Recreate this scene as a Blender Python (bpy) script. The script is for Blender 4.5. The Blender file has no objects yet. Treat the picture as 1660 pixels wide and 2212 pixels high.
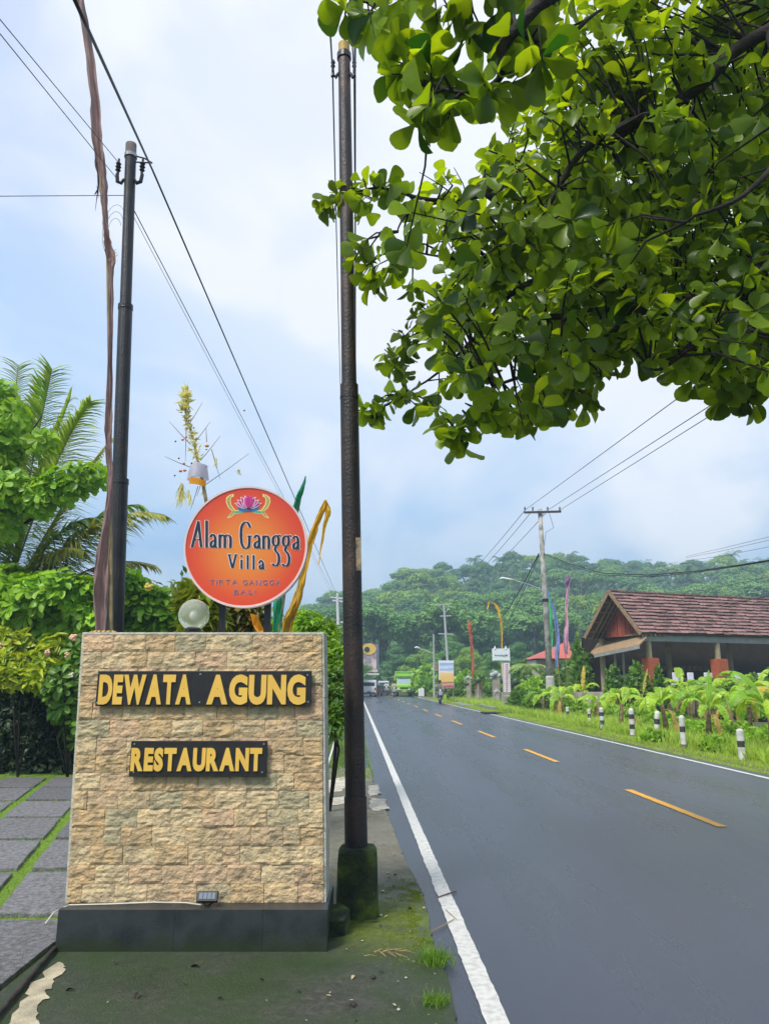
import bpy, bmesh, math, random
import numpy as np
from mathutils import Vector, Matrix, noise as mnoise
R = math.radians
rng = np.random.default_rng(7)
random.seed(7)
SC = bpy.context.scene
COL = SC.collection

# ------------------------------------------------------------------ camera
CAM_H = 1.6
PITCH = 12.99
cam_d = bpy.data.cameras.new('camera')
cam = bpy.data.objects.new('camera', cam_d)
COL.objects.link(cam)
cam.location = (0, 0, CAM_H)
cam.rotation_euler = (R(90 + PITCH), 0, 0)
cam_d.sensor_fit = 'VERTICAL'
cam_d.sensor_height = 36.0
cam_d.lens = 1600 / 2212 * 36
cam_d.clip_start = 0.05
cam_d.clip_end = 5000
SC.camera = cam
# ------------------------------------------------------------------ exposure, colour
SC.view_settings.view_transform = 'Standard'
SC.view_settings.look = 'None'
SC.view_settings.exposure = 1.5
SC.view_settings.gamma = 1.0
SC.view_settings.use_curve_mapping = False
SC.render.engine = 'CYCLES'
SC.cycles.max_bounces = 7
SC.cycles.diffuse_bounces = 3
SC.cycles.glossy_bounces = 2
SC.cycles.transmission_bounces = 5
SC.cycles.volume_bounces = 0
SC.cycles.use_denoising = True
# ------------------------------------------------------------------ sun
SUN_EL, SUN_AZ = 52, 218           # azimuth clockwise from +Y: behind the camera, to the left
sun_d = bpy.data.lights.new('sun', 'SUN')
sun = bpy.data.objects.new('sun', sun_d)
COL.objects.link(sun)
sun_d.energy = 1.5
sun_d.angle = R(14)
sun_d.color = (1.0, 0.96, 0.9)
sd = Vector((math.sin(R(SUN_AZ)) * math.cos(R(SUN_EL)), math.cos(R(SUN_AZ)) * math.cos(R(SUN_EL)), math.sin(R(SUN_EL))))
sun.rotation_euler = sd.to_track_quat('Z', 'Y').to_euler()
# ------------------------------------------------------------------ sky
world = bpy.data.worlds.new('World')
SC.world = world
world.use_nodes = True
nt = world.node_tree
nt.nodes.clear()
def N(nt, t, **kw):
    n = nt.nodes.new(t)
    for k, v in kw.items():
        setattr(n, k, v)
    return n
def ramp(nt, stops, interp='LINEAR'):
    n = nt.nodes.new('ShaderNodeValToRGB')
    n.color_ramp.interpolation = interp
    e = n.color_ramp.elements
    while len(e) > 1:
        e.remove(e[-1])
    e[0].position = stops[0][0]
    e[0].color = (*stops[0][1], 1)
    for p, c in stops[1:]:
        x = e.new(p)
        x.color = (*c, 1)
    return n
SKY_GAIN = 0.37
out = N(nt, 'ShaderNodeOutputWorld')
tc = N(nt, 'ShaderNodeTexCoord')
sky = N(nt, 'ShaderNodeTexSky', sky_type='NISHITA')
sky.sun_disc = False
sky.sun_elevation = R(SUN_EL)
sky.sun_rotation = R(SUN_AZ)
sky.air_density = 1.2
sky.dust_density = 2.0
bg_sky = N(nt, 'ShaderNodeBackground')
bg_sky.inputs['Strength'].default_value = 0.05
nt.links.new(sky.outputs[0], bg_sky.inputs['Color'])
sep = N(nt, 'ShaderNodeSeparateXYZ')
nt.links.new(tc.outputs['Generated'], sep.inputs[0])
# overcast sheet: blue-grey low down, pale lavender white higher up
elev = ramp(nt, [(0.0, (.23, .43, .78)), (.10, (.25, .48, .86)), (.22, (.37, .63, 1.02)), (.38, (.54, .76, 1.10)), (.6, (.64, .77, 1.05)), (.78, (.70, .80, 1.05)), (1.0, (1.2, 1.3, 1.5))])
nt.links.new(sep.outputs['Z'], elev.inputs[0])
mp = N(nt, 'ShaderNodeMapping')
mp.inputs['Scale'].default_value = (1.0, 1.0, 1.6)
mp.inputs['Location'].default_value = (3.1, 0.4, 0.2)
nt.links.new(tc.outputs['Generated'], mp.inputs[0])
nz = N(nt, 'ShaderNodeTexNoise')
nz.inputs['Scale'].default_value = 3.0
nz.inputs['Detail'].default_value = 7
nz.inputs['Roughness'].default_value = 0.5
nz.inputs['Distortion'].default_value = 0.4
nt.links.new(mp.outputs[0], nz.inputs['Vector'])
cl = ramp(nt, [(.38, (0, 0, 0)), (.62, (1, 1, 1))])
cl.color_ramp.interpolation = 'EASE'
nt.links.new(nz.outputs['Fac'], cl.inputs[0])
def dirmask(px, py, c0, c1):
    v = Vector(((px - 830), 1600 * math.cos(R(PITCH)) - (1106 - py) * math.sin(R(PITCH)), (1106 - py) * math.cos(R(PITCH)) + 1600 * math.sin(R(PITCH)))).normalized()
    d = N(nt, 'ShaderNodeVectorMath', operation='DOT_PRODUCT')
    nt.links.new(tc.outputs['Generated'], d.inputs[0])
    d.inputs[1].default_value = v
    r = N(nt, 'ShaderNodeMapRange', interpolation_type='SMOOTHSTEP')
    r.inputs['From Min'].default_value = c0
    r.inputs['From Max'].default_value = c1
    nt.links.new(d.outputs['Value'], r.inputs['Value'])
    return r.outputs[0]
def math2(op, a, b):
    m = N(nt, 'ShaderNodeMath', operation=op)
    for i, x in enumerate((a, b)):
        if isinstance(x, (int, float)):
            m.inputs[i].default_value = x
        else:
            nt.links.new(x, m.inputs[i])
    return m.outputs[0]
hot = dirmask(930, 330, .86, .995)                   # where the sun pushes through the cloud sheet
puff = dirmask(1520, 1040, .990, .9992)              # the low white cloud over the far roof
nz2 = N(nt, 'ShaderNodeTexNoise')
nz2.inputs['Scale'].default_value = 14
nz2.inputs['Detail'].default_value = 5
nt.links.new(tc.outputs['Generated'], nz2.inputs['Vector'])
puff = math2('MULTIPLY', puff, math2('ADD', nz2.outputs['Fac'], -.12))
fac = math2('ADD', math2('MULTIPLY', cl.outputs[0], .62), math2('ADD', math2('MULTIPLY', hot, .74), math2('MULTIPLY', puff, 1.3)))
fac.node.use_clamp = True
mixc = N(nt, 'ShaderNodeMix', data_type='RGBA')
nt.links.new(fac, mixc.inputs['Factor'])
nt.links.new(elev.outputs[0], mixc.inputs['A'])
mixc.inputs['B'].default_value = (1.08, 1.10, 1.18, 1)
bg_cl = N(nt, 'ShaderNodeBackground')
bg_cl.inputs['Strength'].default_value = SKY_GAIN
nt.links.new(mixc.outputs['Result'], bg_cl.inputs['Color'])
mixs = N(nt, 'ShaderNodeMixShader')
mixs.inputs[0].default_value = .88
nt.links.new(bg_sky.outputs[0], mixs.inputs[1])
nt.links.new(bg_cl.outputs[0], mixs.inputs[2])
nt.links.new(mixs.outputs[0], out.inputs[0])

# ------------------------------------------------------------------ helpers
CP, SP = math.cos(R(PITCH)), math.sin(R(PITCH))
def at(px, py, D):
    """point at forward distance D metres seen at photo position (px, py) (1660 x 2212 grid)"""
    v = 1106 - py
    fw = 1600 * CP - v * SP
    return Vector((D * (px - 830) / fw, D, CAM_H + D * (v * CP + 1600 * SP) / fw))
def gr(px, py, z=0.0):
    v = 1106 - py
    up = v * CP + 1600 * SP
    fw = 1600 * CP - v * SP
    D = (z - CAM_H) / (up / fw)
    return Vector((D * (px - 830) / fw, D, z))
RD = Vector((-.0378, 1, 0)).normalized()
RN = Vector((RD.y, -RD.x, 0))
def rp(X, s, z=0.0):
    p = RN * X + RD * s
    return Vector((p.x, p.y, z))

class MB:
    def __init__(s):
        s.v, s.f = [], []
    def add(s, vs, fs):
        b = len(s.v)
        s.v += [tuple(v) for v in vs]
        s.f += [tuple(i + b for i in f) for f in fs]
        return s
    def box(s, c, d, rz=0, M=None):
        hx, hy, hz = d[0] / 2, d[1] / 2, d[2] / 2
        vs = [Vector((x, y, z)) for z in (-hz, hz) for x, y in ((-hx, -hy), (hx, -hy), (hx, hy), (-hx, hy))]
        if M is None:
            M = Matrix.Rotation(rz, 3, 'Z')
        vs = [M @ v + Vector(c) for v in vs]
        return s.add(vs, [(0, 3, 2, 1), (4, 5, 6, 7), (0, 1, 5, 4), (1, 2, 6, 5), (2, 3, 7, 6), (3, 0, 4, 7)])
    def beam(s, a, b, w, h):
        a, b = Vector(a), Vector(b)
        d = b - a
        q = d.to_track_quat('X', 'Z').to_matrix()
        return s.box((a + b) / 2, (d.length, w, h), M=q)
    def tube(s, pts, rad, n=8, flat=1.0, caps=True):
        pts = [Vector(p) for p in pts]
        m = len(pts)
        if not hasattr(rad, '__len__'):
            rad = [rad] * m
        b = len(s.v)
        ref = None
        for i, p in enumerate(pts):
            t = (pts[min(i + 1, m - 1)] - pts[max(i - 1, 0)]).normalized()
            if ref is None:
                ref = Vector((0, 0, 1)) if abs(t.z) < .9 else Vector((1, 0, 0))
            u = t.cross(ref).normalized()
            w = u.cross(t).normalized()
            ref = w
            for k in range(n):
                a = 2 * math.pi * k / n
                s.v.append(tuple(p + u * math.cos(a) * rad[i] + w * math.sin(a) * rad[i] * flat))
        for i in range(m - 1):
            for k in range(n):
                a0, a1 = b + i * n + k, b + i * n + (k + 1) % n
                s.f.append((a0, a1, a1 + n, a0 + n))
        if caps:
            s.f.append(tuple(b + k for k in range(n))[::-1])
            s.f.append(tuple(b + (m - 1) * n + k for k in range(n)))
        return s
    def lathe(s, prof, c=(0, 0, 0), n=16):
        c = Vector(c)
        return s.tube([c + Vector((0, 0, z)) for r, z in prof], [max(r, 1e-4) for r, z in prof], n)
    def sphere(s, c, r, n=12, m=8, sq=1.0):
        c = Vector(c)
        pr = [(r * math.sin(math.pi * i / m), -r * sq * math.cos(math.pi * i / m)) for i in range(m + 1)]
        return s.lathe(pr, c, n)
    def prism(s, poly, y0, y1, plane='XZ'):
        """polygon extruded; plane XZ: poly (x,z) from y0 to y1"""
        n = len(poly)
        if plane == 'XZ':
            vs = [(x, y0, z) for x, z in poly] + [(x, y1, z) for x, z in poly]
        elif plane == 'YZ':
            vs = [(y0, y, z) for y, z in poly] + [(y1, y, z) for y, z in poly]
        else:
            vs = [(x, y, y0) for x, y in poly] + [(x, y, y1) for x, y in poly]
        fs = [tuple(range(n)), tuple(range(2 * n - 1, n - 1, -1))]
        fs += [(i, i + n, (i + 1) % n + n, (i + 1) % n) for i in range(n)]
        return s.add(vs, fs)

def mesh_of(name, vs, fs, mat, smooth=False, tint=None):
    me = bpy.data.meshes.new(name)
    me.from_pydata([tuple(v) for v in vs], [], fs)
    if mat:
        me.materials.append(mat)
    if smooth:
        me.polygons.foreach_set('use_smooth', [True] * len(me.polygons))
    if tint is not None:
        a = me.attributes.new('tint', 'FLOAT', 'POINT')
        a.data.foreach_set('value', np.asarray(tint, dtype=np.float32))
    me.update()
    return me
def tag(o, label=None, cat=None, group=None, kind=None):
    if label: o['label'] = label
    if cat: o['category'] = cat
    if group: o['group'] = group
    if kind: o['kind'] = kind
    return o
def origin_of(p):
    return Vector(p.location) if p is not None and p.parent is None else (origin_of(p.parent) + Vector(p.location) if p is not None else Vector((0, 0, 0)))
def obj(name, mb, mat, parent=None, smooth=False, world=True, tint=None, bevel=0, fix=True):
    """one mesh object; vertices given in world space unless world=False"""
    me = mb if isinstance(mb, bpy.types.Mesh) else None
    if me is None:
        vs = mb.v
        if parent is not None and world:
            o0 = origin_of(parent)
            vs = [(x - o0.x, y - o0.y, z - o0.z) for x, y, z in vs]
        me = mesh_of(name, vs, mb.f, mat, smooth, tint)
        if fix:
            bm = bmesh.new(); bm.from_mesh(me)
            bmesh.ops.recalc_face_normals(bm, faces=bm.faces)
            bm.to_mesh(me); bm.free()
    o = bpy.data.objects.new(name, me)
    COL.objects.link(o)
    if parent is not None:
        o.parent = parent
    if bevel:
        m = o.modifiers.new('bevel', 'BEVEL'); m.width = bevel; m.segments = 2; m.limit_method = 'ANGLE'
    return o
def thing(name, label, cat, loc=(0, 0, 0), group=None, rz=0):
    o = bpy.data.objects.new(name, None)
    o.empty_display_size = .2
    COL.objects.link(o)
    o.location = loc
    o.rotation_euler = (0, 0, rz)
    return tag(o, label, cat, group)
def struct(name, mb, mat, smooth=False, tint=None):
    return tag(obj(name, mb, mat, None, smooth, tint=tint), kind='structure')
def dup(root, loc, rz=0, label=None, scale=None):
    r = root.copy(); COL.objects.link(r); r.location = loc; r.rotation_euler = (0, 0, rz)
    if label: r['label'] = label
    if scale is not None: r.scale = scale
    for ch in list(root.children):
        c = ch.copy(); COL.objects.link(c); c.parent = r
        for g in list(ch.children):
            d = g.copy(); COL.objects.link(d); d.parent = c
    return r

# ------------------------------------------------------------------ leaf instancing by numpy
def unit(a):
    return a / np.maximum(np.linalg.norm(a, axis=-1, keepdims=True), 1e-9)
def scatter(T, F, P, A, Nn, L, W, tint=None):
    """template verts T (x across, y along, z up), faces F; placed at P along A with normal Nn"""
    P, A, Nn = np.asarray(P, float), unit(np.asarray(A, float)), np.asarray(Nn, float)
    X = unit(np.cross(A, Nn)); Z = np.cross(X, A)
    T = np.asarray(T, float)
    n, k = len(P), len(T)
    L = np.broadcast_to(np.asarray(L, float), (n,)); W = np.broadcast_to(np.asarray(W, float), (n,))
    Zs = rng.uniform(.1, 2.2, (n, 1, 1))
    V = (P[:, None] + X[:, None] * (T[None, :, 0:1] * W[:, None, None]) + A[:, None] * (T[None, :, 1:2] * L[:, None, None])
         + Z[:, None] * (T[None, :, 2:3] * L[:, None, None]) * Zs)
    V = V.reshape(-1, 3)
    Fa = []
    out_f = []
    for f in F:
        f = np.asarray(f)
        out_f.append((np.arange(n)[:, None] * k + f[None]).tolist())
    fs = [tuple(x) for g in out_f for x in g]
    t = np.zeros(n) if tint is None else np.asarray(tint)
    return V, fs, np.repeat(t, k)
def scatter_obj(name, T, F, P, A, Nn, L, W, tint, mat, parent=None, kind='stuff', smooth=False):
    V, fs, t = scatter(T, F, P, A, Nn, L, W, tint)
    if parent is not None:
        o0 = origin_of(parent); V = V - np.array(o0)
    me = mesh_of(name, V.tolist(), fs, mat, smooth, t)
    o = bpy.data.objects.new(name, me); COL.objects.link(o)
    if parent is not None: o.parent = parent
    if kind: o['kind'] = kind
    return o
def scatter_leaves(T, F, P, A, Nn, L, W, tint, mat, parent, name='leaf', cap=290, stuff_name='foliage'):
    """the leaves that show largest become parts, the rest one stuff part"""
    P = np.asarray(P, float); A = unit(np.asarray(A, float)); Nn = np.asarray(Nn, float)
    n = len(P)
    L = np.broadcast_to(np.asarray(L, float), (n,)).copy(); W = np.broadcast_to(np.asarray(W, float), (n,)).copy()
    tint = np.asarray(tint)
    dist = np.linalg.norm(P - np.array((0, 0, CAM_H)), axis=1)
    infr = (np.abs(P[:, 0]) < P[:, 1] * .55) & (P[:, 1] > .5)
    order = np.argsort(-(L / dist) * np.where(infr, 1, .1))
    big, rest = order[:cap], order[cap:]
    base = mesh_of(name, T, [tuple(f) for f in F], mat, True, np.zeros(len(T)))
    o0 = np.array(origin_of(parent))
    X = unit(np.cross(A, Nn)); Z = np.cross(X, A)
    Zc = rng.uniform(.1, 2.3, n)
    for i in big:
        o = bpy.data.objects.new(name, base); COL.objects.link(o); o.parent = parent
        p = P[i] - o0
        o.matrix_basis = Matrix(((X[i][0] * W[i], A[i][0] * L[i], Z[i][0] * L[i] * Zc[i], p[0]), (X[i][1] * W[i], A[i][1] * L[i], Z[i][1] * L[i] * Zc[i], p[1]),
                                 (X[i][2] * W[i], A[i][2] * L[i], Z[i][2] * L[i] * Zc[i], p[2]), (0, 0, 0, 1)))
    if len(rest):
        scatter_obj(stuff_name, T, F, P[rest], A[rest], Nn[rest], L[rest], W[rest], tint[rest], mat, parent, smooth=True)

# leaf templates
def leaf_template(prof, bend=.12, fold=.1):
    """prof: (t along, half width); returns verts, faces of a folded, drooping blade"""
    T, F = [], []
    for i, (t, w) in enumerate(prof):
        z = -bend * t * t
        if w < 1e-4:
            T.append((0, t, z))
        else:
            T += [(-w, t, z + fold * w), (0, t, z), (w, t, z + fold * w)]
    # build faces
    idx = []
    k = 0
    for t, w in prof:
        if w < 1e-4:
            idx.append((k,)); k += 1
        else:
            idx.append((k, k + 1, k + 2)); k += 3
    for a, b in zip(idx, idx[1:]):
        if len(a) == 1 and len(b) == 3:
            F += [(a[0], b[1], b[0]), (a[0], b[2], b[1])]
        elif len(a) == 3 and len(b) == 1:
            F += [(a[0], a[1], b[0]), (a[1], a[2], b[0])]
        else:
            F += [(a[0], a[1], b[1], b[0]), (a[1], a[2], b[2], b[1])]
    return T, F
OBOV = leaf_template([(0, 0), (.10, .05), (.28, .15), (.48, .31), (.66, .44), (.80, .48), (.91, .41), (.975, .25), (1, .0)], .16, .22)
LANCE = leaf_template([(0, 0), (.2, .3), (.5, .5), (.8, .32), (1, 0)], .25, .3)
SMALL = ([(0, 0, 0), (-.5, .45, .05), (0, 1, -.1), (.5, .45, .05)], [(0, 3, 2, 1)])
BLADE = ([(-.5, 0, 0), (.5, 0, 0), (.3, .6, .0), (-.3, .6, .0), (0, 1, -.15)], [(0, 1, 2, 3), (3, 2, 4)])
CLUMP = ([(-.5, 0, 0), (.1, -.1, .15), (.5, .35, 0), (.25, .9, -.1), (-.35, .75, .12)], [(0, 1, 2), (0, 2, 4), (4, 2, 3)])

# ------------------------------------------------------------------ materials
def M(name, c1, c2=None, scale=5, rough=.6, bump=0, bscale=None, spec=.5, metallic=0, detail=6, rnd=0, coat=0, lo=.35, hi=.65, c3=None):
    m = bpy.data.materials.new(name); m.use_nodes = True
    nt = m.node_tree; b = nt.nodes['Principled BSDF']
    b.inputs['Roughness'].default_value = rough
    b.inputs['Metallic'].default_value = metallic
    b.inputs['Specular IOR Level'].default_value = spec
    b.inputs['Coat Weight'].default_value = coat
    if c2 is None:
        c2 = tuple(x * .82 for x in c1)
    tc = N(nt, 'ShaderNodeTexCoord')
    nz = N(nt, 'ShaderNodeTexNoise'); nz.inputs['Scale'].default_value = scale; nz.inputs['Detail'].default_value = detail
    nt.links.new(tc.outputs['Object'], nz.inputs['Vector'])
    stops = [(lo, c1), (hi, c2)] if c3 is None else [(lo, c1), ((lo + hi) / 2, c2), (hi, c3)]
    rp_ = ramp(nt, stops)
    nt.links.new(nz.outputs['Fac'], rp_.inputs[0])
    colr = rp_.outputs[0]
    if rnd:
        oi = N(nt, 'ShaderNodeObjectInfo')
        hs = N(nt, 'ShaderNodeHueSaturation')
        mr = N(nt, 'ShaderNodeMapRange'); mr.inputs['To Min'].default_value = 1 - rnd; mr.inputs['To Max'].default_value = 1 + rnd
        nt.links.new(oi.outputs['Random'], mr.inputs['Value'])
        nt.links.new(mr.outputs[0], hs.inputs['Value'])
        nt.links.new(colr, hs.inputs['Color'])
        colr = hs.outputs[0]
    nt.links.new(colr, b.inputs['Base Color'])
    if bump:
        n2 = N(nt, 'ShaderNodeTexNoise'); n2.inputs['Scale'].default_value = bscale or scale * 4; n2.inputs['Detail'].default_value = 8
        nt.links.new(tc.outputs['Object'], n2.inputs['Vector'])
        bp = N(nt, 'ShaderNodeBump'); bp.inputs['Strength'].default_value = bump; bp.inputs['Distance'].default_value = .02
        nt.links.new(n2.outputs['Fac'], bp.inputs['Height'])
        nt.links.new(bp.outputs[0], b.inputs['Normal'])
    return m
def leafmat(name, c1, c2, trans=.35, rough=.45, tcol=None, spec=.4):
    """leaf: colour varies from c1 to c2 by leaf (tint attribute + object random)"""
    m = bpy.data.materials.new(name); m.use_nodes = True
    nt = m.node_tree; b = nt.nodes['Principled BSDF']; o = nt.nodes['Material Output']
    b.inputs['Roughness'].default_value = rough; b.inputs['Specular IOR Level'].default_value = spec
    at_ = N(nt, 'ShaderNodeAttribute', attribute_name='tint')
    oi = N(nt, 'ShaderNodeObjectInfo')
    ad = N(nt, 'ShaderNodeMath', operation='ADD')
    nt.links.new(at_.outputs['Fac'], ad.inputs[0]); nt.links.new(oi.outputs['Random'], ad.inputs[1])
    fr = N(nt, 'ShaderNodeMath', operation='PINGPONG'); fr.inputs[1].default_value = 1
    nt.links.new(ad.outputs[0], fr.inputs[0])
    r_ = ramp(nt, [(0, c1), (1, c2)])
    nt.links.new(fr.outputs[0], r_.inputs[0])
    nz = N(nt, 'ShaderNodeTexNoise'); nz.inputs['Scale'].default_value = 1.6; nz.inputs['Detail'].default_value = 5; nz.inputs['Roughness'].default_value = .7
    hs = N(nt, 'ShaderNodeHueSaturation'); mr = N(nt, 'ShaderNodeMapRange'); mr.inputs['From Min'].default_value = .3; mr.inputs['From Max'].default_value = .7; mr.inputs['To Min'].default_value = .62; mr.inputs['To Max'].default_value = 1.35
    g = N(nt, 'ShaderNodeNewGeometry')
    nt.links.new(g.outputs['Position'], nz.inputs['Vector'])
    nt.links.new(nz.outputs['Fac'], mr.inputs['Value']); nt.links.new(mr.outputs[0], hs.inputs['Value']); nt.links.new(r_.outputs[0], hs.inputs['Color'])
    nt.links.new(hs.outputs[0], b.inputs['Base Color'])
    t = N(nt, 'ShaderNodeBsdfTranslucent')
    mixc = N(nt, 'ShaderNodeMix', data_type='RGBA', blend_type='MULTIPLY'); mixc.inputs['Factor'].default_value = 1
    nt.links.new(hs.outputs[0], mixc.inputs['A']); mixc.inputs['B'].default_value = (*(tcol or (1.6, 1.5, .5)), 1)
    nt.links.new(mixc.outputs['Result'], t.inputs['Color'])
    mx = N(nt, 'ShaderNodeMixShader'); mx.inputs[0].default_value = trans
    nt.links.new(b.outputs[0], mx.inputs[1]); nt.links.new(t.outputs[0], mx.inputs[2]); nt.links.new(mx.outputs[0], o.inputs['Surface'])
    return m
def flat(name, c, rough=.5, spec=.5, metallic=0):
    return M(name, c, tuple(x * .88 for x in c), 8, rough, spec=spec, metallic=metallic)
# ================================================================== SETTING
def smooth(t):
    t = min(1, max(0, t)); return t * t * (3 - 2 * t)
SKYL = [(-400, 1330), (300, 1420), (560, 1400), (640, 1340), (720, 1285), (790, 1290), (830, 1262), (900, 1228), (960, 1214), (1050, 1208), (1100, 1200), (1180, 1198), (1250, 1188),
        (1330, 1212), (1400, 1216), (1500, 1208), (1600, 1212), (1660, 1206), (2400, 1200)]
def skyT(px):
    px = min(2400, max(-400, px))
    for (a, b), (c, d) in zip(SKYL, SKYL[1:]):
        if a <= px <= c:
            y = b + (d - b) * (px - a) / (c - a); break
    v = 1106 - y
    return (v * CP + 1600 * SP) / (1600 * CP - v * SP)
TREE_H = 11.5
def hill(x, y):
    if y < 105: return 0.0
    px = 830 + 1640 * x / y
    Dr = 300 + 60 * smooth((760 - px) / 300)
    top = Dr * skyT(px) + CAM_H - TREE_H
    t = (y - 105) / (Dr - 105)
    h = top * smooth(t * .92 + .0) if t < 1.08 else top * (1 - .25 * smooth((t - 1.08) / 1.5))
    h += 2.2 * mnoise.noise(Vector((x * .018, y * .018, 3.3))) * smooth(t * 3)
    return max(h, 0)
g = MB()
xs = sorted(set([-1000, -700, -500, -400] + list(range(-320, 321, 10)) + [400, 500, 700, 1000]))
ys = [-900, -500, -200, -60, 0, 40, 80] + list(range(105, 460, 9)) + [500, 600, 750, 950]
for y in ys:
    for x in xs:
        g.v.append((x, y, hill(x, y) - .06))
nx = len(xs)
for j in range(len(ys) - 1):
    for i in range(nx - 1):
        a = j * nx + i
        g.f.append((a, a + 1, a + nx + 1, a + nx))
struct('ground', g, M('soil_and_grass', (.05, .085, .018), (.085, .075, .035), 1.5, .95, .4, 30), smooth=True)

# ---- road
def asphalt():
    m = bpy.data.materials.new('asphalt'); m.use_nodes = True
    nt = m.node_tree; b = nt.nodes['Principled BSDF']
    tc = N(nt, 'ShaderNodeTexCoord')
    n1 = N(nt, 'ShaderNodeTexNoise'); n1.inputs['Scale'].default_value = 170; n1.inputs['Detail'].default_value = 4
    nt.links.new(tc.outputs['Object'], n1.inputs[0])
    mp = N(nt, 'ShaderNodeMapping'); mp.inputs['Scale'].default_value = (1.1, .10, 1); mp.inputs['Rotation'].default_value = (0, 0, -.0378)
    nt.links.new(tc.outputs['Object'], mp.inputs[0])
    n2 = N(nt, 'ShaderNodeTexNoise'); n2.inputs['Scale'].default_value = 1.3; n2.inputs['Detail'].default_value = 6; n2.inputs['Roughness'].default_value = .62
    nt.links.new(mp.outputs[0], n2.inputs[0])
    r1 = ramp(nt, [(.3, (.014, .018, .032)), (.72, (.046, .054, .086))]); nt.links.new(n1.outputs['Fac'], r1.inputs[0])
    r2 = ramp(nt, [(.32, (.74, .75, .80)), (.68, (1.22, 1.24, 1.28))]); nt.links.new(n2.outputs['Fac'], r2.inputs[0])
    mx = N(nt, 'ShaderNodeMix', data_type='RGBA', blend_type='MULTIPLY'); mx.inputs['Factor'].default_value = 1
    nt.links.new(r1.outputs[0], mx.inputs['A']); nt.links.new(r2.outputs[0], mx.inputs['B'])
    nt.links.new(mx.outputs['Result'], b.inputs['Base Color'])
    sx_ = N(nt, 'ShaderNodeSeparateXYZ'); nt.links.new(tc.outputs['Object'], sx_.inputs[0])
    def mm(op, a, bb):
        q = N(nt, 'ShaderNodeMath', operation=op)
        for i_, z_ in enumerate((a, bb)):
            if isinstance(z_, (int, float)): q.inputs[i_].default_value = z_
            else: nt.links.new(z_, q.inputs[i_])
        return q.outputs[0]
    trk = mm('COSINE', mm('MULTIPLY', mm('ADD', mm('MULTIPLY_ADD', sx_.outputs['Y'], .0378) if False else mm('ADD', sx_.outputs['X'], mm('MULTIPLY', sx_.outputs['Y'], .0378)), -1.55), 3.6), 0)
    hv = N(nt, 'ShaderNodeHueSaturation'); nt.links.new(mm('ADD', mm('MULTIPLY', trk, .10), 1.0), hv.inputs['Value']); nt.links.new(mx.outputs['Result'], hv.inputs['Color'])
    nt.links.new(hv.outputs[0], b.inputs['Base Color'])
    r3 = ramp(nt, [(.35, (.24,) * 3), (.65, (.34,) * 3)]); nt.links.new(n2.outputs['Fac'], r3.inputs[0])
    nt.links.new(r3.outputs[0], b.inputs['Roughness'])
    b.inputs['Specular IOR Level'].default_value = .8
    bp = N(nt, 'ShaderNodeBump'); bp.inputs['Strength'].default_value = .28; bp.inputs['Distance'].default_value = .01
    nt.links.new(n1.outputs['Fac'], bp.inputs['Height']); nt.links.new(bp.outputs[0], b.inputs['Normal'])
    return m
road_m = MB()
S = [-30, -10, 0] + [1 + i * .5 for i in range(60)] + [32 + 4 * i for i in range(32)]
for i, s in enumerate(S):
    wob = .03 * mnoise.noise(Vector((s * 1.7, 0, 0))) + .02 * mnoise.noise(Vector((s * 6, 0, 5)))
    wob2 = .05 * mnoise.noise(Vector((s * 1.1, 9, 0)))
    bend = -0.0016 * max(0, s - 100) ** 2
    xl = .47 - .015 * s if s < 14 else .30
    road_m.v += [tuple(rp(-.1 + bend, s, 0)), tuple(rp(4.1 + bend, s, .004)), tuple(rp(7.38 + wob2 + bend, s, 0))]
for i in range(len(S) - 1):
    for k in range(2):
        a = i * 3 + k
        road_m.f.append((a, a + 1, a + 4, a + 3))
road = struct('road', road_m, asphalt())
paint_w = M('white_road_paint', (.62, .61, .57), (.40, .40, .38), 22, .6, .2, 160, lo=.42, hi=.75)
paint_y = M('yellow_road_paint', (.72, .36, .025), (.52, .27, .03), 20, .6, .2, 160, lo=.42, hi=.75)
def line_strip(x0, x1, s0, s1, z, step, rag):
    m = MB(); n = max(1, int((s1 - s0) / step))
    for i in range(n + 1):
        s = s0 + (s1 - s0) * i / n
        r = rag * (1 if s < 14 else .4)
        zz = z + .004 * (1 - abs((x0 + x1) / 2 - 4.1) / 4.2)
        m.v += [tuple(rp(x0 + r * mnoise.noise(Vector((s * 9, x0, 0))) * 1.2, s, zz)), tuple(rp(x1 + r * mnoise.noise(Vector((s * 9, x1, 4))), s, zz))]
    m.f = [(2 * i, 2 * i + 1, 2 * i + 3, 2 * i + 2) for i in range(n)]
    return m
obj('edge_line', line_strip(.64, .755, 2, 100, .005, .05, .009), paint_w, road)
obj('edge_line', line_strip(7.02, 7.13, 6, 100, .005, .2, .02), paint_w, road)
for k in range(13):
    s = 8.85 + 7.08 * k
    obj('lane_dash', line_strip(4.11, 4.23, s, s + 3.0, .006, .1, .01), paint_y, road)

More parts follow.
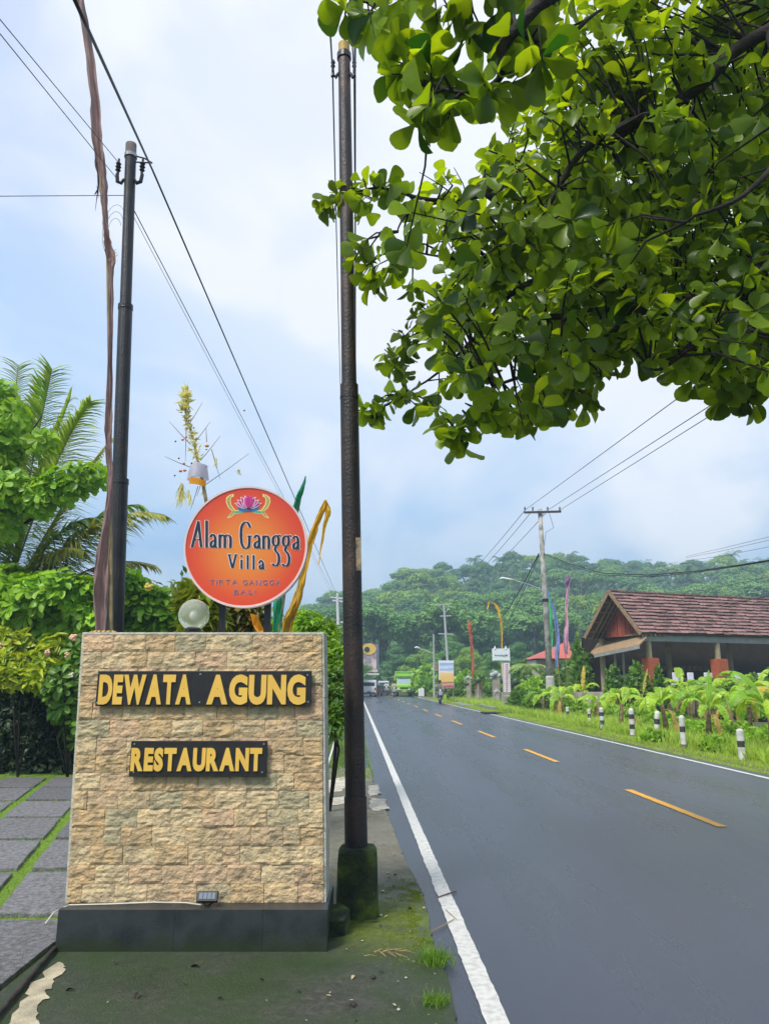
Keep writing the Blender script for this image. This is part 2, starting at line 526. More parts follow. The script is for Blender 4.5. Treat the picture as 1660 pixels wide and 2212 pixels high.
# ---- forecourt pad
def moss_concrete():
    m = bpy.data.materials.new('mossy_wet_concrete'); m.use_nodes = True
    nt = m.node_tree; b = nt.nodes['Principled BSDF']
    tc = N(nt, 'ShaderNodeTexCoord')
    def noise(s, d=6, r=.55, seed=0):
        n = N(nt, 'ShaderNodeTexNoise'); n.inputs['Scale'].default_value = s; n.inputs['Detail'].default_value = d; n.inputs['Roughness'].default_value = r
        mp = N(nt, 'ShaderNodeMapping'); mp.inputs['Location'].default_value = (seed, seed * .7, 0)
        nt.links.new(tc.outputs['Object'], mp.inputs[0]); nt.links.new(mp.outputs[0], n.inputs[0]); return n.outputs['Fac']
    conc = ramp(nt, [(.3, (.022, .027, .024)), (.5, (.055, .056, .044)), (.72, (.13, .115, .085))])
    nt.links.new(noise(26, 9, .7), conc.inputs[0])
    # far end of the pad is drier and paler, near end wet and dark (by place)
    sp = N(nt, 'ShaderNodeSeparateXYZ'); nt.links.new(tc.outputs['Object'], sp.inputs[0])
    mr = N(nt, 'ShaderNodeMapRange'); mr.inputs['From Min'].default_value = 5.6; mr.inputs['From Max'].default_value = 7.6
    nt.links.new(sp.outputs['Y'], mr.inputs['Value'])
    dry = ramp(nt, [(.3, (.13, .115, .08)), (.7, (.27, .24, .175))]); nt.links.new(noise(14, 9, .7, 3), dry.inputs[0])
    m1 = N(nt, 'ShaderNodeMix', data_type='RGBA'); nt.links.new(mr.outputs[0], m1.inputs['Factor']); nt.links.new(conc.outputs[0], m1.inputs['A']); nt.links.new(dry.outputs[0], m1.inputs['B'])
    # bright moss cushions
    c = gr(860, 2010); 
    d = N(nt, 'ShaderNodeVectorMath', operation='DISTANCE'); nt.links.new(tc.outputs['Object'], d.inputs[0]); d.inputs[1].default_value = (c.x - .02, c.y + .12, 0)
    mk = N(nt, 'ShaderNodeMapRange', interpolation_type='SMOOTHSTEP'); mk.inputs['From Min'].default_value = .9; mk.inputs['From Max'].default_value = .1; nt.links.new(d.outputs['Value'], mk.inputs['Value'])
    def mth(op, a, bb):
        x = N(nt, 'ShaderNodeMath', operation=op); x.use_clamp = True
        for i, q in enumerate((a, bb)):
            if isinstance(q, (int, float)): x.inputs[i].default_value = q
            else: nt.links.new(q, x.inputs[i])
        return x.outputs[0]
    n3 = noise(5, 8, .65, 1)
    nr = ramp(nt, [(.36, (0,) * 3), (.60, (1,) * 3)]); nt.links.new(n3, nr.inputs[0])
    film = ramp(nt, [(.36, (.1,) * 3), (.60, (.85,) * 3)]); nt.links.new(noise(1.6, 8, .62, 8), film.inputs[0])
    notdry = mth('SUBTRACT', 1.0, mth('MULTIPLY', mr.outputs[0], .75))
    m2 = N(nt, 'ShaderNodeMix', data_type='RGBA'); nt.links.new(mth('MULTIPLY', film.outputs[0], notdry), m2.inputs['Factor']); nt.links.new(m1.outputs['Result'], m2.inputs['A']); m2.inputs['B'].default_value = (.028, .060, .010, 1)
    m3 = N(nt, 'ShaderNodeMix', data_type='RGBA'); nt.links.new(mth('MULTIPLY', mk.outputs[0], mth('ADD', nr.outputs[0], .35)), m3.inputs['Factor']); nt.links.new(m2.outputs['Result'], m3.inputs['A'])
    mc = ramp(nt, [(.3, (.07, .11, .006)), (.7, (.17, .22, .010))]); nt.links.new(noise(30, 6, .6, 5), mc.inputs[0]); nt.links.new(mc.outputs[0], m3.inputs['B'])
    nt.links.new(m3.outputs['Result'], b.inputs['Base Color'])
    rr = ramp(nt, [(.35, (.34,) * 3), (.6, (.8,) * 3)]); nt.links.new(noise(2.3, 5, .5, 12), rr.inputs[0]); nt.links.new(rr.outputs[0], b.inputs['Roughness'])
    bp = N(nt, 'ShaderNodeBump'); bp.inputs['Strength'].default_value = .9; bp.inputs['Distance'].default_value = .02
    nt.links.new(noise(60, 8, .7, 2), bp.inputs['Height']); nt.links.new(bp.outputs[0], b.inputs['Normal'])
    return m
pad_pts_r = [(1010, 2400), (985, 2212), (970, 2132), (948, 2070), (932, 2032), (925, 1985), (914, 1939), (893, 1895), (870, 1852), (852, 1800), (836, 1760), (822, 1726), (806, 1700), (803, 1680), (798, 1660)]
edge = [gr(x, y) for x, y in pad_pts_r]
fine = []
for a, b in zip(edge, edge[1:]):
    n = max(2, int((b - a).length / .05))
    for i in range(n):
        p = a.lerp(b, i / n)
        p.x += .022 * mnoise.noise(Vector((p.y * 14, 1, 0))) + .012 * mnoise.noise(Vector((p.y * 40, 4, 0)))
        fine.append(p)
pm = MB()
ZP = .016
for p in fine:
    pm.v += [(p.x, p.y, -.02), (p.x, p.y, ZP), (-2.02, p.y, ZP)]
n = len(fine)
for i in range(n - 1):
    a = 3 * i
    pm.f += [(a, a + 3, a + 4, a + 1), (a + 1, a + 4, a + 5, a + 2)]
pad = struct('pavement', pm, moss_concrete())
def patch(pts, z, jit=.03, sub=6, seed=0):
    P = [gr(x, y) for x, y in pts]; m = MB(); out = []
    for a, b in zip(P, P[1:] + P[:1]):
        for i in range(sub):
            p = a.lerp(b, i / sub)
            out.append((p.x + jit * mnoise.noise(Vector((p.x * 13 + seed, p.y * 13, 0))), p.y + jit * mnoise.noise(Vector((p.x * 13, p.y * 13, 7 + seed))), z))
    m.v = out; m.f = [tuple(range(len(out)))]
    return m
pale = M('pale_cement', (.50, .44, .30), (.30, .26, .18), 9, .9, .5, 70)
lime = M('spilt_lime', (.62, .57, .46), (.36, .32, .25), 9, .9, .4, 60)
obj('cement_patch', patch([(10, 2230), (60, 2150), (118, 2088), (134, 2094), (122, 2130), (96, 2150), (98, 2176), (78, 2200), (92, 2230)], ZP + .005, .06), pale, pad)
for k, pts in enumerate([[(795, 1700), (816, 1698), (822, 1716), (806, 1722), (797, 1724)], [(800, 1726), (832, 1730), (836, 1750), (816, 1756), (800, 1752)],
                         [(706, 1688), (742, 1680), (760, 1690), (735, 1712), (706, 1716)], [(700, 1730), (748, 1722), (752, 1738), (702, 1746)]]):
    obj('lime_patch', patch(pts, ZP + .005, .05, seed=k * 5), lime, pad)

# ---- slab yard on the left
turf = M('turf_joint', (.10, .19, .012), (.16, .26, .02), 14, .95, .6, 80)
ym = MB(); ym.v = [(-14, 1.5, -.01), (-2.03, 1.5, -.01), (-2.03, 14.6, -.01), (-14, 14.6, -.01)]; ym.f = [(0, 1, 2, 3)]
yard = struct('paved_yard', ym, turf)
slab_mat = M('weathered_paving', (.25, .24, .25), (.15, .145, .15), 30, .7, 1.0, 90, rnd=.25, c3=(.075, .09, .035), lo=.36, hi=.74)
d1 = Vector((-.262, .965, 0)).normalized(); d2 = Vector((1, .03, 0)).normalized()
# crossing point of one turf line and one joint is taken from the ground at (-73, 1818)
O0 = gr(-73, 1818)
ROW = 1.36
for i in range(-5, 9):
    for j in range(-8, 7):
        w, l = .84, 1.36
        gapx, gapy = .13, .15
        c0 = O0 + d2 * (i * w) + d1 * (j * l)
        cor = [c0 + d2 * gapx / 2 + d1 * gapy / 2, c0 + d2 * (w - gapx / 2) + d1 * gapy / 2, c0 + d2 * (w - gapx / 2) + d1 * (l - gapy / 2), c0 + d2 * gapx / 2 + d1 * (l - gapy / 2)]
        mid = (cor[0] + cor[2]) / 2
        if mid.x < -8.5 or mid.y < 2.6 or mid.y > 13.5: continue
        if max(c.x for c in cor) > -2.05:
            if min(c.x for c in cor) > -2.2: continue
            ok = []
            # clip against the pad edge
            for a, b in zip(cor, cor[1:] + cor[:1]):
                if a.x <= -2.06: ok.append(a)
                if (a.x <= -2.06) != (b.x <= -2.06):
                    t = (-2.06 - a.x) / (b.x - a.x); ok.append(a.lerp(b, t))
            cor = ok
        if len(cor) < 3: continue
        dz = random.uniform(-.006, .006)
        out = []
        for a, b in zip(cor, cor[1:] + cor[:1]):
            for q in range(4):
                p = a.lerp(b, q / 4); jx = .012 * mnoise.noise(p * 7)
                out.append((p.x + jx, p.y + jx))
        m = MB().prism(out, -.02, .022 + dz, 'XY')
        obj('paving_slab', m, slab_mat, yard, bevel=.006)
# turf blades in the joints
pts = []
while len(pts) < 14000:
    i = random.randint(-5, 8); j = random.randint(-8, 6)
    if random.random() < .66:
        p = O0 + d2 * (i * .84 + random.gauss(0, .055)) + d1 * ((j + random.random()) * 1.36)
    else:
        p = O0 + d2 * ((i + random.random()) * .84) + d1 * (j * 1.36 + random.gauss(0, .05))
    if -8 < p.x < -2.1 and 2.8 < p.y < 14.5: pts.append(p)
P = np.array([(p.x, p.y, 0) for p in pts])
A = np.column_stack([rng.normal(0, .5, len(P)), rng.normal(0, .5, len(P)), np.full(len(P), 1)])
grass_mat = leafmat('grass', (.10, .22, .02), (.22, .38, .03), .3, .6)
hgt = np.where(rng.random(len(P)) < .02, rng.uniform(.06, .14, len(P)), rng.uniform(.015, .045, len(P)))
tag(scatter_obj('grass', *BLADE, P, A, rng.normal(0, 1, (len(P), 3)), hgt, .006 + 0 * hgt, rng.random(len(P)), grass_mat), 'short bright grass growing in the joints of the yard paving', 'grass')
# kerb rod: dark steel edging between yard and cement
ek = MB()
a_, b_ = gr(-30, 2238), gr(118, 2062)
pk = [a_.lerp(b_, t / 10) + Vector((0, 0, .035 + .006 * (t % 2))) for t in range(11)]
ek.tube(pk, [.014] * 11, 8)
tag(obj('edging_bar', ek, M('rusty_edging', (.05, .038, .03), (.02, .02, .018), 30, .8, .8, 90)), 'dark rusted edging bar between the yard paving and cement patch', 'edging')

# ================================================================== SIGN WALL
YW = 5.13
wall = thing('sign_wall', 'stone-faced restaurant sign wall on a dark slab plinth beside the road', 'sign wall', (at(420, 1951, YW).x, YW, 0))
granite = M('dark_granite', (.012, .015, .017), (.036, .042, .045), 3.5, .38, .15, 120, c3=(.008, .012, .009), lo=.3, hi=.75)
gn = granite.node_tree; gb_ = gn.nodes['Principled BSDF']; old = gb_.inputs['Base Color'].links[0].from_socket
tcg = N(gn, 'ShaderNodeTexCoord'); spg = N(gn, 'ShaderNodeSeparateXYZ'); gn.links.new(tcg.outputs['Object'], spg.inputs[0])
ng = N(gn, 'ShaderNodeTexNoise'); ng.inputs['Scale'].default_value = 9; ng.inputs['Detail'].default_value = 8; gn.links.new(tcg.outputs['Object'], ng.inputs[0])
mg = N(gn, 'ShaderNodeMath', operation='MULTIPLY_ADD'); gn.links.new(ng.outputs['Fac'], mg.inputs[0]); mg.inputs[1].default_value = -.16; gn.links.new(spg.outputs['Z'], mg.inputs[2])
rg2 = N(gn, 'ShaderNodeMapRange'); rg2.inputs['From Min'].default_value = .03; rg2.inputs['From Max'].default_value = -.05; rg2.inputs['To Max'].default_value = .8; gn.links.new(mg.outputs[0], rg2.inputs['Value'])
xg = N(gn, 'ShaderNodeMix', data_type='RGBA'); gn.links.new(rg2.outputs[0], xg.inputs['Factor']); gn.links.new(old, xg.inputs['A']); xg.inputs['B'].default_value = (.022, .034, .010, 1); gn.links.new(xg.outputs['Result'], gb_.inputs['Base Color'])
bl, br = at(118, 2060, 4.96).x, at(706, 2060, 4.96).x
sw = (br - bl) / 3
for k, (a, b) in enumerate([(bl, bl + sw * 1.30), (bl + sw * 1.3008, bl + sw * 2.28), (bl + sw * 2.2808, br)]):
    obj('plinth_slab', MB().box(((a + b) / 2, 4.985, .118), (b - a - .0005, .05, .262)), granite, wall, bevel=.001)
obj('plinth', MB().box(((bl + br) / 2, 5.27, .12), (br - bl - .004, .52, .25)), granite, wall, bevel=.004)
XL0, XR0 = at(145.5, 1951, YW).x, at(699, 1951, YW).x
Z0, Z1 = .2455, 1.925
def shear(x, z): return x - .026 * (z - Z0)
core = MB()
core.prism([(XL0 + .004, Z0 - .1), (XR0 - .004, Z0 - .1), (shear(XR0, Z1) - .004, Z1 - .006), (shear(XL0, Z1) + .004, Z1 - .006)], YW + .012, YW + .30)
obj('core', core, M('cement_core', (.20, .19, .16), (.13, .125, .11), 18, .9, .4, 80), wall)
trim_m = M('cement_trim', (.60, .56, .46), (.42, .40, .33), 16, .85, .4, 70)
for xs_, nm in ((XL0, -1), (XR0, 1)):
    for i in range(8):
        za, zb = Z0 + (Z1 - Z0) * i / 8, Z0 + (Z1 - Z0) * (i + 1) / 8 - .003
        xo = xs_ + nm * .007 + random.uniform(-.002, .002)
        m = MB().prism([(shear(xo - .008, za), za), (shear(xo + .008, za), za), (shear(xo + .008, zb), zb), (shear(xo - .008, zb), zb)], YW - .002, YW + .31)
        obj('side_tile', m, trim_m, wall)
obj('cap', MB().prism([(shear(XL0 - .014, Z1), Z1 - .004), (shear(XR0 + .014, Z1), Z1 - .004), (shear(XR0 + .014, Z1), Z1 + .012), (shear(XL0 - .014, Z1), Z1 + .012)], YW - .004, YW + .315), trim_m, wall, bevel=.003)
def splitstone():
    m = bpy.data.materials.new('split_sandstone'); m.use_nodes = True
    nt = m.node_tree; b = nt.nodes['Principled BSDF']; b.inputs['Roughness'].default_value = .85; b.inputs['Specular IOR Level'].default_value = .25
    oi = N(nt, 'ShaderNodeObjectInfo'); tc = N(nt, 'ShaderNodeTexCoord')
    r1 = ramp(nt, [(0, (.60, .43, .235)), (.16, (.66, .49, .28)), (.34, (.50, .42, .26)), (.42, (.63, .45, .27)), (.58, (.69, .53, .31)), (.76, (.56, .46, .28)), (.82, (.65, .45, .28)), (.93, (.60, .42, .23))], 'CONSTANT')
    nt.links.new(oi.outputs['Random'], r1.inputs[0])
    n1 = N(nt, 'ShaderNodeTexNoise'); n1.inputs['Scale'].default_value = 11; n1.inputs['Detail'].default_value = 9; n1.inputs['Roughness'].default_value = .65
    nt.links.new(tc.outputs['Object'], n1.inputs[0])
    r2 = ramp(nt, [(.32, (.58, .60, .58)), (.5, (1, 1, 1)), (.7, (1.3, 1.22, 1.08))]); nt.links.new(n1.outputs['Fac'], r2.inputs[0])
    mx = N(nt, 'ShaderNodeMix', data_type='RGBA', blend_type='MULTIPLY'); mx.inputs['Factor'].default_value = 1
    nt.links.new(r1.outputs[0], mx.inputs['A']); nt.links.new(r2.outputs[0], mx.inputs['B'])
    n3 = N(nt, 'ShaderNodeTexNoise'); n3.inputs['Scale'].default_value = 4.3; n3.inputs['Detail'].default_value = 6
    nt.links.new(tc.outputs['Object'], n3.inputs[0])
    r3 = ramp(nt, [(.52, (0,) * 3), (.7, (.55,) * 3)]); nt.links.new(n3.outputs['Fac'], r3.inputs[0])
    m2 = N(nt, 'ShaderNodeMix', data_type='RGBA'); nt.links.new(r3.outputs[0], m2.inputs['Factor']); nt.links.new(mx.outputs['Result'], m2.inputs['A']); m2.inputs['B'].default_value = (.33, .28, .18, 1)
    nt.links.new(m2.outputs['Result'], b.inputs['Base Color'])
    n2 = N(nt, 'ShaderNodeTexNoise'); n2.inputs['Scale'].default_value = 34; n2.inputs['Detail'].default_value = 9; n2.inputs['Roughness'].default_value = .6
    nt.links.new(tc.outputs['Object'], n2.inputs[0])
    bp = N(nt, 'ShaderNodeBump'); bp.inputs['Strength'].default_value = 1.0; bp.inputs['Distance'].default_value = .03
    nt.links.new(n2.outputs['Fac'], bp.inputs['Height']); nt.links.new(bp.outputs[0], b.inputs['Normal'])
    return m
stone = splitstone()
NR = 15
rh = (Z1 - .006 - Z0) / NR
def stone_mesh(x0, x1, z0, z1, seed):
    m = MB(); nx, nz = max(4, int((x1 - x0) / .0175)), 7
    dep = random.uniform(-.004, .006)
    for j in range(nz + 1):
        for i in range(nx + 1):
            u, v = i / nx, j / nz
            x, z = x0 + (x1 - x0) * u, z0 + (z1 - z0) * v
            e = min(min(u, 1 - u) * (x1 - x0), min(v, 1 - v) * (z1 - z0))
            k = 1 if 0 < i < nx and 0 < j < nz else .72
            q = Vector((x * 16 + seed * 3.7, z * 34 + seed, seed))
            h = mnoise.ridged_multi_fractal(q * .5, 1.0, 2.1, 3, .9, 2.0) * .0065 + mnoise.noise(q * 1.3) * .008
            y = YW - .004 - k * max(0, dep + .006 + h)
            m.v.append((shear(x, z), y, z))
    for j in range(nz):
        for i in range(nx):
            a = j * (nx + 1) + i
            m.f.append((a, a + 1, a + nx + 2, a + nx + 1))
    # sides back to the core
    b = len(m.v); W_ = nx + 1
    loop = list(range(0, nx + 1)) + [j * W_ + nx for j in range(1, nz + 1)] + [nz * W_ + i for i in range(nx - 1, -1, -1)] + [j * W_ for j in range(nz - 1, 0, -1)]
    for i in loop:
        x, y, z = m.v[i]; m.v.append((x, YW + .012, z))
    n = len(loop)
    for i in range(n):
        m.f.append((loop[i], b + i, b + (i + 1) % n, loop[(i + 1) % n]))
    return m
k = 0
for r in range(NR):
    z0, z1 = Z0 + rh * r + .0009, Z0 + rh * (r + 1) - .0009
    x = XL0
    first = [.09, .21, .13, .17][(r * 3 + r // 4) % 4]
    while x < XR0 - .01:
        w = first if x == XL0 else random.choice([.205, .21, .20, .215, .208, .11])
        x1 = min(x + w, XR0)
        if XR0 - x1 < .05: x1 = XR0
        obj('stone', stone_mesh(x + .0011, x1 - .0011, z0, z1, k), stone, wall, fix=False); k += 1
        x = x1

# ---- name boards with letters
blackboard = M('board_black', (.012, .011, .012), (.02, .018, .018), 20, .45)
gold = M('gold_letter', (.84, .52, .095), (.76, .46, .08), 6, .42, spec=.4)
steel = flat('screw_steel', (.5, .5, .48), .35, metallic=.8)
def glyph(ch, bold, depth):
    cu = bpy.data.curves.new('letter', 'FONT'); cu.body = ch; cu.extrude = depth / 2; cu.offset = bold; cu.resolution_u = 4
    o = bpy.data.objects.new('tmp', cu); COL.objects.link(o)
    dg = bpy.context.evaluated_depsgraph_get()
    me = bpy.data.meshes.new_from_object(o.evaluated_get(dg))
    bpy.data.objects.remove(o); bpy.data.curves.remove(cu)
    return me
def word(s, x0, x1, z0, z1, y, mat, parent, bold=.0, depth=.008, name='letter', track=.04, shr=0):
    """letters facing -Y, fitted into the box"""
    gl = []
    for ch in s:
        me = glyph(ch, bold, 1.0)
        if len(me.vertices) == 0: gl.append((None, 0, .3, 0, .7)); continue
        vx = [v.co.x for v in me.vertices]; vy = [v.co.y for v in me.vertices]
        gl.append((me, min(vx), max(vx), min(vy), max(vy)))
    tot = sum(g[2] - g[1] for g in gl) + track * (len(gl) - 1)
    sx = (x1 - x0) / tot
    lo = 0; hi = max(g[4] for g in gl)
    sz = (z1 - z0) / (hi - lo)
    o0 = origin_of(parent); x = x0
    for me, a, b, c, d in gl:
        if me is not None:
            for v in me.vertices:
                X, Y, Z = v.co.x, v.co.y, v.co.z
                v.co = (x + (X - a) * sx - o0.x + shr * (Y * sz), y - Z * depth - o0.y, z0 + Y * sz - o0.z)
            me.materials.clear(); me.materials.append(mat); me.update()
            o = bpy.data.objects.new(name, me); COL.objects.link(o); o.parent = parent
        x += (b - a) * sx + track * sx
YB = YW - .055
def board(px0, py0, px1, py1, words, screws):
    a, b = at(px0, py1, YB), at(px1, py0, YB)
    o = obj('name_board', MB().box(((a.x + b.x) / 2, YB + .011, (a.z + b.z) / 2), (b.x - a.x, .02, b.z - a.z)), blackboard, wall, bevel=.002)
    for s, u0, v0, u1, v1 in words:
        p, q = at(u0, v1, YB), at(u1, v0, YB)
        word(s, p.x, q.x, p.z, q.z, YB - .004, gold, o, bold=.057, depth=.008, track=.045)
    for u, v in screws:
        p = at(u, v, YB)
        obj('screw', MB().tube([(p.x, YB + .002, p.z), (p.x, YB - .004, p.z)], .0055, 10), steel, o)
board(205.5, 1449.5, 673, 1525.5, [('DEWATA', 212, 1457, 416, 1517), ('AGUNG', 446, 1457, 661, 1517)],
      [(212, 1455), (433, 1456), (664, 1458), (210, 1518), (431, 1517), (665, 1516)])
board(278, 1600.5, 577.5, 1678, [('RESTAURANT', 282, 1615, 567, 1662)], [(291, 1607), (570, 1607), (289, 1668), (566, 1668)])

# ---- flood light with cable, frangipani petals on the cap
fl = thing('flood_light', 'small black flood light standing on the plinth below the stone wall', 'flood light', (at(448, 1953, 5.03).x, 5.03, .251))
c = at(449, 1937, 5.03)
blk = flat('black_metal', (.012, .012, .013), .4)
Mx = Matrix.Rotation(R(-28), 3, 'X')
obj('lamp_body', MB().box((c.x, 5.03, c.z), (.128, .035, .062), M=Mx), blk, fl, bevel=.004)
for i in range(4):
    obj('led_panel', MB().box(Vector((c.x, 5.03, c.z)) + Mx @ Vector(((i - 1.5) * .026, -.019, 0)), (.022, .004, .036), M=Mx), flat('lamp_glass', (.20, .23, .27), .15), fl)
obj('bracket', MB().tube([(c.x - .05, 5.035, c.z - .01), (c.x - .035, 5.035, .27), (c.x, 5.035, .254), (c.x + .035, 5.035, .27), (c.x + .05, 5.035, c.z - .01)], .005, 6).tube([(c.x, 5.035, .252), (c.x, 5.035, .262)], .02, 10), blk, fl)
cab = [at(u, v, 5.06) for u, v in [(118, 1985), (132, 1960), (150, 1955), (230, 1953), (330, 1949), (400, 1950), (436, 1955)]]
cab[0] = Vector((cab[0].x, 4.93, .18)); cab[1].y = 4.96
tag(obj('power_cable', MB().tube(cab, .0045, 6), flat('cable_ivory', (.62, .58, .47), .5)), 'ivory power cable lying along the plinth top to the flood light', 'cable')
pet = flat('petal_yellow', (.75, .47, .06), .6)
for i, (u, v) in enumerate([(206, 1366), (217, 1366), (229, 1366), (241, 1367)]):
    p = at(u, v, 5.22); p.z = Z1 + .014
    m = MB()
    for q in range(5):
        an = q * 1.257 + i
        m.tube([p + Vector((0, 0, .004)), p + Vector((math.cos(an) * .022, math.sin(an) * .022, .011)), p + Vector((math.cos(an) * .038, math.sin(an) * .038, .005))], [.004, .013, .004], 6, flat=.35)
    tag(obj('fallen_flower', m, pet, smooth=True), ['fallen yellow flower at the very corner of the wall cap', 'fallen yellow flower second from the corner of the wall cap', 'fallen yellow flower third from the corner of the wall cap', 'fallen yellow flower on the cap closest to the black pole'][i], 'flower', 'yellow flowers on the wall cap')

# ---- globe lamp
gc = at(419, 1328, 5.25)
gl_ = thing('globe_lamp', 'clear ribbed globe lamp on a black foot standing on the wall top', 'lamp', (gc.x, 5.25, Z1 + .012))
def globemat():
    m = bpy.data.materials.new('ribbed_acrylic'); m.use_nodes = True
    b = m.node_tree.nodes['Principled BSDF']; b.inputs['Base Color'].default_value = (.80, .84, .68, 1); b.inputs['Roughness'].default_value = .08
    b.inputs['Transmission Weight'].default_value = .72; b.inputs['IOR'].default_value = 1.12
    return m
rg = 33 / 1606 * 5.25
obj('globe', MB().lathe([(max(.02, (rg + (.0012 if i % 2 else -.0012)) * math.sin(math.pi * i / 28)), -rg * math.cos(math.pi * i / 28)) for i in range(1, 29)], gc, 28), globemat(), gl_, smooth=True)
obj('bulb', MB().sphere(gc + Vector((0, 0, -.01)), .028, 12, 8, 1.3), flat('opal', (.75, .75, .7), .3), gl_, smooth=True)
obj('lamp_foot', MB().lathe([(.062, Z1 + .012), (.062, Z1 + .024), (.045, Z1 + .03), (.045, gc.z - rg + .02), (.03, gc.z - rg + .028)], (gc.x, gc.y, 0), 20), blk, gl_)

# ---- round sign
YS = 5.34
rc = at(530.5, 1179.5, YS)
RS = 134.5 / 1602 * YS * 1.0
rs = thing('round_sign', 'round orange villa sign with lotus emblem on two black posts above the wall', 'sign', (rc.x, YS, Z1 + .012))
def disc_mat():
    m = bpy.data.materials.new('sign_print'); m.use_nodes = True
    nt = m.node_tree; b = nt.nodes['Principled BSDF']; b.inputs['Roughness'].default_value = .38
    tc = N(nt, 'ShaderNodeTexCoord'); mp = N(nt, 'ShaderNodeMapping'); mp.inputs['Location'].default_value = (0.0, 0, -(rc.z - Z1 - .012) + .02)
    nt.links.new(tc.outputs['Object'], mp.inputs[0])
    ln = N(nt, 'ShaderNodeVectorMath', operation='LENGTH'); nt.links.new(mp.outputs[0], ln.inputs[0])
    r_ = ramp(nt, [(0, (.80, .27, .035)), (.20, (.78, .20, .03)), (.36, (.72, .08, .02)), (.45, (.66, .05, .02))]); nt.links.new(ln.outputs['Value'], r_.inputs[0])
    nt.links.new(r_.outputs[0], b.inputs['Base Color']); return m
def ydisc(c, r, y0, y1, n=72):
    return MB().prism([(c.x + r * math.cos(2 * math.pi * i / n), c.z + r * math.sin(2 * math.pi * i / n)) for i in range(n)], y0, y1)
obj('box_body', ydisc(rc, RS, YS, YS + .09), flat('sign_rim_white', (.72, .70, .70), .35), rs, bevel=.004)
obj('face', ydisc(rc, RS - .012, YS - .002, YS + .001), disc_mat(), rs)
obj('rim', MB().add(*(lambda n=72: ([(rc.x + r_ * math.cos(2 * math.pi * i / n), y_, rc.z + r_ * math.sin(2 * math.pi * i / n)) for r_, y_ in ((RS - .013, YS - .001), (RS - .010, YS - .008), (RS + .003, YS - .008), (RS + .004, YS + .02)) for i in range(n)],
    [(k_ * n + i, k_ * n + (i + 1) % n, (k_ + 1) * n + (i + 1) % n, (k_ + 1) * n + i) for k_ in range(3) for i in range(n)]))()), flat('rim_paint', (.80, .60, .58), .35), rs)
for u in (476, 574.5):
    p = at(u, 1330, YS + .05)
    obj('post', MB().box((p.x, YS + .12, (Z1 + .01 + rc.z - .2) / 2), (.046, .046, rc.z - .2 - Z1 - .01)), blk, rs, bevel=.003)
def zc(x, y, yy):      # lettering grid used for the print on the sign
    return at(331.7 + x * .2666, 810.9 + y * .2666, yy)
def cat(pts, n=6):
    out = []
    P = [pts[0]] + list(pts) + [pts[-1]]
    for i in range(1, len(P) - 2):
        p0, p1, p2, p3 = [np.array(q, float) for q in P[i - 1:i + 3]]
        for k in range(n):
            t = k / n
            out.append(.5 * ((2 * p1) + (-p0 + p2) * t + (2 * p0 - 5 * p1 + 4 * p2 - p3) * t * t + (-p0 + 3 * p1 - 3 * p2 + p3) * t ** 3))
    out.append(np.array(P[-1], float)); return out
def nib(paths, w, t, yy, grow=0):
    m = MB(); e = 0
    for P, sm in paths:
        Q = cat(P) if sm else [np.array(p, float) for p in P]
        for a, b in zip(Q, Q[1:]):
            d = (b - a) / max(1e-6, np.linalg.norm(b - a)); a = a - d * grow * .6; b = b + d * grow * .6
            W_, T_ = w / 2 + grow, t / 2 + grow
            for ox, oy in ((W_, 0), (0, T_)):
                q = [zc(a[0] - ox, a[1] - oy, yy - e), zc(a[0] + ox, a[1] + oy, yy - e), zc(b[0] + ox, b[1] + oy, yy - e), zc(b[0] - ox, b[1] - oy, yy - e)]
                m.add(q, [(0, 1, 2, 3)]); e += .0000022
    return m
ink = flat('ink_navy', (.016, .018, .035), .4)
wht = flat('print_white', (.78, .78, .82), .4)
def a_(x, b, s=1.0, w=50):
    h = 110 * s; 
    return [([(x + 4, b - h + 22), (x + w * .45, b - h), (x + w - 8, b - h + 26), (x + w - 8, b - 6)], 1), ([(x + w - 8, b - h * .58), (x + 12, b - h * .42), (x + 8, b - 16), (x + w * .45, b - 2), (x + w - 8, b - 30)], 1), ([(x + w - 8, b - 10), (x + w + 4, b)], 0)]
def n_(x, b, w=42, h=108):
    return [([(x, b - h), (x, b)], 0), ([(x, b - h + 24), (x + w * .5, b - h + 2), (x + w, b - h + 26), (x + w, b)], 1)]
def g_(x, b):
    return [([(x + 26, b - 112), (x + 4, b - 92), (x + 2, b - 46), (x + 24, b - 24), (x + 44, b - 46), (x + 44, b - 92), (x + 26, b - 112)], 1), ([(x + 42, b - 104), (x + 58, b - 114)], 0),
            ([(x + 26, b - 22), (x + 18, b + 6), (x + 46, b + 50), (x + 46, b + 112), (x + 20, b + 138), (x - 4, b + 118)], 1)]
alam = [([(312, 1390), (362, 1190)], 0), ([(362, 1180), (386, 1390)], 0), ([(326, 1330), (376, 1330)], 0), ([(300, 1390), (324, 1390)], 0), ([(430, 1175), (430, 1395)], 0)] + a_(456, 1396) + n_(536, 1396, 40) + [([(576, 1310), (596, 1290), (622, 1312), (622, 1396)], 1)]
gangga = [([(782, 1232), (762, 1192), (735, 1190), (712, 1230), (708, 1300), (716, 1370), (742, 1402), (770, 1385), (776, 1330), (776, 1300)], 1), ([(756, 1300), (796, 1300)], 0)] + a_(812, 1402) + n_(890, 1404, 42) + g_(966, 1406) + g_(1048, 1408) + a_(1126, 1410)
villa = [([(612, 1452), (636, 1558)], 0), ([(640, 1560), (666, 1452)], 0), ([(600, 1452), (628, 1452)], 0), ([(655, 1452), (678, 1452)], 0), ([(712, 1492), (712, 1566)], 0), ([(712, 1456), (712, 1468)], 0), ([(762, 1456), (762, 1568)], 0), ([(810, 1456), (810, 1570)], 0)] + a_(850, 1572, .68, 44)
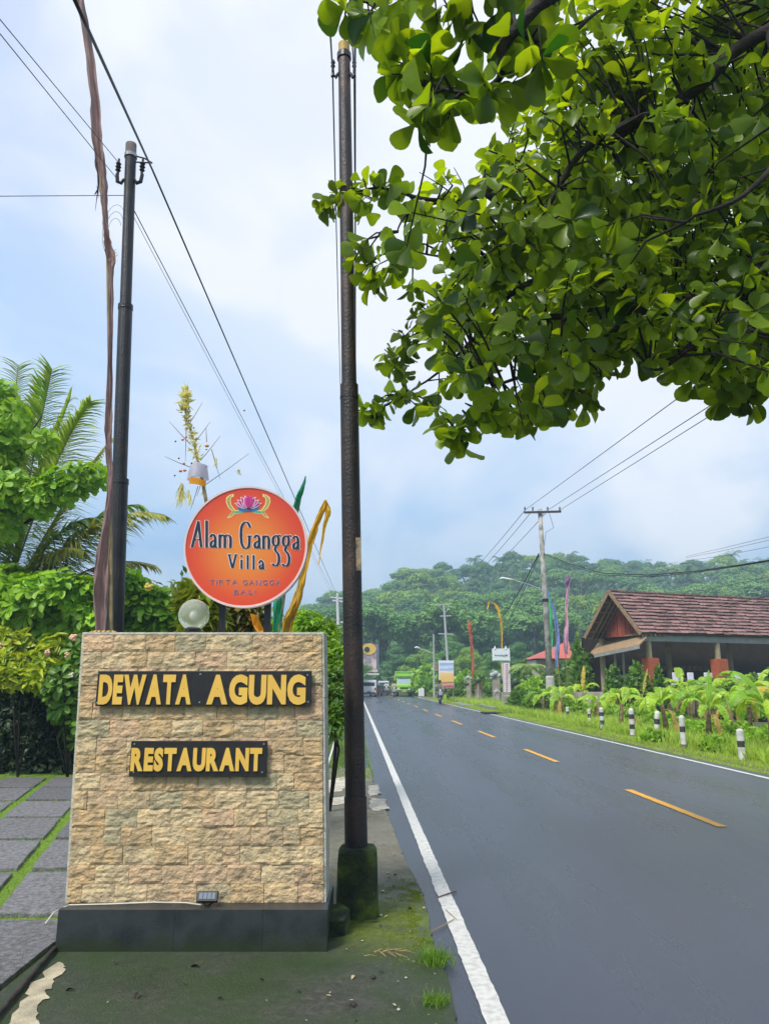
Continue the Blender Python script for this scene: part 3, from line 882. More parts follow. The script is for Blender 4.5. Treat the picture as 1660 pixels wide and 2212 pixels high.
for pts_, w in ((alam, 22), (gangga, 22), (villa, 17)):
    obj('outline', nib(pts_, w, 7, YS - .0028, 5), wht, rs, fix=False)
    obj('lettering', nib(pts_, w, 7, YS - .0052), ink, rs, fix=False)
for s, x0, x1, y0, y1 in (('TIRTA', 455, 682, 1655, 1697), ('GANGGA', 722, 1030, 1658, 1700), ('BALI', 652, 828, 1735, 1777)):
    p, q = zc(x0, y1, YS), zc(x1, y0, YS)
    word(s, p.x - .001, q.x + .001, p.z - .001, q.z + .001, YS - .003, wht, rs, bold=.02, depth=.001, name='lettering', track=.22)
    word(s, p.x, q.x, p.z, q.z, YS - .0045, flat('ink_plum', (.22, .05, .12), .4), rs, bold=.0, depth=.001, name='lettering', track=.25)
def poly(P, yy, mat, name='emblem_piece'):
    q = [zc(x, y, yy) for x, y in P]
    obj(name, MB().prism([(v.x, v.z) for v in q], yy, yy + .001), mat, rs)
mag, pnk, teal, blu, gld, lem = (flat(*a) for a in (('print_magenta', (.50, .02, .20), .4), ('print_pink', (.72, .08, .32), .4), ('print_teal', (.10, .40, .26), .4), ('print_blue', (.03, .13, .38), .4), ('print_gold', (.45, .34, .10), .4), ('print_lemon', (.80, .70, .25), .4)))
def petal(cx, cy, ax, L, w):
    ux, uy = math.sin(ax), -math.cos(ax); vx, vy = -uy, ux
    return [(cx + ux * L * t + vx * w * s, cy + uy * L * t + vy * w * s) for t, s in ((0, -.3), (.35, -1), (.7, -.75), (1, 0), (.7, .75), (.35, 1), (0, .3))]
CX, CY = 766, 1072
for sgn in (-1, 1):
    poly([(CX + sgn * x, y) for x, y in ((116, 960), (150, 968), (178, 990), (180, 1030), (160, 1075), (128, 1100), (150, 1130), (172, 1158), (138, 1150), (112, 1124), (80, 1112), (98, 1098), (116, 1076), (136, 1048), (142, 1010), (134, 985), (118, 985))], YS - .0025, lem)
    poly([(CX + sgn * x, y) for x, y in ((128, 968), (148, 976), (170, 998), (172, 1028), (152, 1070), (122, 1092), (142, 1124), (156, 1148), (136, 1140), (118, 1118), (108, 1100), (124, 1080), (144, 1050), (150, 1010), (142, 984))], YS - .0035, gld)
    poly([(CX + sgn * x, y) for x, y in ((10, 1100), (60, 1086), (112, 1096), (134, 1112), (90, 1124), (50, 1116))], YS - .0033, lem)
    poly([(CX + sgn * x, y) for x, y in ((20, 1102), (60, 1092), (108, 1102), (122, 1110), (90, 1118), (50, 1112))], YS - .0043, teal)
    poly([(CX + sgn * x, y) for x, y in ((0, 1104), (8, 1080), (88, 1074), (80, 1090), (40, 1106))], YS - .0048, blu)
yy = YS - .0052
for i, (an, L, w) in enumerate([(-1.25, 118, 16), (1.25, 118, 16), (-.95, 112, 18), (.95, 112, 18), (-.6, 108, 20), (.6, 108, 20), (-.28, 104, 22), (.28, 104, 22), (0, 108, 20)]):
    poly(petal(CX, CY, an, L, w + 5), yy, wht if i < 7 else pnk); poly(petal(CX, CY, an, L - 8, w), yy - .0006, mag if i % 3 else pnk); yy -= .0014

# ================================================================== POLES NEAR THE WALL
def ptop(pts, D): return [at(u, v, D) for u, v in pts]
dark_pole = M('weathered_dark_steel', (.006, .008, .011), (.018, .018, .02), 6, .42, .3, 60, c3=(.035, .025, .02), lo=.35, hi=.8)
D1 = 7.0
a1, b1 = at(247, 1365, D1), at(283.5, 312, D1)
dn = (a1 - b1) / (a1.z - b1.z)
base1 = a1 - dn * a1.z
lp = thing('utility_pole', 'slim black steel pole with hook insulators behind the stone wall', 'utility pole', base1)
def on1(z): return base1 + dn * z
zz1 = at(268, 1042, D1).z; zz2 = at(273, 665, D1).z
obj('pole', MB().tube([on1(0), on1(zz1)], .083, 20).tube([on1(zz1), on1(zz2)], .070, 20).tube([on1(zz2), on1(b1.z - .12)], .058, 20), dark_pole, lp)
obj('collar', MB().tube([on1(zz1 - .02), on1(zz1 + .03)], .088, 20), dark_pole, lp)
obj('collar', MB().tube([on1(zz2 - .02), on1(zz2 + .03)], .075, 20), dark_pole, lp)
obj('pole_cap', MB().tube([on1(b1.z - .12), on1(b1.z)], .058, 16), M('cap_grey', (.30, .25, .22), (.2, .17, .15), 12, .7), lp)
obj('clamp_band', MB().tube([on1(b1.z - .17), on1(b1.z - .13)], .068, 16), M('galvanised_band', (.40, .40, .40), (.28, .28, .28), 12, .4, metallic=.6), lp)
insm = flat('insulator_black', (.016, .014, .02), .35)
for sg in (-1, 1):
    c = on1(b1.z - .45); hk = [c + Vector((sg * x, -.02, z)) for x, z in ((.055, .0), (.085, -.05), (.125, -.03), (.135, .05), (.125, .1))]
    h = obj('hook', MB().tube(hk, [.014, .02, .022, .02, .012], 8), insm, lp)
    obj('insulator', MB().lathe([(.012, 0), (.03, .02), (.016, .04), (.032, .06), (.016, .08), (.03, .1), (.012, .12), (.012, .16)], c + Vector((sg * .13, -.02, .09)), 10), insm, h)
tri = [on1(b1.z - .13), at(312, 342, D1), at(329, 352, D1), on1(b1.z - .22)]
obj('wire_bracket', MB().tube(tri[:3], .008, 6).tube(tri[2:], .008, 6), insm, lp)
loops = MB()
for rr in (.13, .17, .21):
    cc = at(266 + rr * 10, 520 - rr * 100, D1 - .05)
    loops.tube([cc + Vector((math.cos(t) * rr * .6 - .1, 0, math.sin(t) * rr * 1.5)) for t in np.linspace(.6, 5.2, 16)], .0022, 4)
obj('wire_coil', loops, insm, lp)

D2 = 5.72
a2, b2 = at(769, 1832, D2), at(742.5, 95, D2)
dn2 = (a2 - b2) / (a2.z - b2.z)
base2 = a2 - dn2 * a2.z
rpole = thing('utility_pole', 'tall brown rusted pole with yellow top set in a mossy block by the road', 'utility pole', base2)
def on2(z): return base2 + dn2 * z
def rustmat():
    m = M('rust_and_tar', (.009, .008, .008), (.035, .020, .015), 3.2, .5, .35, 50, c3=(.075, .04, .025), lo=.38, hi=.72)
    return m
rust = rustmat()
zc1 = at(755, 832, D2).z; zc0 = at(768, 1720, D2).z
obj('pole', MB().tube([on2(.3), on2(zc0)], .082, 24).tube([on2(zc0), on2(zc1)], .0745, 24).tube([on2(zc1), on2(b2.z - .1)], [.062, .055], 24), rust, rpole, smooth=False)
obj('pole_cap', MB().tube([on2(b2.z - .1), on2(b2.z)], .052, 18), M('cap_yellow', (.55, .34, .05), (.4, .25, .05), 12, .6), rpole, bevel=.006)
obj('clamp_band', MB().tube([on2(b2.z - .17), on2(b2.z - .115)], .066, 18), insm, rpole)
obj('clamp_band', MB().tube([on2(at(755, 862, D2).z), on2(at(755, 856, D2).z)], .0775, 18), rust, rpole)
blkm = M('mossy_block', (.007, .009, .006), (.026, .045, .008), 6, .9, .9, 40, c3=(.10, .15, .012), lo=.34, hi=.7)
bm_ = MB(); cb = at(771, 1985, 5.66)
prof = [(.150, 0), (.148, .06), (.143, .2), (.140, .36), (.137, .43), (.12, .455), (.08, .46)]
n = 20
for r_, z in prof:
    for i in range(n):
        an = 2 * math.pi * (i + .5) / n
        q = (abs(math.cos(an)) ** 5 + abs(math.sin(an)) ** 5) ** (-1 / 5)
        j = 1 + .035 * mnoise.noise(Vector((i * .9, z * 12, 2)))
        bm_.v.append((base2.x + r_ * q * math.cos(an) * j, base2.y + r_ * q * math.sin(an) * j, z))
for k_ in range(len(prof) - 1):
    for i in range(n):
        bm_.f.append((k_ * n + i, k_ * n + (i + 1) % n, (k_ + 1) * n + (i + 1) % n, (k_ + 1) * n + i))
bm_.f.append(tuple((len(prof) - 1) * n + i for i in range(n)))
obj('footing', bm_, blkm, rpole, smooth=False)
pl = at(772, 1172, D2 - .07)
obj('plate', MB().box((on2(pl.z).x + .055, D2 - .062, pl.z - .09), (.045, .006, .26)), M('plate_tan', (.38, .30, .15), (.25, .2, .12), 20, .6, c3=(.1, .08, .06)), rpole)
for sg, u in ((-1, 719), (1, 765)):
    p = at(u, 155, D2); c = on2(p.z - .05)
    h = obj('hook', MB().tube([c + Vector((sg * .05, -.02, .02)), c + Vector((sg * .08, -.02, -.03)), c + Vector((p.x - c.x, -.02, -.02)), p + Vector((0, -.02, .04))], [.012, .018, .018, .01], 8), insm, rpole)
    obj('insulator', MB().lathe([(.01, 0), (.022, .02), (.012, .04), (.022, .06), (.01, .09)], p + Vector((0, -.02, .02)), 10), insm, h)
# wedge stone beside the footing
wd = MB(); w0 = at(735, 1975, 5.35)
P_ = [(705, 1955), (735, 1948), (756, 1962), (745, 1985), (706, 1990)]
top = [gr(x, y, .12) for x, y in P_]; bot = [Vector((p.x, p.y + .02, 0.0)) for p in top]
wd.add(top + bot, [(0, 1, 2, 3, 4), (5, 9, 8, 7, 6)] + [(i, i + 5, (i + 1) % 5 + 5, (i + 1) % 5) for i in range(5)])
tag(obj('rubble_stone', wd, blkm, bevel=.012), 'flat mossy stone wedged between the plinth and the pole footing', 'stone')
# ================================================================== CLOTH BANNERS, WIRES
def banner(name, label, pts, D, mat, pole_mat=None, pole_pts=None, depth=.04, group=None, base=None, curl=1.0, bend=0):
    """hanging cloth: (px, py, width in px) samples down its length, crumpled with real depth"""
    pr = at(pts[-1][0], pts[-1][1], D)
    root = thing(name, label, 'banner', (pr.x, D, 0) if base is None else base, group)
    m = MB(); K = 15
    Q = cat([(a, b, c) for a, b, c in pts], 6)
    for i, (u, v, w) in enumerate(Q):
        for k in range(K):
            t = k / (K - 1)
            p = at(u + (t - .5) * w * (.82 if 'plum' in label else 1), v, D)
            wv = abs(at(u + w / 2, v, D).x - at(u - w / 2, v, D).x)
            p.y += curl * wv * .5 * math.sin(t * 5.3 + i * .21) + .3 * wv * mnoise.noise(Vector((t * 3, i * .23, D)))
            p.y += wv * (.10 * math.sin(t * 19 + i * .4) + .14 * mnoise.noise(Vector((t * 9, i * .6, D + 9))))
            p.x += .12 * wv * mnoise.noise(Vector((t * 2.5, i * .5, D + 4)))
            m.v.append(tuple(p))
    for i in range(len(Q) - 1):
        for k in range(K - 1):
            a = i * K + k; m.f.append((a, a + 1, a + K + 1, a + K))
    obj('cloth', m, mat, root, smooth=True)
    if pole_pts:
        obj('pole', MB().tube([at(u, v, D + .03) if v is not None else Vector((at(u, 1400, D).x, D + .03, 0)) for u, v, r in pole_pts], [r for u, v, r in pole_pts], 8), pole_mat, root)
    return root
bamboo = M('bamboo', (.35, .27, .12), (.22, .17, .08), 10, .5)
plum = leafmat('cloth_plum', (.27, .18, .18), (.34, .23, .21), .3, .8, (1.2, .9, .9))
banner('banner', 'long faded plum cloth banner twisted along a bamboo pole beside the black pole',
       [(166, -30, 26), (176, 20, 22), (190, 100, 22), (203, 200, 24), (210, 280, 26), (217, 340, 28), (221, 400, 24), (226, 450, 16), (230, 500, 14), (235, 530, 20), (242, 560, 26), (240, 600, 14), (239, 700, 13), (238, 800, 13), (236, 900, 18), (235, 960, 20), (238, 1040, 16), (232, 1120, 22), (222, 1200, 30), (219, 1280, 38), (221, 1400, 30)],
       6.55, plum, bamboo, [(240, None, .022), (240, 1365, .02), (238, 900, .016), (232, 560, .012), (217, 380, .01)], curl=.5)
rag = MB()
for u0, v0, u1, v1 in ((210, 350, 206, 455), (207, 345, 212, 430), (205, 420, 209, 400)):
    p, q = at(u0, v0, 6.5), at(u1, v1, 6.5)
    rag.tube([p, p.lerp(q, .5) + Vector((.02, 0, 0)), q], [.008, .012, .003], 5, flat=.4)
tag(obj('torn_rag', rag, flat('rag_dark', (.06, .04, .05), .8)), 'dark torn rag strips hanging from the plum banner', 'rag')
wirem = flat('wire_black', (.012, .012, .014), .5)
cable_m = flat('wire_grey', (.06, .06, .065), .5)
def wire(pts, r, label, name='wire', sag=0, n=16, group=None, mat=None):
    P = []
    for a, b in zip(pts, pts[1:]):
        for i in range(n):
            t = i / n; p = a.lerp(b, t); p.z -= sag * 4 * t * (1 - t); P.append(p)
    P.append(pts[-1])
    tag(obj(name, MB().tube(P, r, 5), mat or wirem, smooth=True), label, 'cable' if name == 'cable' else 'wire', group)
far = 55
wire([at(148, -30, 3.0), at(330, 368, D1), at(728, 1288, far)], .011, 'thick black overhead cable crossing down to the white pole past the round sign', 'cable', n=8)
wire([at(-30, 5, 4.0), at(257, 352, D1)], .004, 'upper of two thin wires coming from the sky corner to the black pole', mat=cable_m)
wire([at(-30, 35, 4.0), at(252, 385, D1)], .004, 'lower of two thin wires coming from the sky corner to the black pole', mat=cable_m)
wire([at(-30, 424, 6.4), at(272, 422, D1)], .004, 'level thin wire running out sideways from the black pole', mat=cable_m)
wire([at(290, 455, D1), at(735, 1310, far)], .0055, 'thin wire from the black pole passing just behind the sign rim', mat=cable_m)
wire([at(290, 470, D1), at(738, 1325, far)], .003, 'thinnest wire just under its twin behind the round sign', mat=cable_m)
wire([at(705, -60, 3.2), at(718, 155, D2), at(731, 700, 14), at(748, 1290, 60)], .008, 'wire running over the left hook of the rusted pole', n=8)
wire([at(767, -60, 3.0), at(766, 150, D2), at(768, 1000, 20), at(770, 1300, 60)], .011, 'thick wire running over the right hook close along the rusted pole', n=8)
wire([at(752, -60, 3.3), at(764, 160, D2), at(767, 600, 12)], .006, 'slack wire looped beside the right hook of the rusted pole', n=8)

# ================================================================== FLAGS + PENJOR BEHIND THE SIGN
cg = leafmat('cloth_green', (.02, .33, .16), (.03, .40, .2), .35, .7, (1.2, 1.2, 1))
cy = leafmat('cloth_yellow', (.72, .42, .03), (.8, .5, .05), .35, .7, (1.2, 1.1, .8))
def Z4(x, y): return 331.7 + x * .2666, 810.9 + y * .2666
def zp(L): return [(*Z4(x, y), w * .36) for x, y, w in L]
banner('banner', 'narrow emerald green banner rising slanted behind the round sign', zp([(1232, 815, 6), (1215, 880, 20), (1185, 960, 36), (1155, 1050, 34), (1120, 1200, 34), (1080, 1400, 40), (1040, 1600, 44), (1012, 1800, 50), (1000, 1950, 48), (998, 2130, 44)]), 8.2, cg, bamboo,
       [(590, None, .02), (600, 1380, .018), (634, 1150, .012), (659, 1030, .006)], curl=.4)
banner('banner', 'yellow banner rising to a bent tip beside the round sign', zp([(1392, 1010, 8), (1376, 1060, 34), (1330, 1180, 36), (1285, 1300, 40), (1250, 1430, 40), (1215, 1600, 42), (1180, 1740, 50), (1130, 1900, 66), (1090, 2000, 60), (1072, 2130, 56)]), 7.6, cy, bamboo,
       [(600, None, .02), (622, 1370, .018), (660, 1200, .012), (702, 1080, .006)], curl=.4)
tl = banner('banner', 'thin tail of yellow cloth drooping from the bent banner tip', zp([(1390, 1010, 14), (1408, 1080, 36), (1410, 1140, 30), (1385, 1210, 22), (1370, 1320, 16), (1352, 1420, 10), (1335, 1540, 6)]), 7.62, cy, curl=.4)
# penjor
PD = 9.0
pj = thing('bamboo_offering_pole', 'woven palm leaf offering pole with basket and tassels leaning above the round sign', 'offering pole', (at(560, 1400, PD).x, PD, 0))
straw = leafmat('palm_leaf_straw', (.66, .56, .16), (.82, .78, .38), .35, .6, (1.1, 1.1, .7))
def z9(x, y, d=0): u, v = Z4(x, y); return at(u, v, PD + d)
stem_ = [z9(265, 100), z9(268, 200), z9(262, 300), z9(285, 400), z9(312, 480), z9(335, 580), z9(355, 680), z9(380, 780), z9(405, 900), z9(440, 1100), z9(500, 1500), Vector((at(560, 1400, PD).x, PD, 0))]
obj('pole', MB().tube(stem_, [.006, .008, .01, .012, .014, .016, .018, .02, .022, .024, .028, .032], 8), bamboo, pj)
P, A, L_ = [], [], []
for i in range(330):
    t = random.random() * 6.2; k = int(t); p = stem_[k].lerp(stem_[k + 1], t - k)
    P.append(p + Vector((random.gauss(0, .02), random.gauss(0, .03), 0))); A.append((random.gauss(0, .6), random.gauss(0, .6), random.gauss(.3, .7))); L_.append(random.uniform(.05, .12) * (1.2 if t < 2 else .75))
scatter_obj('leaf_plait', *SMALL, P, A, rng.normal(0, 1, (len(P), 3)), L_, np.array(L_) * .35, rng.random(len(P)), straw, pj)
lil = leafmat('cloth_lilac', (.74, .72, .80), (.80, .78, .84), .6, .7, (1, 1, 1.1))
org = leafmat('cloth_orange', (.85, .33, .01), (.85, .38, .02), .3, .7, (1, 1, 1))
m = MB()
for k in range(2):
    for i in range(14):
        an = 2 * math.pi * i / 14; r_ = (.045 if k == 0 else .062) + .012 * math.sin(3 * an); c = z9(360 if k == 0 else 352, 722 + k * 118)
        m.v.append((c.x + r_ * math.cos(an) * 2.1, c.y + r_ * math.sin(an) * 2, c.z))
m.f = [(i, (i + 1) % 14, 14 + (i + 1) % 14, 14 + i) for i in range(14)]
obj('basket_skirt', m, lil, pj, smooth=True)
m = MB(); p0, p1 = z9(290, 850, -.15), z9(425, 885, -.15)
for i in range(9):
    t = i / 8; p = p0.lerp(p1, t); m.v += [(p.x, p.y - .05 * math.sin(3 * t), p.z + .045), (p.x, p.y - .05 * math.sin(3 * t), p.z - .045 * (1 - .3 * t))]
m.f = [(2 * i, 2 * i + 2, 2 * i + 3, 2 * i + 1) for i in range(8)]
obj('ribbon', m, org, pj)
def tassel(x, y, w, h, n_l, mat):
    Pp = [z9(x + random.gauss(0, w * .12), y + random.random() * h * .4) for _ in range(n_l)]
    Aa = [(random.gauss(0, .25), random.gauss(0, .25), -1) for _ in range(n_l)]
    Ll = [h * .2666 / 1600 * PD * random.uniform(.4, .75) for _ in range(n_l)]
    scatter_obj('tassel', *BLADE, Pp, Aa, rng.normal(0, 1, (n_l, 3)), Ll, .012 + 0 * np.array(Ll), rng.random(n_l), mat, pj, kind=None)
tassel(228, 870, 60, 240, 60, straw); tassel(290, 930, 40, 170, 30, straw); tassel(505, 660, 36, 120, 12, straw); tassel(692, 760, 40, 55, 12, straw); tassel(408, 890, 20, 110, 14, straw)
flow = flat('flower_coral', (.75, .26, .16), .6); flow2 = flat('flower_peach', (.85, .48, .25), .6)
for x, y, s, mt in ((432, 570, 20, flow2), (245, 715, 14, flow), (218, 775, 16, flow), (252, 770, 16, flow), (236, 520, 15, flow2), (265, 500, 12, flow), (428, 600, 10, flow)):
    obj('flower', MB().sphere(z9(x, y), s * .2666 / 1600 * PD, 7, 5, .7), mt, pj)
tw = MB()
for a, b in (((285, 400), (395, 220)), ((320, 560), (460, 375)), ((380, 690), (540, 490)), ((400, 900), (770, 635)), ((300, 560), (130, 375)), ((300, 745), (90, 655)), ((410, 740), (450, 735)), ((262, 300), (215, 215)), ((262, 330), (225, 322)), ((430, 540), (425, 420)), ((470, 600), (540, 840)), ((265, 420), (258, 700)), ((360, 900), (300, 1090)), ((400, 830), (350, 980))):
    tw.tube([z9(*a), z9((a[0] + b[0]) / 2, (a[1] + b[1]) / 2 + 4), z9(*b)], [.005, .004, .002], 4)
obj('twigs', tw, flat('twig_brown', (.16, .11, .07), .7), pj)
seed = flat('seed_dark', (.03, .03, .035), .6)
for x, y in ((326, 425), (178, 535), (735, 285), (172, 812), (205, 672), (252, 335), (308, 712)):
    obj('seed_pod', MB().sphere(z9(x, y), .012, 6, 4), seed, pj)

# ================================================================== CANOPY TREE (big obovate leaves overhead)
CAN = [(1045, 400), (1050, 320), (1090, 235), (1150, 150), (1220, 60), (1260, -120), (1900, -120), (1900, 840), (1650, 842), (1560, 848), (1500, 800), (1440, 812), (1380, 770), (1330, 760), (1270, 810), (1230, 862), (1180, 895),
       (1110, 905), (1040, 895), (990, 880), (975, 820), (930, 760), (920, 690), (950, 620), (905, 565), (850, 548), (815, 585), (780, 555), (775, 500), (760, 450), (775, 412), (830, 405), (870, 432), (930, 452), (985, 425)]
TOP = [(735, -120), (1230, -120), (1200, 60), (1140, 130), (1085, 210), (1040, 235), (960, 250), (925, 270), (880, 225), (850, 150), (800, 95), (760, 40)]
def inside(p, P):
    x, y = p; r = False
    for (a, b), (c, d) in zip(P, P[1:] + P[:1]):
        if (b > y) != (d > y) and x < (c - a) * (y - b) / (d - b) + a: r = not r
    return r
ct = thing('broadleaf_tree', 'large roadside tree with big rounded green leaves on dark branches overhead', 'tree', (8.6, 4.6, 0))
bark = M('dark_bark', (.012, .009, .007), (.028, .021, .015), 9, .9, .8, 40)
def limb(pts, r0, r1):
    P = [at(u, v, D) if not isinstance(u, Vector) else u for u, v, D in pts]
    Q = [Vector(q) for q in cat([tuple(p) for p in P], 5)]
    for i, q in enumerate(Q):
        if 0 < i < len(Q) - 1: q += Vector((mnoise.noise(q * 3), mnoise.noise(q * 3 + Vector((5, 0, 0))), mnoise.noise(q * 3 + Vector((0, 7, 0))))) * .035
    return Q, [r0 + (r1 - r0) * i / (len(Q) - 1) for i in range(len(Q))]
TR = Vector((8.6, 4.6, 0))
fork = Vector((8.0, 4.7, 4.6))
LIMBS = []
def addl(pts, r0, r1): LIMBS.append(limb(pts, r0, r1))
V_ = lambda v: (v, 0, 0)
addl([V_(fork), (2100, 420, 4.9), (1637, 569, 5.0), (1524, 630, 5.1), (1410, 679, 5.1), (1354, 664, 5.2), (1210, 686, 5.4), (1032, 690, 5.7), (940, 700, 5.9)], .085, .008)
addl([(1410, 679, 5.1), (1335, 705, 5.0), (1236, 789, 4.9), (1157, 800, 4.9), (1050, 850, 5.0), (985, 930, 5.1)], .028, .005)
addl([V_(fork), (2000, -60, 4.4), (1660, 60, 4.4), (1500, 190, 4.5), (1400, 250, 4.7), (1290, 330, 4.9), (1180, 430, 5.2), (1072, 426, 5.5), (965, 431, 5.6), (912, 428, 5.6), (812, 408, 5.7), (735, 430, 5.8)], .06, .006)
addl([(1400, 250, 4.7), (1260, 330, 4.6), (1130, 520, 4.8), (1010, 560, 5.2), (880, 540, 5.5)], .03, .006)
addl([(965, 431, 5.6), (885, 458, 5.5), (860, 500, 5.5)], .014, .006)
addl([V_(fork), (1700, -260, 3.6), (1400, -150, 3.3), (1118, 60, 3.2), (1092, 120, 3.2), (1078, 165, 3.25), (1010, 200, 3.3), (930, 185, 3.4)], .05, .007)
addl([(1118, 60, 3.2), (1180, 100, 3.3), (1240, 60, 3.4), (1300, 20, 3.5)], .02, .008)
addl([(1400, -150, 3.3), (1100, -90, 3.2), (960, -30, 3.3), (850, -20, 3.4), (760, 0, 3.5)], .03, .008)
addl([V_(fork), (1900, 300, 6.5), (1560, 420, 6.2), (1400, 520, 6.0), (1250, 560, 6.2), (1100, 640, 6.4), (1000, 760, 6.6), (880, 850, 6.6)], .08, .006)
addl([(1637, 569, 5.0), (1560, 700, 4.8), (1450, 780, 4.7), (1400, 790, 4.7)], .03, .006)
addl([(1900, 560, 5.4), (1700, 700, 5.4), (1620, 780, 5.4), (1560, 840, 5.5)], .03, .006)
addl([(1210, 686, 5.4), (1240, 800, 5.3), (1255, 850, 5.3)], .012, .004)
addl([(1660, 60, 4.4), (1700, 300, 4.0), (1600, 420, 3.9), (1480, 480, 4.0)], .03, .008)
tm = MB().tube([TR, TR + Vector((.1, 0, 1.5)), TR + Vector((-.2, 0, 3.2)), fork, fork + Vector((.3, .3, 2.5))], [.36, .29, .25, .2, .1], 16)
obj('trunk', tm, bark, ct, smooth=True)
for Q, rr in LIMBS:
    obj('branch', MB().tube(Q, rr, 8), bark, ct, smooth=True)
LP = np.array([tuple(q) for Q, rr in LIMBS for q in Q[3:]])
# rosette positions
ros = []
def sep_ok(u, v, lst, d): return all((u - a) ** 2 + (v - b) ** 2 > d * d for a, b in lst)
layers = [(CAN, 6.0, .5, 46), (CAN, 5.6, .6, 42), (CAN, 5.1, .5, 40), (CAN, 4.6, .4, 50), (CAN, 6.4, .6, 40), (TOP, 3.4, .25, 78), (TOP, 3.8, .3, 130)]
for P_, D0, dv, d in layers:
    lst = []; xs_ = [p[0] for p in P_]; ys_ = [p[1] for p in P_]; miss = 0
    while miss < 500:
        u, v = random.uniform(min(xs_), max(xs_)), random.uniform(min(ys_), max(ys_))
        if inside((u, v), P_) and sep_ok(u, v, lst, d):
            # ragged gaps where the sky shows, denser toward the trunk side
            g_n = mnoise.noise(Vector((u * .012, v * .012, (D0 * 2 if u > 1300 else D0 * .25))))
            dense = (u - 900) / 500
            if g_n > .06 + .55 * dense and P_ is CAN: miss += 1; lst.append((u, v)); continue
            if u > 1680 and random.random() < .6: miss += 1; continue
            lst.append((u, v)); miss = 0
            ros.append((u, v, D0 + random.uniform(-dv, dv)))
        else: miss += 1
# thick heart of the crown
lst = []
for _ in range(4000):
    u, v = random.uniform(1230, 1900), random.uniform(60, 700)
    if u - 1230 > abs(v - 380) * .55 and sep_ok(u, v, lst, 44): lst.append((u, v)); ros.append((u, v, random.uniform(6.0, 8.4)))
for u, v, D in [(780, 600, 5.6), (812, 632, 5.6), (765, 560, 5.6), (850, 590, 5.6), (775, 530, 5.6), (700, 455, 5.9), (685, 450, 5.9), (740, 405, 5.8), (780, 390, 5.7), (835, 395, 5.7), (830, 755, 6.2), (850, 770, 6.2), (870, 800, 6.2), (785, 885, 6.6), (805, 900, 6.6), (820, 880, 6.6), (855, 850, 6.5), (890, 855, 6.5), (930, 870, 6.3), (945, 900, 5.9), (970, 930, 5.4), (995, 965, 5.2), (1030, 940, 5.1), (1075, 920, 5.0), (1105, 930, 5.0), (1150, 920, 4.9), (1190, 895, 4.9), (1225, 870, 5.2), (1270, 880, 5.3), (1300, 820, 4.9), (1330, 775, 4.9), (1560, 860, 5.3), (1620, 870, 5.4), (940, 395, 5.6), (960, 380, 5.6), (890, 620, 5.6), (880, 690, 5.8), (870, 730, 6.0), (725, 440, 5.8), (700, 452, 5.8), (760, 425, 5.7), (808, 398, 5.7), (855, 418, 5.7), (795, 893, 6.6), (815, 905, 6.6), (838, 868, 6.6), (868, 860, 6.6), (900, 878, 6.5), (858, 778, 6.0), (845, 800, 6.0), (880, 748, 6.0), (985, 945, 5.1), (1000, 955, 5.1),
                (960, 905, 5.1), (1020, 915, 5.0), (1130, 925, 4.9), (1255, 872, 5.3), (1240, 850, 5.3), (1290, 800, 4.9), (1500, 838, 5.0), (1600, 858, 5.4), (1640, 850, 5.4), (800, 610, 5.5), (790, 575, 5.5), (905, 655, 5.6),
                (880, 100, 3.4), (845, 160, 3.4), (930, 140, 3.4), (965, 260, 3.35), (900, 265, 3.4), (925, 225, 3.3), (1050, 180, 3.2), (1055, 195, 3.2), (800, 50, 3.4), (745, 30, 3.5), (980, 40, 3.3), (1120, 60, 3.3), (1170, 130, 3.2)]:
    ros.append((u, v, D))
LPt, LA, LN, LL, LW = [], [], [], [], []
TW = []
for u, v, D in ros:
    c = at(u, v, D)
    dd = np.linalg.norm(LP - np.array(c), axis=1); j = int(np.argmin(dd)); src = Vector(LP[j])
    if dd[j] > 1.6: continue
    dirn = (c - src).normalized() if (c - src).length > .05 else Vector((-1, 0, 0))
    ax = (dirn + Vector((0, 0, -.15 + random.uniform(-.4, .35))) + Vector((random.gauss(0, .3), random.gauss(0, .3), 0))).normalized()
    mid = src.lerp(c, .55) + Vector((random.gauss(0, .05), random.gauss(0, .05), .06))
    TW.append((src, mid, c, .005 + .004 * random.random()))
    t1 = ax.orthogonal().normalized(); t2 = ax.cross(t1)
    n = random.randint(6, 10); ph = random.random() * 6
    sz = random.uniform(.115, .185) * (1.2 if D < 4 else 1) * (1.0 if D < 4 else 1)
    for q in range(n):
        an = ph + q * 2 * math.pi / n + random.gauss(0, .2); tilt = random.uniform(.0, 1.3)
        a = (ax * tilt + (t1 * math.cos(an) + t2 * math.sin(an)) * 1.0 + Vector((0, 0, -.3 + random.gauss(0, .25)))).normalized()
        nn = (ax + Vector((0, 0, .5)) - a * .2 + Vector((random.gauss(0, .3), random.gauss(0, .3), random.gauss(0, .3))))
        L1 = sz * random.uniform(.72, 1.2)
        LPt.append(c - ax * random.uniform(0, .14)); LA.append(a); LN.append(nn); LL.append(L1); LW.append(L1 * random.uniform(.60, .78))
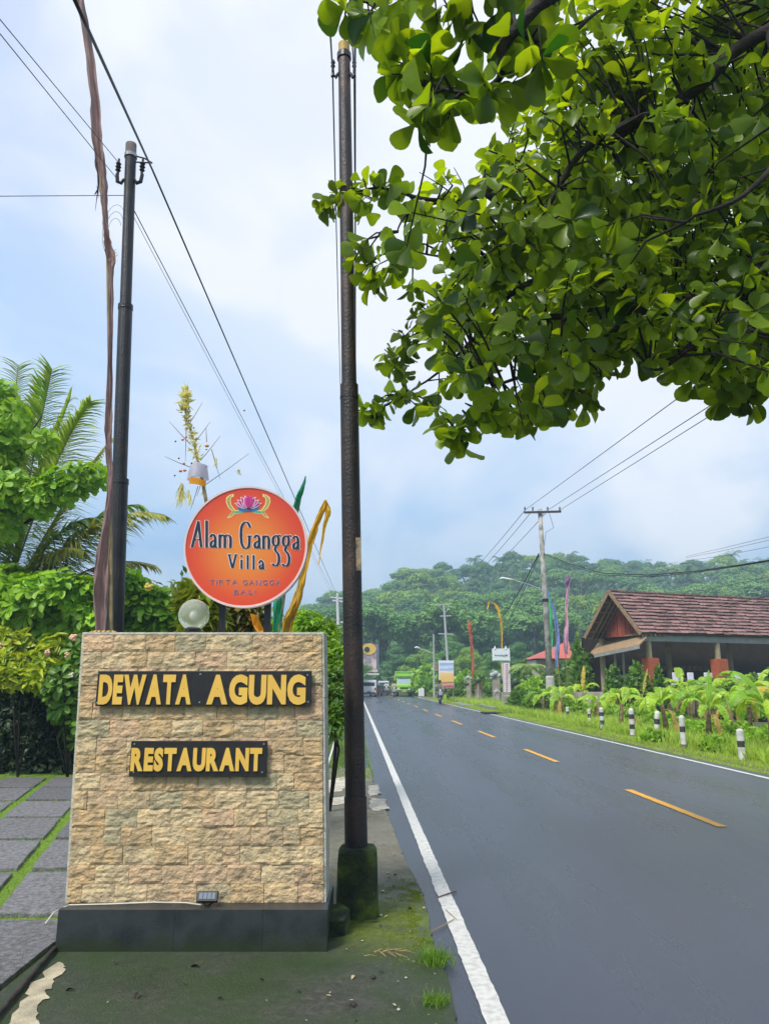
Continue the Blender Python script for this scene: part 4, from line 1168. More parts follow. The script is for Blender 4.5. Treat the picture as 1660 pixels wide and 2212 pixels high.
# upper and rear crown, above the frame, added to shade the leaves in view
for _ in range(330):
    c = Vector((random.uniform(1.6, 10.5), random.uniform(-1.5, 8.5), 0)); q_ = (c - Vector((7.0, 4.0, 0))).length / 6.2
    if q_ > 1: continue
    c.z = random.uniform(5.2, 6.4) + 2.6 * (1 - q_ * q_) 
    if (c.z - CAM_H) / max(c.y, .1) < 1.15 and c.y > 0 and c.x < c.y * .62: continue
    n = 7; ph = random.random() * 6
    for q in range(n):
        an = ph + q * 6.283 / n; L1 = random.uniform(.22, .34)
        LPt.append(c + Vector((random.gauss(0, .12), random.gauss(0, .12), random.gauss(0, .1)))); LA.append(Vector((math.cos(an), math.sin(an), random.gauss(0, .3)))); LN.append(Vector((random.gauss(0, .3), random.gauss(0, .3), 1))); LL.append(L1); LW.append(L1 * .7)
for k in range(9):
    an = k * .7; e = fork + Vector((math.cos(an) * 3.2, math.sin(an) * 3.2, 2.2))
    obj('branch', MB().tube([fork, fork.lerp(e, .5) + Vector((0, 0, .5)), e], [.1, .06, .02], 8), bark, ct, smooth=True)
can_mat = leafmat('canopy_leaf', (.010, .055, .010), (.25, .38, .014), .54, .36, (2.4, 2.0, .3), spec=.45)
scatter_leaves(*OBOV, LPt, LA, LN, LL, LW, rng.random(len(LPt)), can_mat, ct)
tm = MB()
for s, m_, c, r_ in TW:
    tm.tube([s, m_, c], [r_ * 1.5, r_, r_ * .7], 5, caps=False)
tag(obj('twigs', tm, bark, ct, smooth=True), kind='stuff')
bt = MB()
for a, b in (((985, 425), (905, 372)), ((1010, 430), (980, 362)), ((760, -20), (775, 60)), ((1190, 0), (1205, 40)), ((1205, 40), (1220, 60)), ((980, 430), (990, 490))):
    bt.tube([at(*a, 5.4), at((a[0] + b[0]) / 2 + 4, (a[1] + b[1]) / 2, 5.4), at(*b, 5.4)], [.006, .005, .003], 5)
obj('bare_twig', bt, bark, ct)

# ================================================================== GARDEN ON THE LEFT
def leaf_cloud(root, blobs, mat, T=LANCE, size=(.12, .2), ratio=.4, count=900, cap=290, up=.5, ros_n=0, name='leaf', stuff='foliage', hollow=.55):
    """blobs (px, py, r_px, D): leaves fill ellipsoidal clumps"""
    Pn, An, Nn_, Ln = [], [], [], []
    wsum = sum(b[2] ** 2 for b in blobs)
    for u, v, r, D in blobs:
        c = at(u, v, D); rm = r / 1620 * D
        n = max(6, int(count * r * r / wsum))
        k = 0
        while k < n:
            d = Vector((random.gauss(0, 1), random.gauss(0, 1), random.gauss(0, 1))).normalized()
            rr = rm * (hollow + (1 - hollow) * random.random() ** .7) * (1 + .25 * mnoise.noise(d * 2 + c))
            p = c + Vector((d.x * rr, d.y * rr, d.z * rr * .9))
            if p.z < .05: k += 1; continue
            m_ = ros_n or 1
            ax = (d + Vector((0, 0, up)) + Vector((random.gauss(0, .3),) * 3)).normalized()
            t1 = ax.orthogonal().normalized(); t2 = ax.cross(t1); ph = random.random() * 6
            for q in range(m_):
                if m_ == 1: a = (ax + Vector((random.gauss(0, .6), random.gauss(0, .6), random.gauss(-.2, .5)))).normalized(); nn = d + Vector((0, 0, 1))
                else:
                    an = ph + q * 6.283 / m_; a = (ax * .45 + t1 * math.cos(an) + t2 * math.sin(an) + Vector((0, 0, -.1))).normalized(); nn = ax
                Pn.append(p); An.append(a); Nn_.append(nn + Vector((random.gauss(0, .25), random.gauss(0, .25), random.gauss(0, .25)))); Ln.append(random.uniform(*size))
                k += 1
    Ln = np.array(Ln)
    if cap:
        scatter_leaves(*T, Pn, An, Nn_, Ln, Ln * ratio, rng.random(len(Pn)), mat, root, name, cap, stuff)
    else:
        scatter_obj(stuff, *T, Pn, An, Nn_, Ln, Ln * ratio, rng.random(len(Pn)), mat, root, smooth=True)
def stems(root, base, tips, r0=.05, r1=.012, mat=None, name='branch'):
    for t in tips:
        mid = base.lerp(t, .5) + Vector((random.gauss(0, .1), random.gauss(0, .1), .1))
        obj(name, MB().tube([base, mid, t], [r0, (r0 + r1) / 2, r1], 7), mat or bark, root, smooth=True)
# coconut palm, its base hidden at the frame edge
def frond(root, base, tip, arch, n=60, leaflet=.75, mat=None, droop=.9, wid=.06, name='frond'):
    base, tip = Vector(base), Vector(tip)
    P = []
    for i in range(n + 1):
        t = i / n; p = base.lerp(tip, t); p.z += arch * 4 * t * (1 - t) * .5; P.append(p)
    o = obj(name, MB().tube(P[::3] + [P[-1]], list(np.linspace(.03, .006, len(P[::3]) + 1)), 6), M_rachis, root)
    pp, aa, nn, ll = [], [], [], []
    for i in range(3, n + 1):
        t = i / n; tan = (P[i] - P[i - 1]).normalized(); side = tan.cross(Vector((0, 0, 1))).normalized()
        for s in (-1, 1):
            for k in range(2):
                pp.append(P[i].lerp(P[i - 1], k * .5)); L = leaflet * math.sin(min(1, .25 + t * .9) * math.pi * .92) ** .6 * random.uniform(.8, 1.1) * (1.0 if t < .85 else .8)
                aa.append(side * s + tan * (.45 + .8 * t) + Vector((0, 0, -droop * random.uniform(.3, 1.0)))); nn.append(Vector((0, 0, 1)) + side * s * .3); ll.append(L)
    T_ = ([(-.5, 0, 0), (.5, 0, 0), (.42, .4, -.03), (-.42, .4, -.03), (.25, .75, -.14), (-.25, .75, -.14), (0, 1, -.28)], [(0, 1, 2, 3), (3, 2, 4, 5), (5, 4, 6)])
    scatter_obj('leaflets', *T_, pp, aa, nn, ll, wid, rng.random(len(pp)), mat, o, kind='stuff')
    return o
M_rachis = M('rachis', (.25, .24, .06), (.20, .16, .05), 6, .5)
palm_m = leafmat('coconut_leaf', (.14, .30, .08), (.36, .48, .11), .35, .3, (1.5, 1.4, .5))
palm_y = leafmat('coconut_leaf_old', (.24, .32, .06), (.42, .40, .08), .3, .5, (1.3, 1.2, .6))
pc = at(-20, 1400, 16.2)
cp = thing('coconut_palm', 'young coconut palm with long arching fronds behind the yard hedge', 'palm', (pc.x, pc.y, 0))
obj('trunk', MB().tube([(pc.x, pc.y, 0), (pc.x, pc.y, pc.z)], [.2, .14], 12), bark, cp)
for k, (u, v, D, arch, lf, dr, mt) in enumerate([(112, 800, 15.4, .5, 1.35, .35, palm_m), (195, 868, 15.2, 1.4, 1.2, .4, palm_m), (90, 830, 16.0, .9, 1.3, .4, palm_m), (40, 790, 15.8, .5, 1.2, .4, palm_m), (-70, 800, 15.0, .3, 1.2, .5, palm_m), (150, 860, 16.4, .8, 1.2, .5, palm_m), (60, 900, 16.2, .5, 1.2, .6, palm_m), (238, 952, 17.5, .9, .9, .35, palm_y),
                                                 (352, 1112, 15.5, 2.0, 1.0, .6, palm_y), (300, 1090, 16.5, 1.7, 1.0, .7, palm_m), (335, 1222, 17.0, 1.5, .85, .6, palm_y), (215, 1120, 16.0, 1.7, 1.1, .8, palm_m), (255, 1270, 15.6, 1.7, 1.0, .8, palm_m), (180, 1190, 15.0, 1.6, 1.1, .8, palm_y), (20, 1000, 17.0, .6, 1.2, .6, palm_m), (-200, 1050, 15.5, 1.5, 1.1, .7, palm_m)]):
    frond(cp, pc + Vector((random.uniform(-.1, .1), random.uniform(-.1, .1), -.1)), at(u, v, D), arch, leaflet=lf, mat=mt, droop=dr)
# flower spathe strands of the palm
m = MB()
for i in range(9):
    a = at(60 + i * 8, 1050 - i * 12, 15); m.tube([a, a + Vector((.05, 0, .08)), a + Vector((.12, 0, .02 - .02 * i))], [.008, .006, .003], 4)
obj('flower_strands', m, palm_y, cp)
# broadleaf tree on the left edge
gb = leafmat('garden_leaf_bright', (.12, .30, .025), (.34, .55, .045), .36, .4, (1.5, 1.4, .5))
gm = leafmat('garden_leaf', (.05, .15, .02), (.16, .30, .03), .30, .4, (1.5, 1.4, .5))
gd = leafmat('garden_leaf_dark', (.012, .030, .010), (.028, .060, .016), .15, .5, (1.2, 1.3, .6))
p0 = gr(-60, 1640); 
t1 = thing('broadleaf_tree', 'leafy tree at the yard edge with a bright bough reaching toward the black pole', 'tree', (at(-60, 1475, 15.3).x, 15.3, 0))
tb = Vector((at(-60, 1475, 15.3).x, 15.3, 0)); tf = at(-40, 1200, 15.3)
obj('trunk', MB().tube([tb, tb.lerp(tf, .5), tf], [.14, .11, .08], 10), bark, t1, smooth=True)
stems(t1, tf, [at(20, 1060, 14.21), at(120, 1050, 14.06), at(215, 1028, 13.92), at(14.50, 880, 14.50), at(90, 900, 14.21)], .05, .012)
leaf_cloud(t1, [(-10, 860, 44, 14.21), (30, 890, 28, 13.92), (25, 950, 40, 14.36), (95, 955, 24, 14.06), (20, 1060, 46, 13.92), (80, 1075, 40, 13.92), (130, 1045, 34, 13.78), (175, 1035, 30, 13.78), (215, 1030, 22, 13.78), (150, 1065, 24, 13.78), (5, 1130, 40, 14.21), (-40, 1000, 70, 14.36)], gb, OBOV, (0.182, 0.280), .55, 2200, ros_n=5)
# frangipani shrubs along the garden
def shrub(label, blobs, mat, base_px, D, name='shrub', T=OBOV, size=(.16, .27), ratio=.5, count=1600, ros_n=5, cap=290, cat_='shrub', group=None, up=.5):
    b = Vector((at(base_px, 1475, D).x, D, 0))
    r_ = thing(name, label, cat_, b, group)
    stems(r_, b, [at(u, v + r * .3, d) for u, v, r, d in blobs[:4]], .02, .008, name='stem')
    leaf_cloud(r_, blobs, mat, T, size, ratio, count, cap=cap, ros_n=ros_n, up=up)
    return r_
shrub('leafy frangipani filling the garden between the yard edge and the plum banner', [(20, 1270, 52, 14.79), (75, 1290, 52, 14.50), (130, 1280, 46, 14.36), (180, 1290, 40, 14.50), (45, 1340, 60, 15.08), (110, 1350, 60, 14.94), (170, 1350, 50, 14.79), (205, 1330, 34, 14.50), (200, 1400, 40, 14.50)], gb, 90, 14.94, 'frangipani', count=3800, size=(.24, .36), ratio=.44, ros_n=8, up=.9)
shrub('frangipani with a yellow bloom seen between the black pole and the globe lamp', [(290, 1290, 34, 15.37), (330, 1305, 32, 15.37), (365, 1330, 28, 15.37), (300, 1345, 44, 15.66), (350, 1360, 40, 15.66), (275, 1260, 24, 15.22), (300, 1400, 50, 15.66)], gb, 320, 15.66, 'frangipani', count=2400, size=(.24, .36), ratio=.42, ros_n=8, up=.9)
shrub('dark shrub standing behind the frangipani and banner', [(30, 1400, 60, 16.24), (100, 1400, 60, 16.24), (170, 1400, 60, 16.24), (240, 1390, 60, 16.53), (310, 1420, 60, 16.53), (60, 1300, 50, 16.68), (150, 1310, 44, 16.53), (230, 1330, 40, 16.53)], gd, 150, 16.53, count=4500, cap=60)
shrub('yellow-leaved croton growing on top of the dark hedge', [(15, 1430, 26, 13.49), (50, 1440, 26, 13.49), (90, 1430, 26, 13.49), (30, 1460, 24, 13.34), (75, 1465, 22, 13.34), (115, 1450, 22, 13.49), (120, 1400, 24, 13.78), (0, 1385, 26, 13.78), (45, 1395, 24, 13.78)], leafmat('croton_leaf', (.22, .36, .02), (.48, .54, .03), .3, .4, (1.3, 1.2, .5)), 60, 13.63, 'croton', LANCE, (.16, .26), .38, 1500, 6)
shrub('dark green shrub between the croton and the stone wall', [(140, 1480, 34, 13.19), (165, 1440, 30, 13.34), (150, 1520, 34, 13.34), (175, 1500, 34, 13.34), (178, 1400, 30, 13.63), (185, 1560, 40, 13.49)], gm, 165, 13.49, count=800)
# hedge
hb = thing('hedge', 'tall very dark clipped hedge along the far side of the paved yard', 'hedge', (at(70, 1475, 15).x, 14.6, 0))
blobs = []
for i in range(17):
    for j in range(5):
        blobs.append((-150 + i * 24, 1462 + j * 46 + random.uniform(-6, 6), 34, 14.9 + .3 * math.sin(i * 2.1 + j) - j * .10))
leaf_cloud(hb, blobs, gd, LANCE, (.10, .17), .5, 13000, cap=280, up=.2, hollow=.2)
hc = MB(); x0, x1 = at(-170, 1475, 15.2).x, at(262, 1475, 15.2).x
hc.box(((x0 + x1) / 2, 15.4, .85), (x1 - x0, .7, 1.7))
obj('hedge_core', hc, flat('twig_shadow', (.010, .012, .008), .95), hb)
x0w = at(-400, 1475, 11).x
# bits in the hedge
rd = leafmat('cordyline_leaf', (.35, .20, .03), (.40, .10, .03), .3, .4, (1.2, 1, .5))
c_ = at(160, 1555, 14.64)
sp = thing('cordyline', 'small yellow-red spiky plant growing out of the dark hedge', 'plant', (c_.x, c_.y, 0))
leaf_cloud(sp, [(158, 1556, 12, 14.64)], rd, LANCE, (.18, .26), .16, 20, cap=20, ros_n=10)
obj('stem', MB().tube([(c_.x, c_.y, 0), (c_.x, c_.y, c_.z)], .012, 6), bark, sp)
frn = [(160, 1585, 'taller'), (140, 1560, 'smaller')]
wl = thing('weed', 'slender weed sprouting at the foot of the wall beside the hedge', 'weed', gr(142, 1668))
leaf_cloud(wl, [(142, 1640, 10, gr(142, 1668).y), (146, 1655, 10, gr(142, 1668).y), (190, 1668, 12, gr(142, 1668).y)], gb, LANCE, (.06, .12), .35, 40, cap=40)
# blossoms
bl_y, bl_p, bl_w = flat('bloom_yellow', (.80, .58, .10), .6), flat('bloom_peach', (.78, .48, .28), .6), flat('bloom_cream', (.75, .70, .55), .6)
def bloom(c, r, mat, label, n=6, group=None):
    m = MB()
    for q in range(n):
        a = Vector((random.gauss(0, 1), random.gauss(-.5, 1), random.gauss(.3, 1))).normalized() * r
        m.sphere(c + a * .7, r * .45, 7, 5, .8)
    m.sphere(c, r * .6, 7, 5)
    tag(obj('blossom', m, mat, smooth=True), label, 'flower', group)
bloom(at(322, 1268, 14.64), .09, bl_y, 'bright yellow blossom on the frangipani beside the black pole', 9)
bloom(at(160, 1378, 12.61), .075, bl_p, 'peach blossom cluster beside the top corner of the stone wall', 8)
bloom(at(194, 1382, 12.61), .04, bl_p, 'small peach blossom between the cluster and the wall corner')
bloom(at(145, 1415, 12.61), .05, bl_p, 'peach blossom below the larger cluster, above the hedge')
bloom(at(105, 1410, 12.76), .06, bl_p, 'pale peach blossom among the yellow croton leaves')
bloom(at(0, 1395, 12.76), .05, bl_p, 'peach blossom at the very edge of the garden above the croton')
bloom(at(155, 1458, 12.47), .045, bl_w, 'cream blossom on the dark shrub below the wall top')
# yellow-green potted palm / croton behind the globe lamp
shrub('yellow-green fan plant behind the globe lamp and sign posts', [(425, 1300, 26, 7.4), (450, 1315, 24, 7.4), (410, 1285, 16, 7.4), (455, 1340, 24, 7.4), (425, 1350, 26, 7.4)], leafmat('fan_leaf', (.22, .32, .02), (.40, .42, .04), .3, .45, (1.2, 1.2, .5)), 440, 7.5, 'fan_plant', LANCE, (.14, .24), .13, 420, 9)
shrub('dark yellow-speckled croton between the two sign posts', [(510, 1310, 28, 8.0), (535, 1330, 28, 8.0), (505, 1345, 30, 8.0), (545, 1355, 26, 8.0), (500, 1390, 34, 8.0)], leafmat('croton_dark', (.04, .07, .01), (.30, .24, .02), .2, .4, (1.2, 1.1, .5)), 520, 8.0, 'croton', LANCE, (.09, .14), .4, 900, 0)
op = at(555, 1345, 7.2)
ob = MB(); ob.add([at(540, 1325, 7.2), at(553, 1328, 7.15), at(572, 1365, 7.2), at(560, 1372, 7.18), at(546, 1350, 7.22)], [(0, 1, 2, 3, 4)])
ob.add([v + Vector((0, .02, 0)) for v in [at(540, 1325, 7.2), at(553, 1328, 7.15), at(572, 1365, 7.2), at(560, 1372, 7.18), at(546, 1350, 7.22)]], [(4, 3, 2, 1, 0)])
of = thing('banner', 'orange cloth flap showing beside the second sign post', 'banner', (op.x, 7.2, 0))
obj('cloth', ob, org, of); obj('pole', MB().tube([(op.x, 7.24, 0), (op.x, 7.24, op.z + .1)], .012, 6), bamboo, of)
# verge behind the sign, left of the road
shrub('bright green shrub rising behind the corner of the sign wall', [(665, 1345, 26, 11), (690, 1360, 26, 11), (712, 1375, 20, 11), (700, 1400, 30, 10.8), (722, 1420, 26, 10.6), (655, 1370, 28, 11), (705, 1450, 30, 10.6)], gb, 695, 11, count=1600, T=LANCE, size=(.08, .14), ratio=.42, ros_n=0)
shrub('lower green shrub with pale stems between the sign wall and the rusted pole', [(718, 1470, 26, 10.2), (712, 1510, 26, 10), (725, 1545, 24, 9.8), (712, 1570, 22, 9.7), (735, 1500, 22, 10.4)], gm, 716, 10, count=1500, T=LANCE, size=(.07, .13), ratio=.45, ros_n=0)
stk = MB(); stk.tube([gr(708, 1652), at(735, 1560, gr(708, 1652).y + 1.2), at(741, 1540, gr(708, 1652).y + 1.6)], .022, 8)
tag(obj('white_stake', stk, flat('stake_white', (.6, .6, .56), .6)), 'slanted white stake leaning in the plants between wall and rusted pole', 'stake')
# planks of roadside ditch cover
vv = []
for D in (17, 22, 28, 36, 46, 60, 78):
    vv.append(D)
for i, D in enumerate(vv):
    y0 = 1475 + 1640 * .35 / D
    x_l = rp(-.9, D).x * 1640 / D + 830
    shrub(['low leafy bush just past the pavement end on the road edge', 'second leafy bush along the left road edge behind the rusted pole', 'third leafy bush along the left road edge', 'fourth leafy bush along the left road edge by the white pole', 'fifth leafy bush along the left road edge', 'sixth leafy bush on the left road edge close to the traffic', 'far dark bush on the left road edge beside the van'][i],
          [(x_l - 900 / D, 1475 - 300 / D, 1500 / D, D), (x_l - 2600 / D, 1475 - 1100 / D, 1900 / D, D + .6), (x_l - 4500 / D, 1475 - 2000 / D, 2300 / D, D + 1), (x_l - 1500 / D, 1475 + 500 / D, 1300 / D, D - .4), (x_l - 3800 / D, 1475 + 300 / D, 1900 / D, D)], gb if i % 2 else gm, x_l - 2600 / D, D, 'bush', SMALL, (.12 + D * .002, .2 + D * .003), .5, 1500, 0, 0 if D > 30 else 60, group='bushes along the left edge of the road')
# ================================================================== TREES (templates, height 1, width 1)
def crown_template(name, seed, lobes, leaf=.016, per=900, flat_=.55, base_z=.35, mat=None, spread=1.0):
    rg_ = np.random.default_rng(seed)
    Pn, An, Nn_, tint = [], [], [], []
    lobes = int(lobes * 1.6); per = int(per * .68)
    for i in range(lobes):
        an = rg_.uniform(0, 6.283); rr = .36 * spread * math.sqrt(rg_.random())
        if i == 0: rr = 0
        cz = base_z + (1 - base_z) * (.86 - .95 * (rr / .40) ** 2 * flat_ - .42 * rg_.random() ** 1.3)
        c = np.array((rr * math.cos(an), rr * math.sin(an), cz)); r = rg_.uniform(.065, .17)
        d = unit(rg_.normal(0, 1, (per, 3))); d[:, 2] = np.where(d[:, 2] < -.3, -d[:, 2], d[:, 2])
        rad = r * (1 - .35 * rg_.random((per, 1)) ** 2) * (1 + .25 * np.sin(d[:, 0:1] * 7 + i) * np.sin(d[:, 1:2] * 6 + 2 * i))
        p = c + d * rad * np.array((1.05, 1.05, .62))
        Pn.append(p); An.append(unit(np.cross(d, rg_.normal(0, 1, (per, 3)))) + d * .35); Nn_.append(d + rg_.normal(0, .45, (per, 3)) + np.array((0, 0, .4)))
        tint.append(np.clip(rg_.uniform(.0, .5) + rg_.random(per) * .5, 0, 1))
    Pn, An, Nn_, tint = np.concatenate(Pn), np.concatenate(An), np.concatenate(Nn_), np.concatenate(tint)
    L = leaf * rg_.uniform(.7, 1.35, len(Pn))
    V, fs, t = scatter(*CLUMP, Pn, An, Nn_, L * 1.5, L, tint)
    return mesh_of(name, V.tolist(), fs, mat, False, t)
fm1 = leafmat('forest_green', (.08, .22, .06), (.20, .38, .08), .25, .6, (1.2, 1.2, .7))
fm2 = leafmat('forest_bright', (.12, .27, .04), (.28, .44, .06), .25, .6, (1.2, 1.2, .6))
fm3 = leafmat('forest_dark', (.05, .15, .055), (.12, .27, .07), .2, .6, (1.2, 1.2, .7))
barkf = M('forest_bark', (.16, .14, .11), (.09, .075, .055), 6, .9)
def trunk_template(name, seed, h=.6):
    rg_ = random.Random(seed); m = MB()
    m.tube([(0, 0, -.08), (.01, 0, h * .5), (0, .01, h * .8)], [.022, .016, .012], 7)
    for i in range(5):
        an = rg_.random() * 6.28; r = rg_.uniform(.15, .3); z = h * rg_.uniform(.5, .8)
        m.tube([(0, 0, z), (math.cos(an) * r * .5, math.sin(an) * r * .5, z + .10), (math.cos(an) * r, math.sin(an) * r, z + .25)], [.011, .008, .004], 5)
    return mesh_of(name, m.v, m.f, barkf, True)
CR = []
for i, (lb, fl_, bz, mt, sp_) in enumerate([(13, .5, .42, fm1, 1.0), (11, .35, .5, fm2, 1.1), (15, .8, .3, fm3, .9), (12, .4, .55, fm1, 1.15), (16, .9, .25, fm2, .9), (13, .6, .35, fm3, 1.0)]):
    CR.append((crown_template('crown', 30 + i, lb, .022, 420, fl_, bz, mt, sp_), trunk_template('trunk', 60 + i, bz + .2)))
# finer crowns for trees standing nearer the camera
CRN = []
for i, (lb, fl_, bz, mt, sp_) in enumerate([(20, .7, .22, fm2, 1.0), (20, .8, .25, fm1, 1.0), (22, .9, .12, fm3, .95)]):
    CRN.append((crown_template('crown', 90 + i, lb, .013, 900, fl_, bz, mt, sp_), trunk_template('trunk', 95 + i, bz + .3)))
def tree(x, y, z, h, w, tpl, label, group=None, name='tree', cat_='tree'):
    r_ = thing(name, label, cat_, (x, y, z), group, random.random() * 6.28)
    r_.scale = (w, w, h)
    obj('crown', tpl[0], None, r_); obj('trunk', tpl[1], None, r_)
    return r_
# coconut palm template (1 m trunk height -> scaled), for the hillside and the garden
def palm_template(seed, nf=17, leaf_n=16, mat=None):
    rg_ = random.Random(seed); P_, A_, N_, L_ = [], [], [], []
    m = MB(); m.tube([(0, 0, -1), (.15, 0, 4), (.1, .1, 8.4)], [.2, .15, .11], 7)
    top = Vector((.1, .1, 8.4))
    for f in range(nf):
        an = f * 2.4; el = rg_.uniform(-.45, 1.1); d = Vector((math.cos(an) * math.cos(el), math.sin(an) * math.cos(el), math.sin(el)))
        prev = top.copy(); p = top.copy()
        for i in range(leaf_n):
            d = (d + Vector((0, 0, -.10))).normalized(); q = p + d * (3.0 / leaf_n)
            m_ = q
            side = d.cross(Vector((0, 0, 1))).normalized()
            for s in (-1, 1):
                P_.append(tuple(p)); A_.append(tuple(side * s + d * .8 + Vector((0, 0, -.55)))); N_.append((0, 0, 1)); L_.append(.85 * math.sin(min(1, .2 + i / leaf_n) * 2.9) ** .5)
            p = q
    V, fs, t = scatter([(-.5, 0, 0), (.5, 0, 0), (0, 1, -.2)], [(0, 1, 2)], P_, A_, N_, L_, .17, [rg_.random() for _ in P_])
    return mesh_of('fronds', V.tolist(), fs, mat, False, t), mesh_of('trunk', m.v, m.f, barkf, True)
palm_far = leafmat('far_palm_leaf', (.05, .14, .05), (.12, .22, .06), .2, .6, (1.2, 1.2, .7))
PT = [palm_template(5, mat=palm_far), palm_template(9, 15, mat=palm_far)]
PTN = palm_template(12, 15, 26, palm_m)
def palm(x, y, z, s, tpl, label, group=None, th=1.0):
    r_ = thing('palm_tree', label, 'palm', (x, y, z), group, random.random() * 6.28); r_.scale = (s, s, s * th)
    obj('fronds', tpl[0], None, r_); obj('trunk', tpl[1], None, r_); return r_
# hillside forest: nearest rows densest
spots = []
rows = [128, 140, 153, 167, 182, 198, 215, 233, 252, 272, 292, 312]
for ri, y in enumerate(rows):
    step = 8.5 + ri * .45
    x = -y * .20 + random.uniform(0, step)
    while x < y * .60:
        px = 830 + 1640 * x / y
        if px > 600: spots.append((x + random.gauss(0, 1.5), y + random.gauss(0, 3)))
        x += step * random.uniform(.75, 1.3)
spots = spots[:292]
for (x, y) in spots:
    k = random.choice([0, 0, 1, 2, 2, 3, 4, 5]); h = random.uniform(9, 15)
    w = h * random.uniform(.95, 1.35)
    if k in (1, 3): w *= 1.15
    tree(x, y, hill(x, y) - .5, h, w, CR[k], 'leafy tree in the hazy forest that covers the hill beyond the road', 'trees covering the hillside', 'forest_tree')
for i in range(34):
    y = random.choice([210, 240, 270, 295, 305, 312]) + random.gauss(0, 4); px = random.uniform(700, 1700); x = (px - 830) / 1640 * y
    palm(x, y, hill(x, y) - .3, random.uniform(1.0, 1.4), PT[i % 2], 'coconut palm standing among the trees on the hazy hill', 'palms on the hillside')
for px, s_ in ((985, 1.5), (1042, 1.9), (1052, 1.6), (1088, 1.9), (1112, 1.8), (1178, 1.7), (1205, 1.5), (1328, 1.9), (1345, 1.5), (1412, 1.9), (1470, 1.5), (1532, 1.8), (1600, 1.9), (1640, 1.6)):
    y = random.uniform(270, 312); x = (px + random.uniform(-14, 14) - 830) / 1640 * y
    palm(x, y, hill(x, y) + random.uniform(-1.5, 1.5), s_ * random.uniform(.62, .85), PT[px % 2], 'coconut palm standing among the trees on the hazy hill', 'palms on the hillside')
# the hill farther left, seen past the sign
for i in range(46):
    y = random.uniform(180, 380); px = random.uniform(560, 800); x = (px - 830) / 1640 * y; h = random.uniform(10, 15)
    tree(x, y, hill(x, y) - .5, h, h * 1.15, CR[i % 6], 'hazy tree on the low slope seen between the round sign and the rusted pole', 'trees on the low slope past the sign', 'forest_tree')
# filler mass of undergrowth on the slope
Pn = []
while len(Pn) < 26000:
    y = random.uniform(118, 330); x = random.uniform(-.2, .62) * y
    Pn.append((x, y, hill(x, y) + random.uniform(-.3, 4.5) * (.5 + .5 * mnoise.noise(Vector((x * .1, y * .1, 0))))))
Pn = np.array(Pn)
tag(scatter_obj('undergrowth', *CLUMP, Pn, rng.normal(0, 1, Pn.shape) + np.array((0, 0, .6)), rng.normal(0, 1, Pn.shape) + np.array((0, -.6, .7)), rng.uniform(1.2, 2.4, len(Pn)), rng.uniform(.9, 1.7, len(Pn)), rng.random(len(Pn)), fm3), 'dense green undergrowth between the trees of the hillside forest', 'undergrowth')
# trees of middle distance: (px centre, py top, D, width px, template, label)
for px, pt, D, wpx, k, lab in [(915, 1395, 112, 120, 0, 'bright bushy tree right behind the green truck'), (860, 1385, 124, 110, 2, 'dark tree above the green truck at the road end'), (812, 1400, 132, 90, 2, 'dark tree between the billboard and the green truck'),
                               (960, 1372, 104, 110, 1, 'rounded tree behind the sunset poster'), (1010, 1390, 92, 90, 0, 'light green tree behind the red banner'), (1060, 1400, 84, 90, 1, 'green tree behind the white hotel board'),
                               (905, 1345, 128, 130, 2, 'tall dark tree rising beyond the road bend'), (985, 1350, 120, 120, 1, 'tall tree rising left of the red banner tip'), (1215, 1385, 75, 100, 0, 'tree behind the pink banner and the small red roof'),
                               (1262, 1378, 56, 70, 0, 'bright yellow-green tree touching the gable of the pavilion'), (1290, 1300, 72, 90, 0, 'yellow-green tree rising behind the pavilion gable'), (760, 1385, 90, 90, 1, 'green tree on the left verge behind the rusted pole'),
                               (690, 1350, 70, 90, 2, 'dark tree on the left verge between sign and pole'), (1120, 1375, 96, 110, 2, 'dark tree between the street lamp and the road'), (1580, 1330, 88, 140, 1, 'tree behind the pavilion ridge')]:
    p = at(px, pt, D); w = wpx / 1620 * D
    tree(p.x, D, 0, p.z, w, CRN[k], lab)
pz = at(1140, 1395, 58)
palm(pz.x, 58, 0, .78, PTN, 'dark fan of palm fronds beside the white vertical sign', th=.45)
# low bright bushes on the far verge
def bushes(px, pyt, D, wpx, mat, label, n=1500, name='bush'):
    p = at(px, pyt, D); r_ = thing(name, label, 'bush', (p.x, D, 0)); H = max(.3, p.z); W = wpx / 1630 * D
    m = MB()
    for q in range(4):
        m.tube([(p.x + random.uniform(-.1, .1) * W, D, 0), (p.x + random.uniform(-.3, .3) * W, D, H * .6)], [.04, .015], 5)
    obj('stems', m, bark, r_)
    u_ = rng.random((n, 3)); th = u_[:, 0] * 6.283; rr = np.sqrt(u_[:, 1]) ; 
    X = p.x + np.cos(th) * rr * W / 2; Y = D + np.sin(th) * rr * W / 2
    Zt = H * (1 - .55 * rr ** 2) * (1 + .18 * np.sin(X * 9 / W + 1) * np.sin(Y * 7 / W)); Z = Zt * (.15 + .85 * u_[:, 2] ** .5)
    s = max(.06, .0035 * D)
    Pq = np.column_stack([X, Y, Z])
    scatter_obj('foliage', *CLUMP, Pq, rng.normal(0, 1, (n, 3)) + np.array((0, 0, .5)), rng.normal(0, 1, (n, 3)) + np.array((0, -.5, .8)), s * 2 * rng.uniform(.7, 1.4, n), s * rng.uniform(.7, 1.4, n) * 1.3, rng.random(n), mat, r_)
    return r_
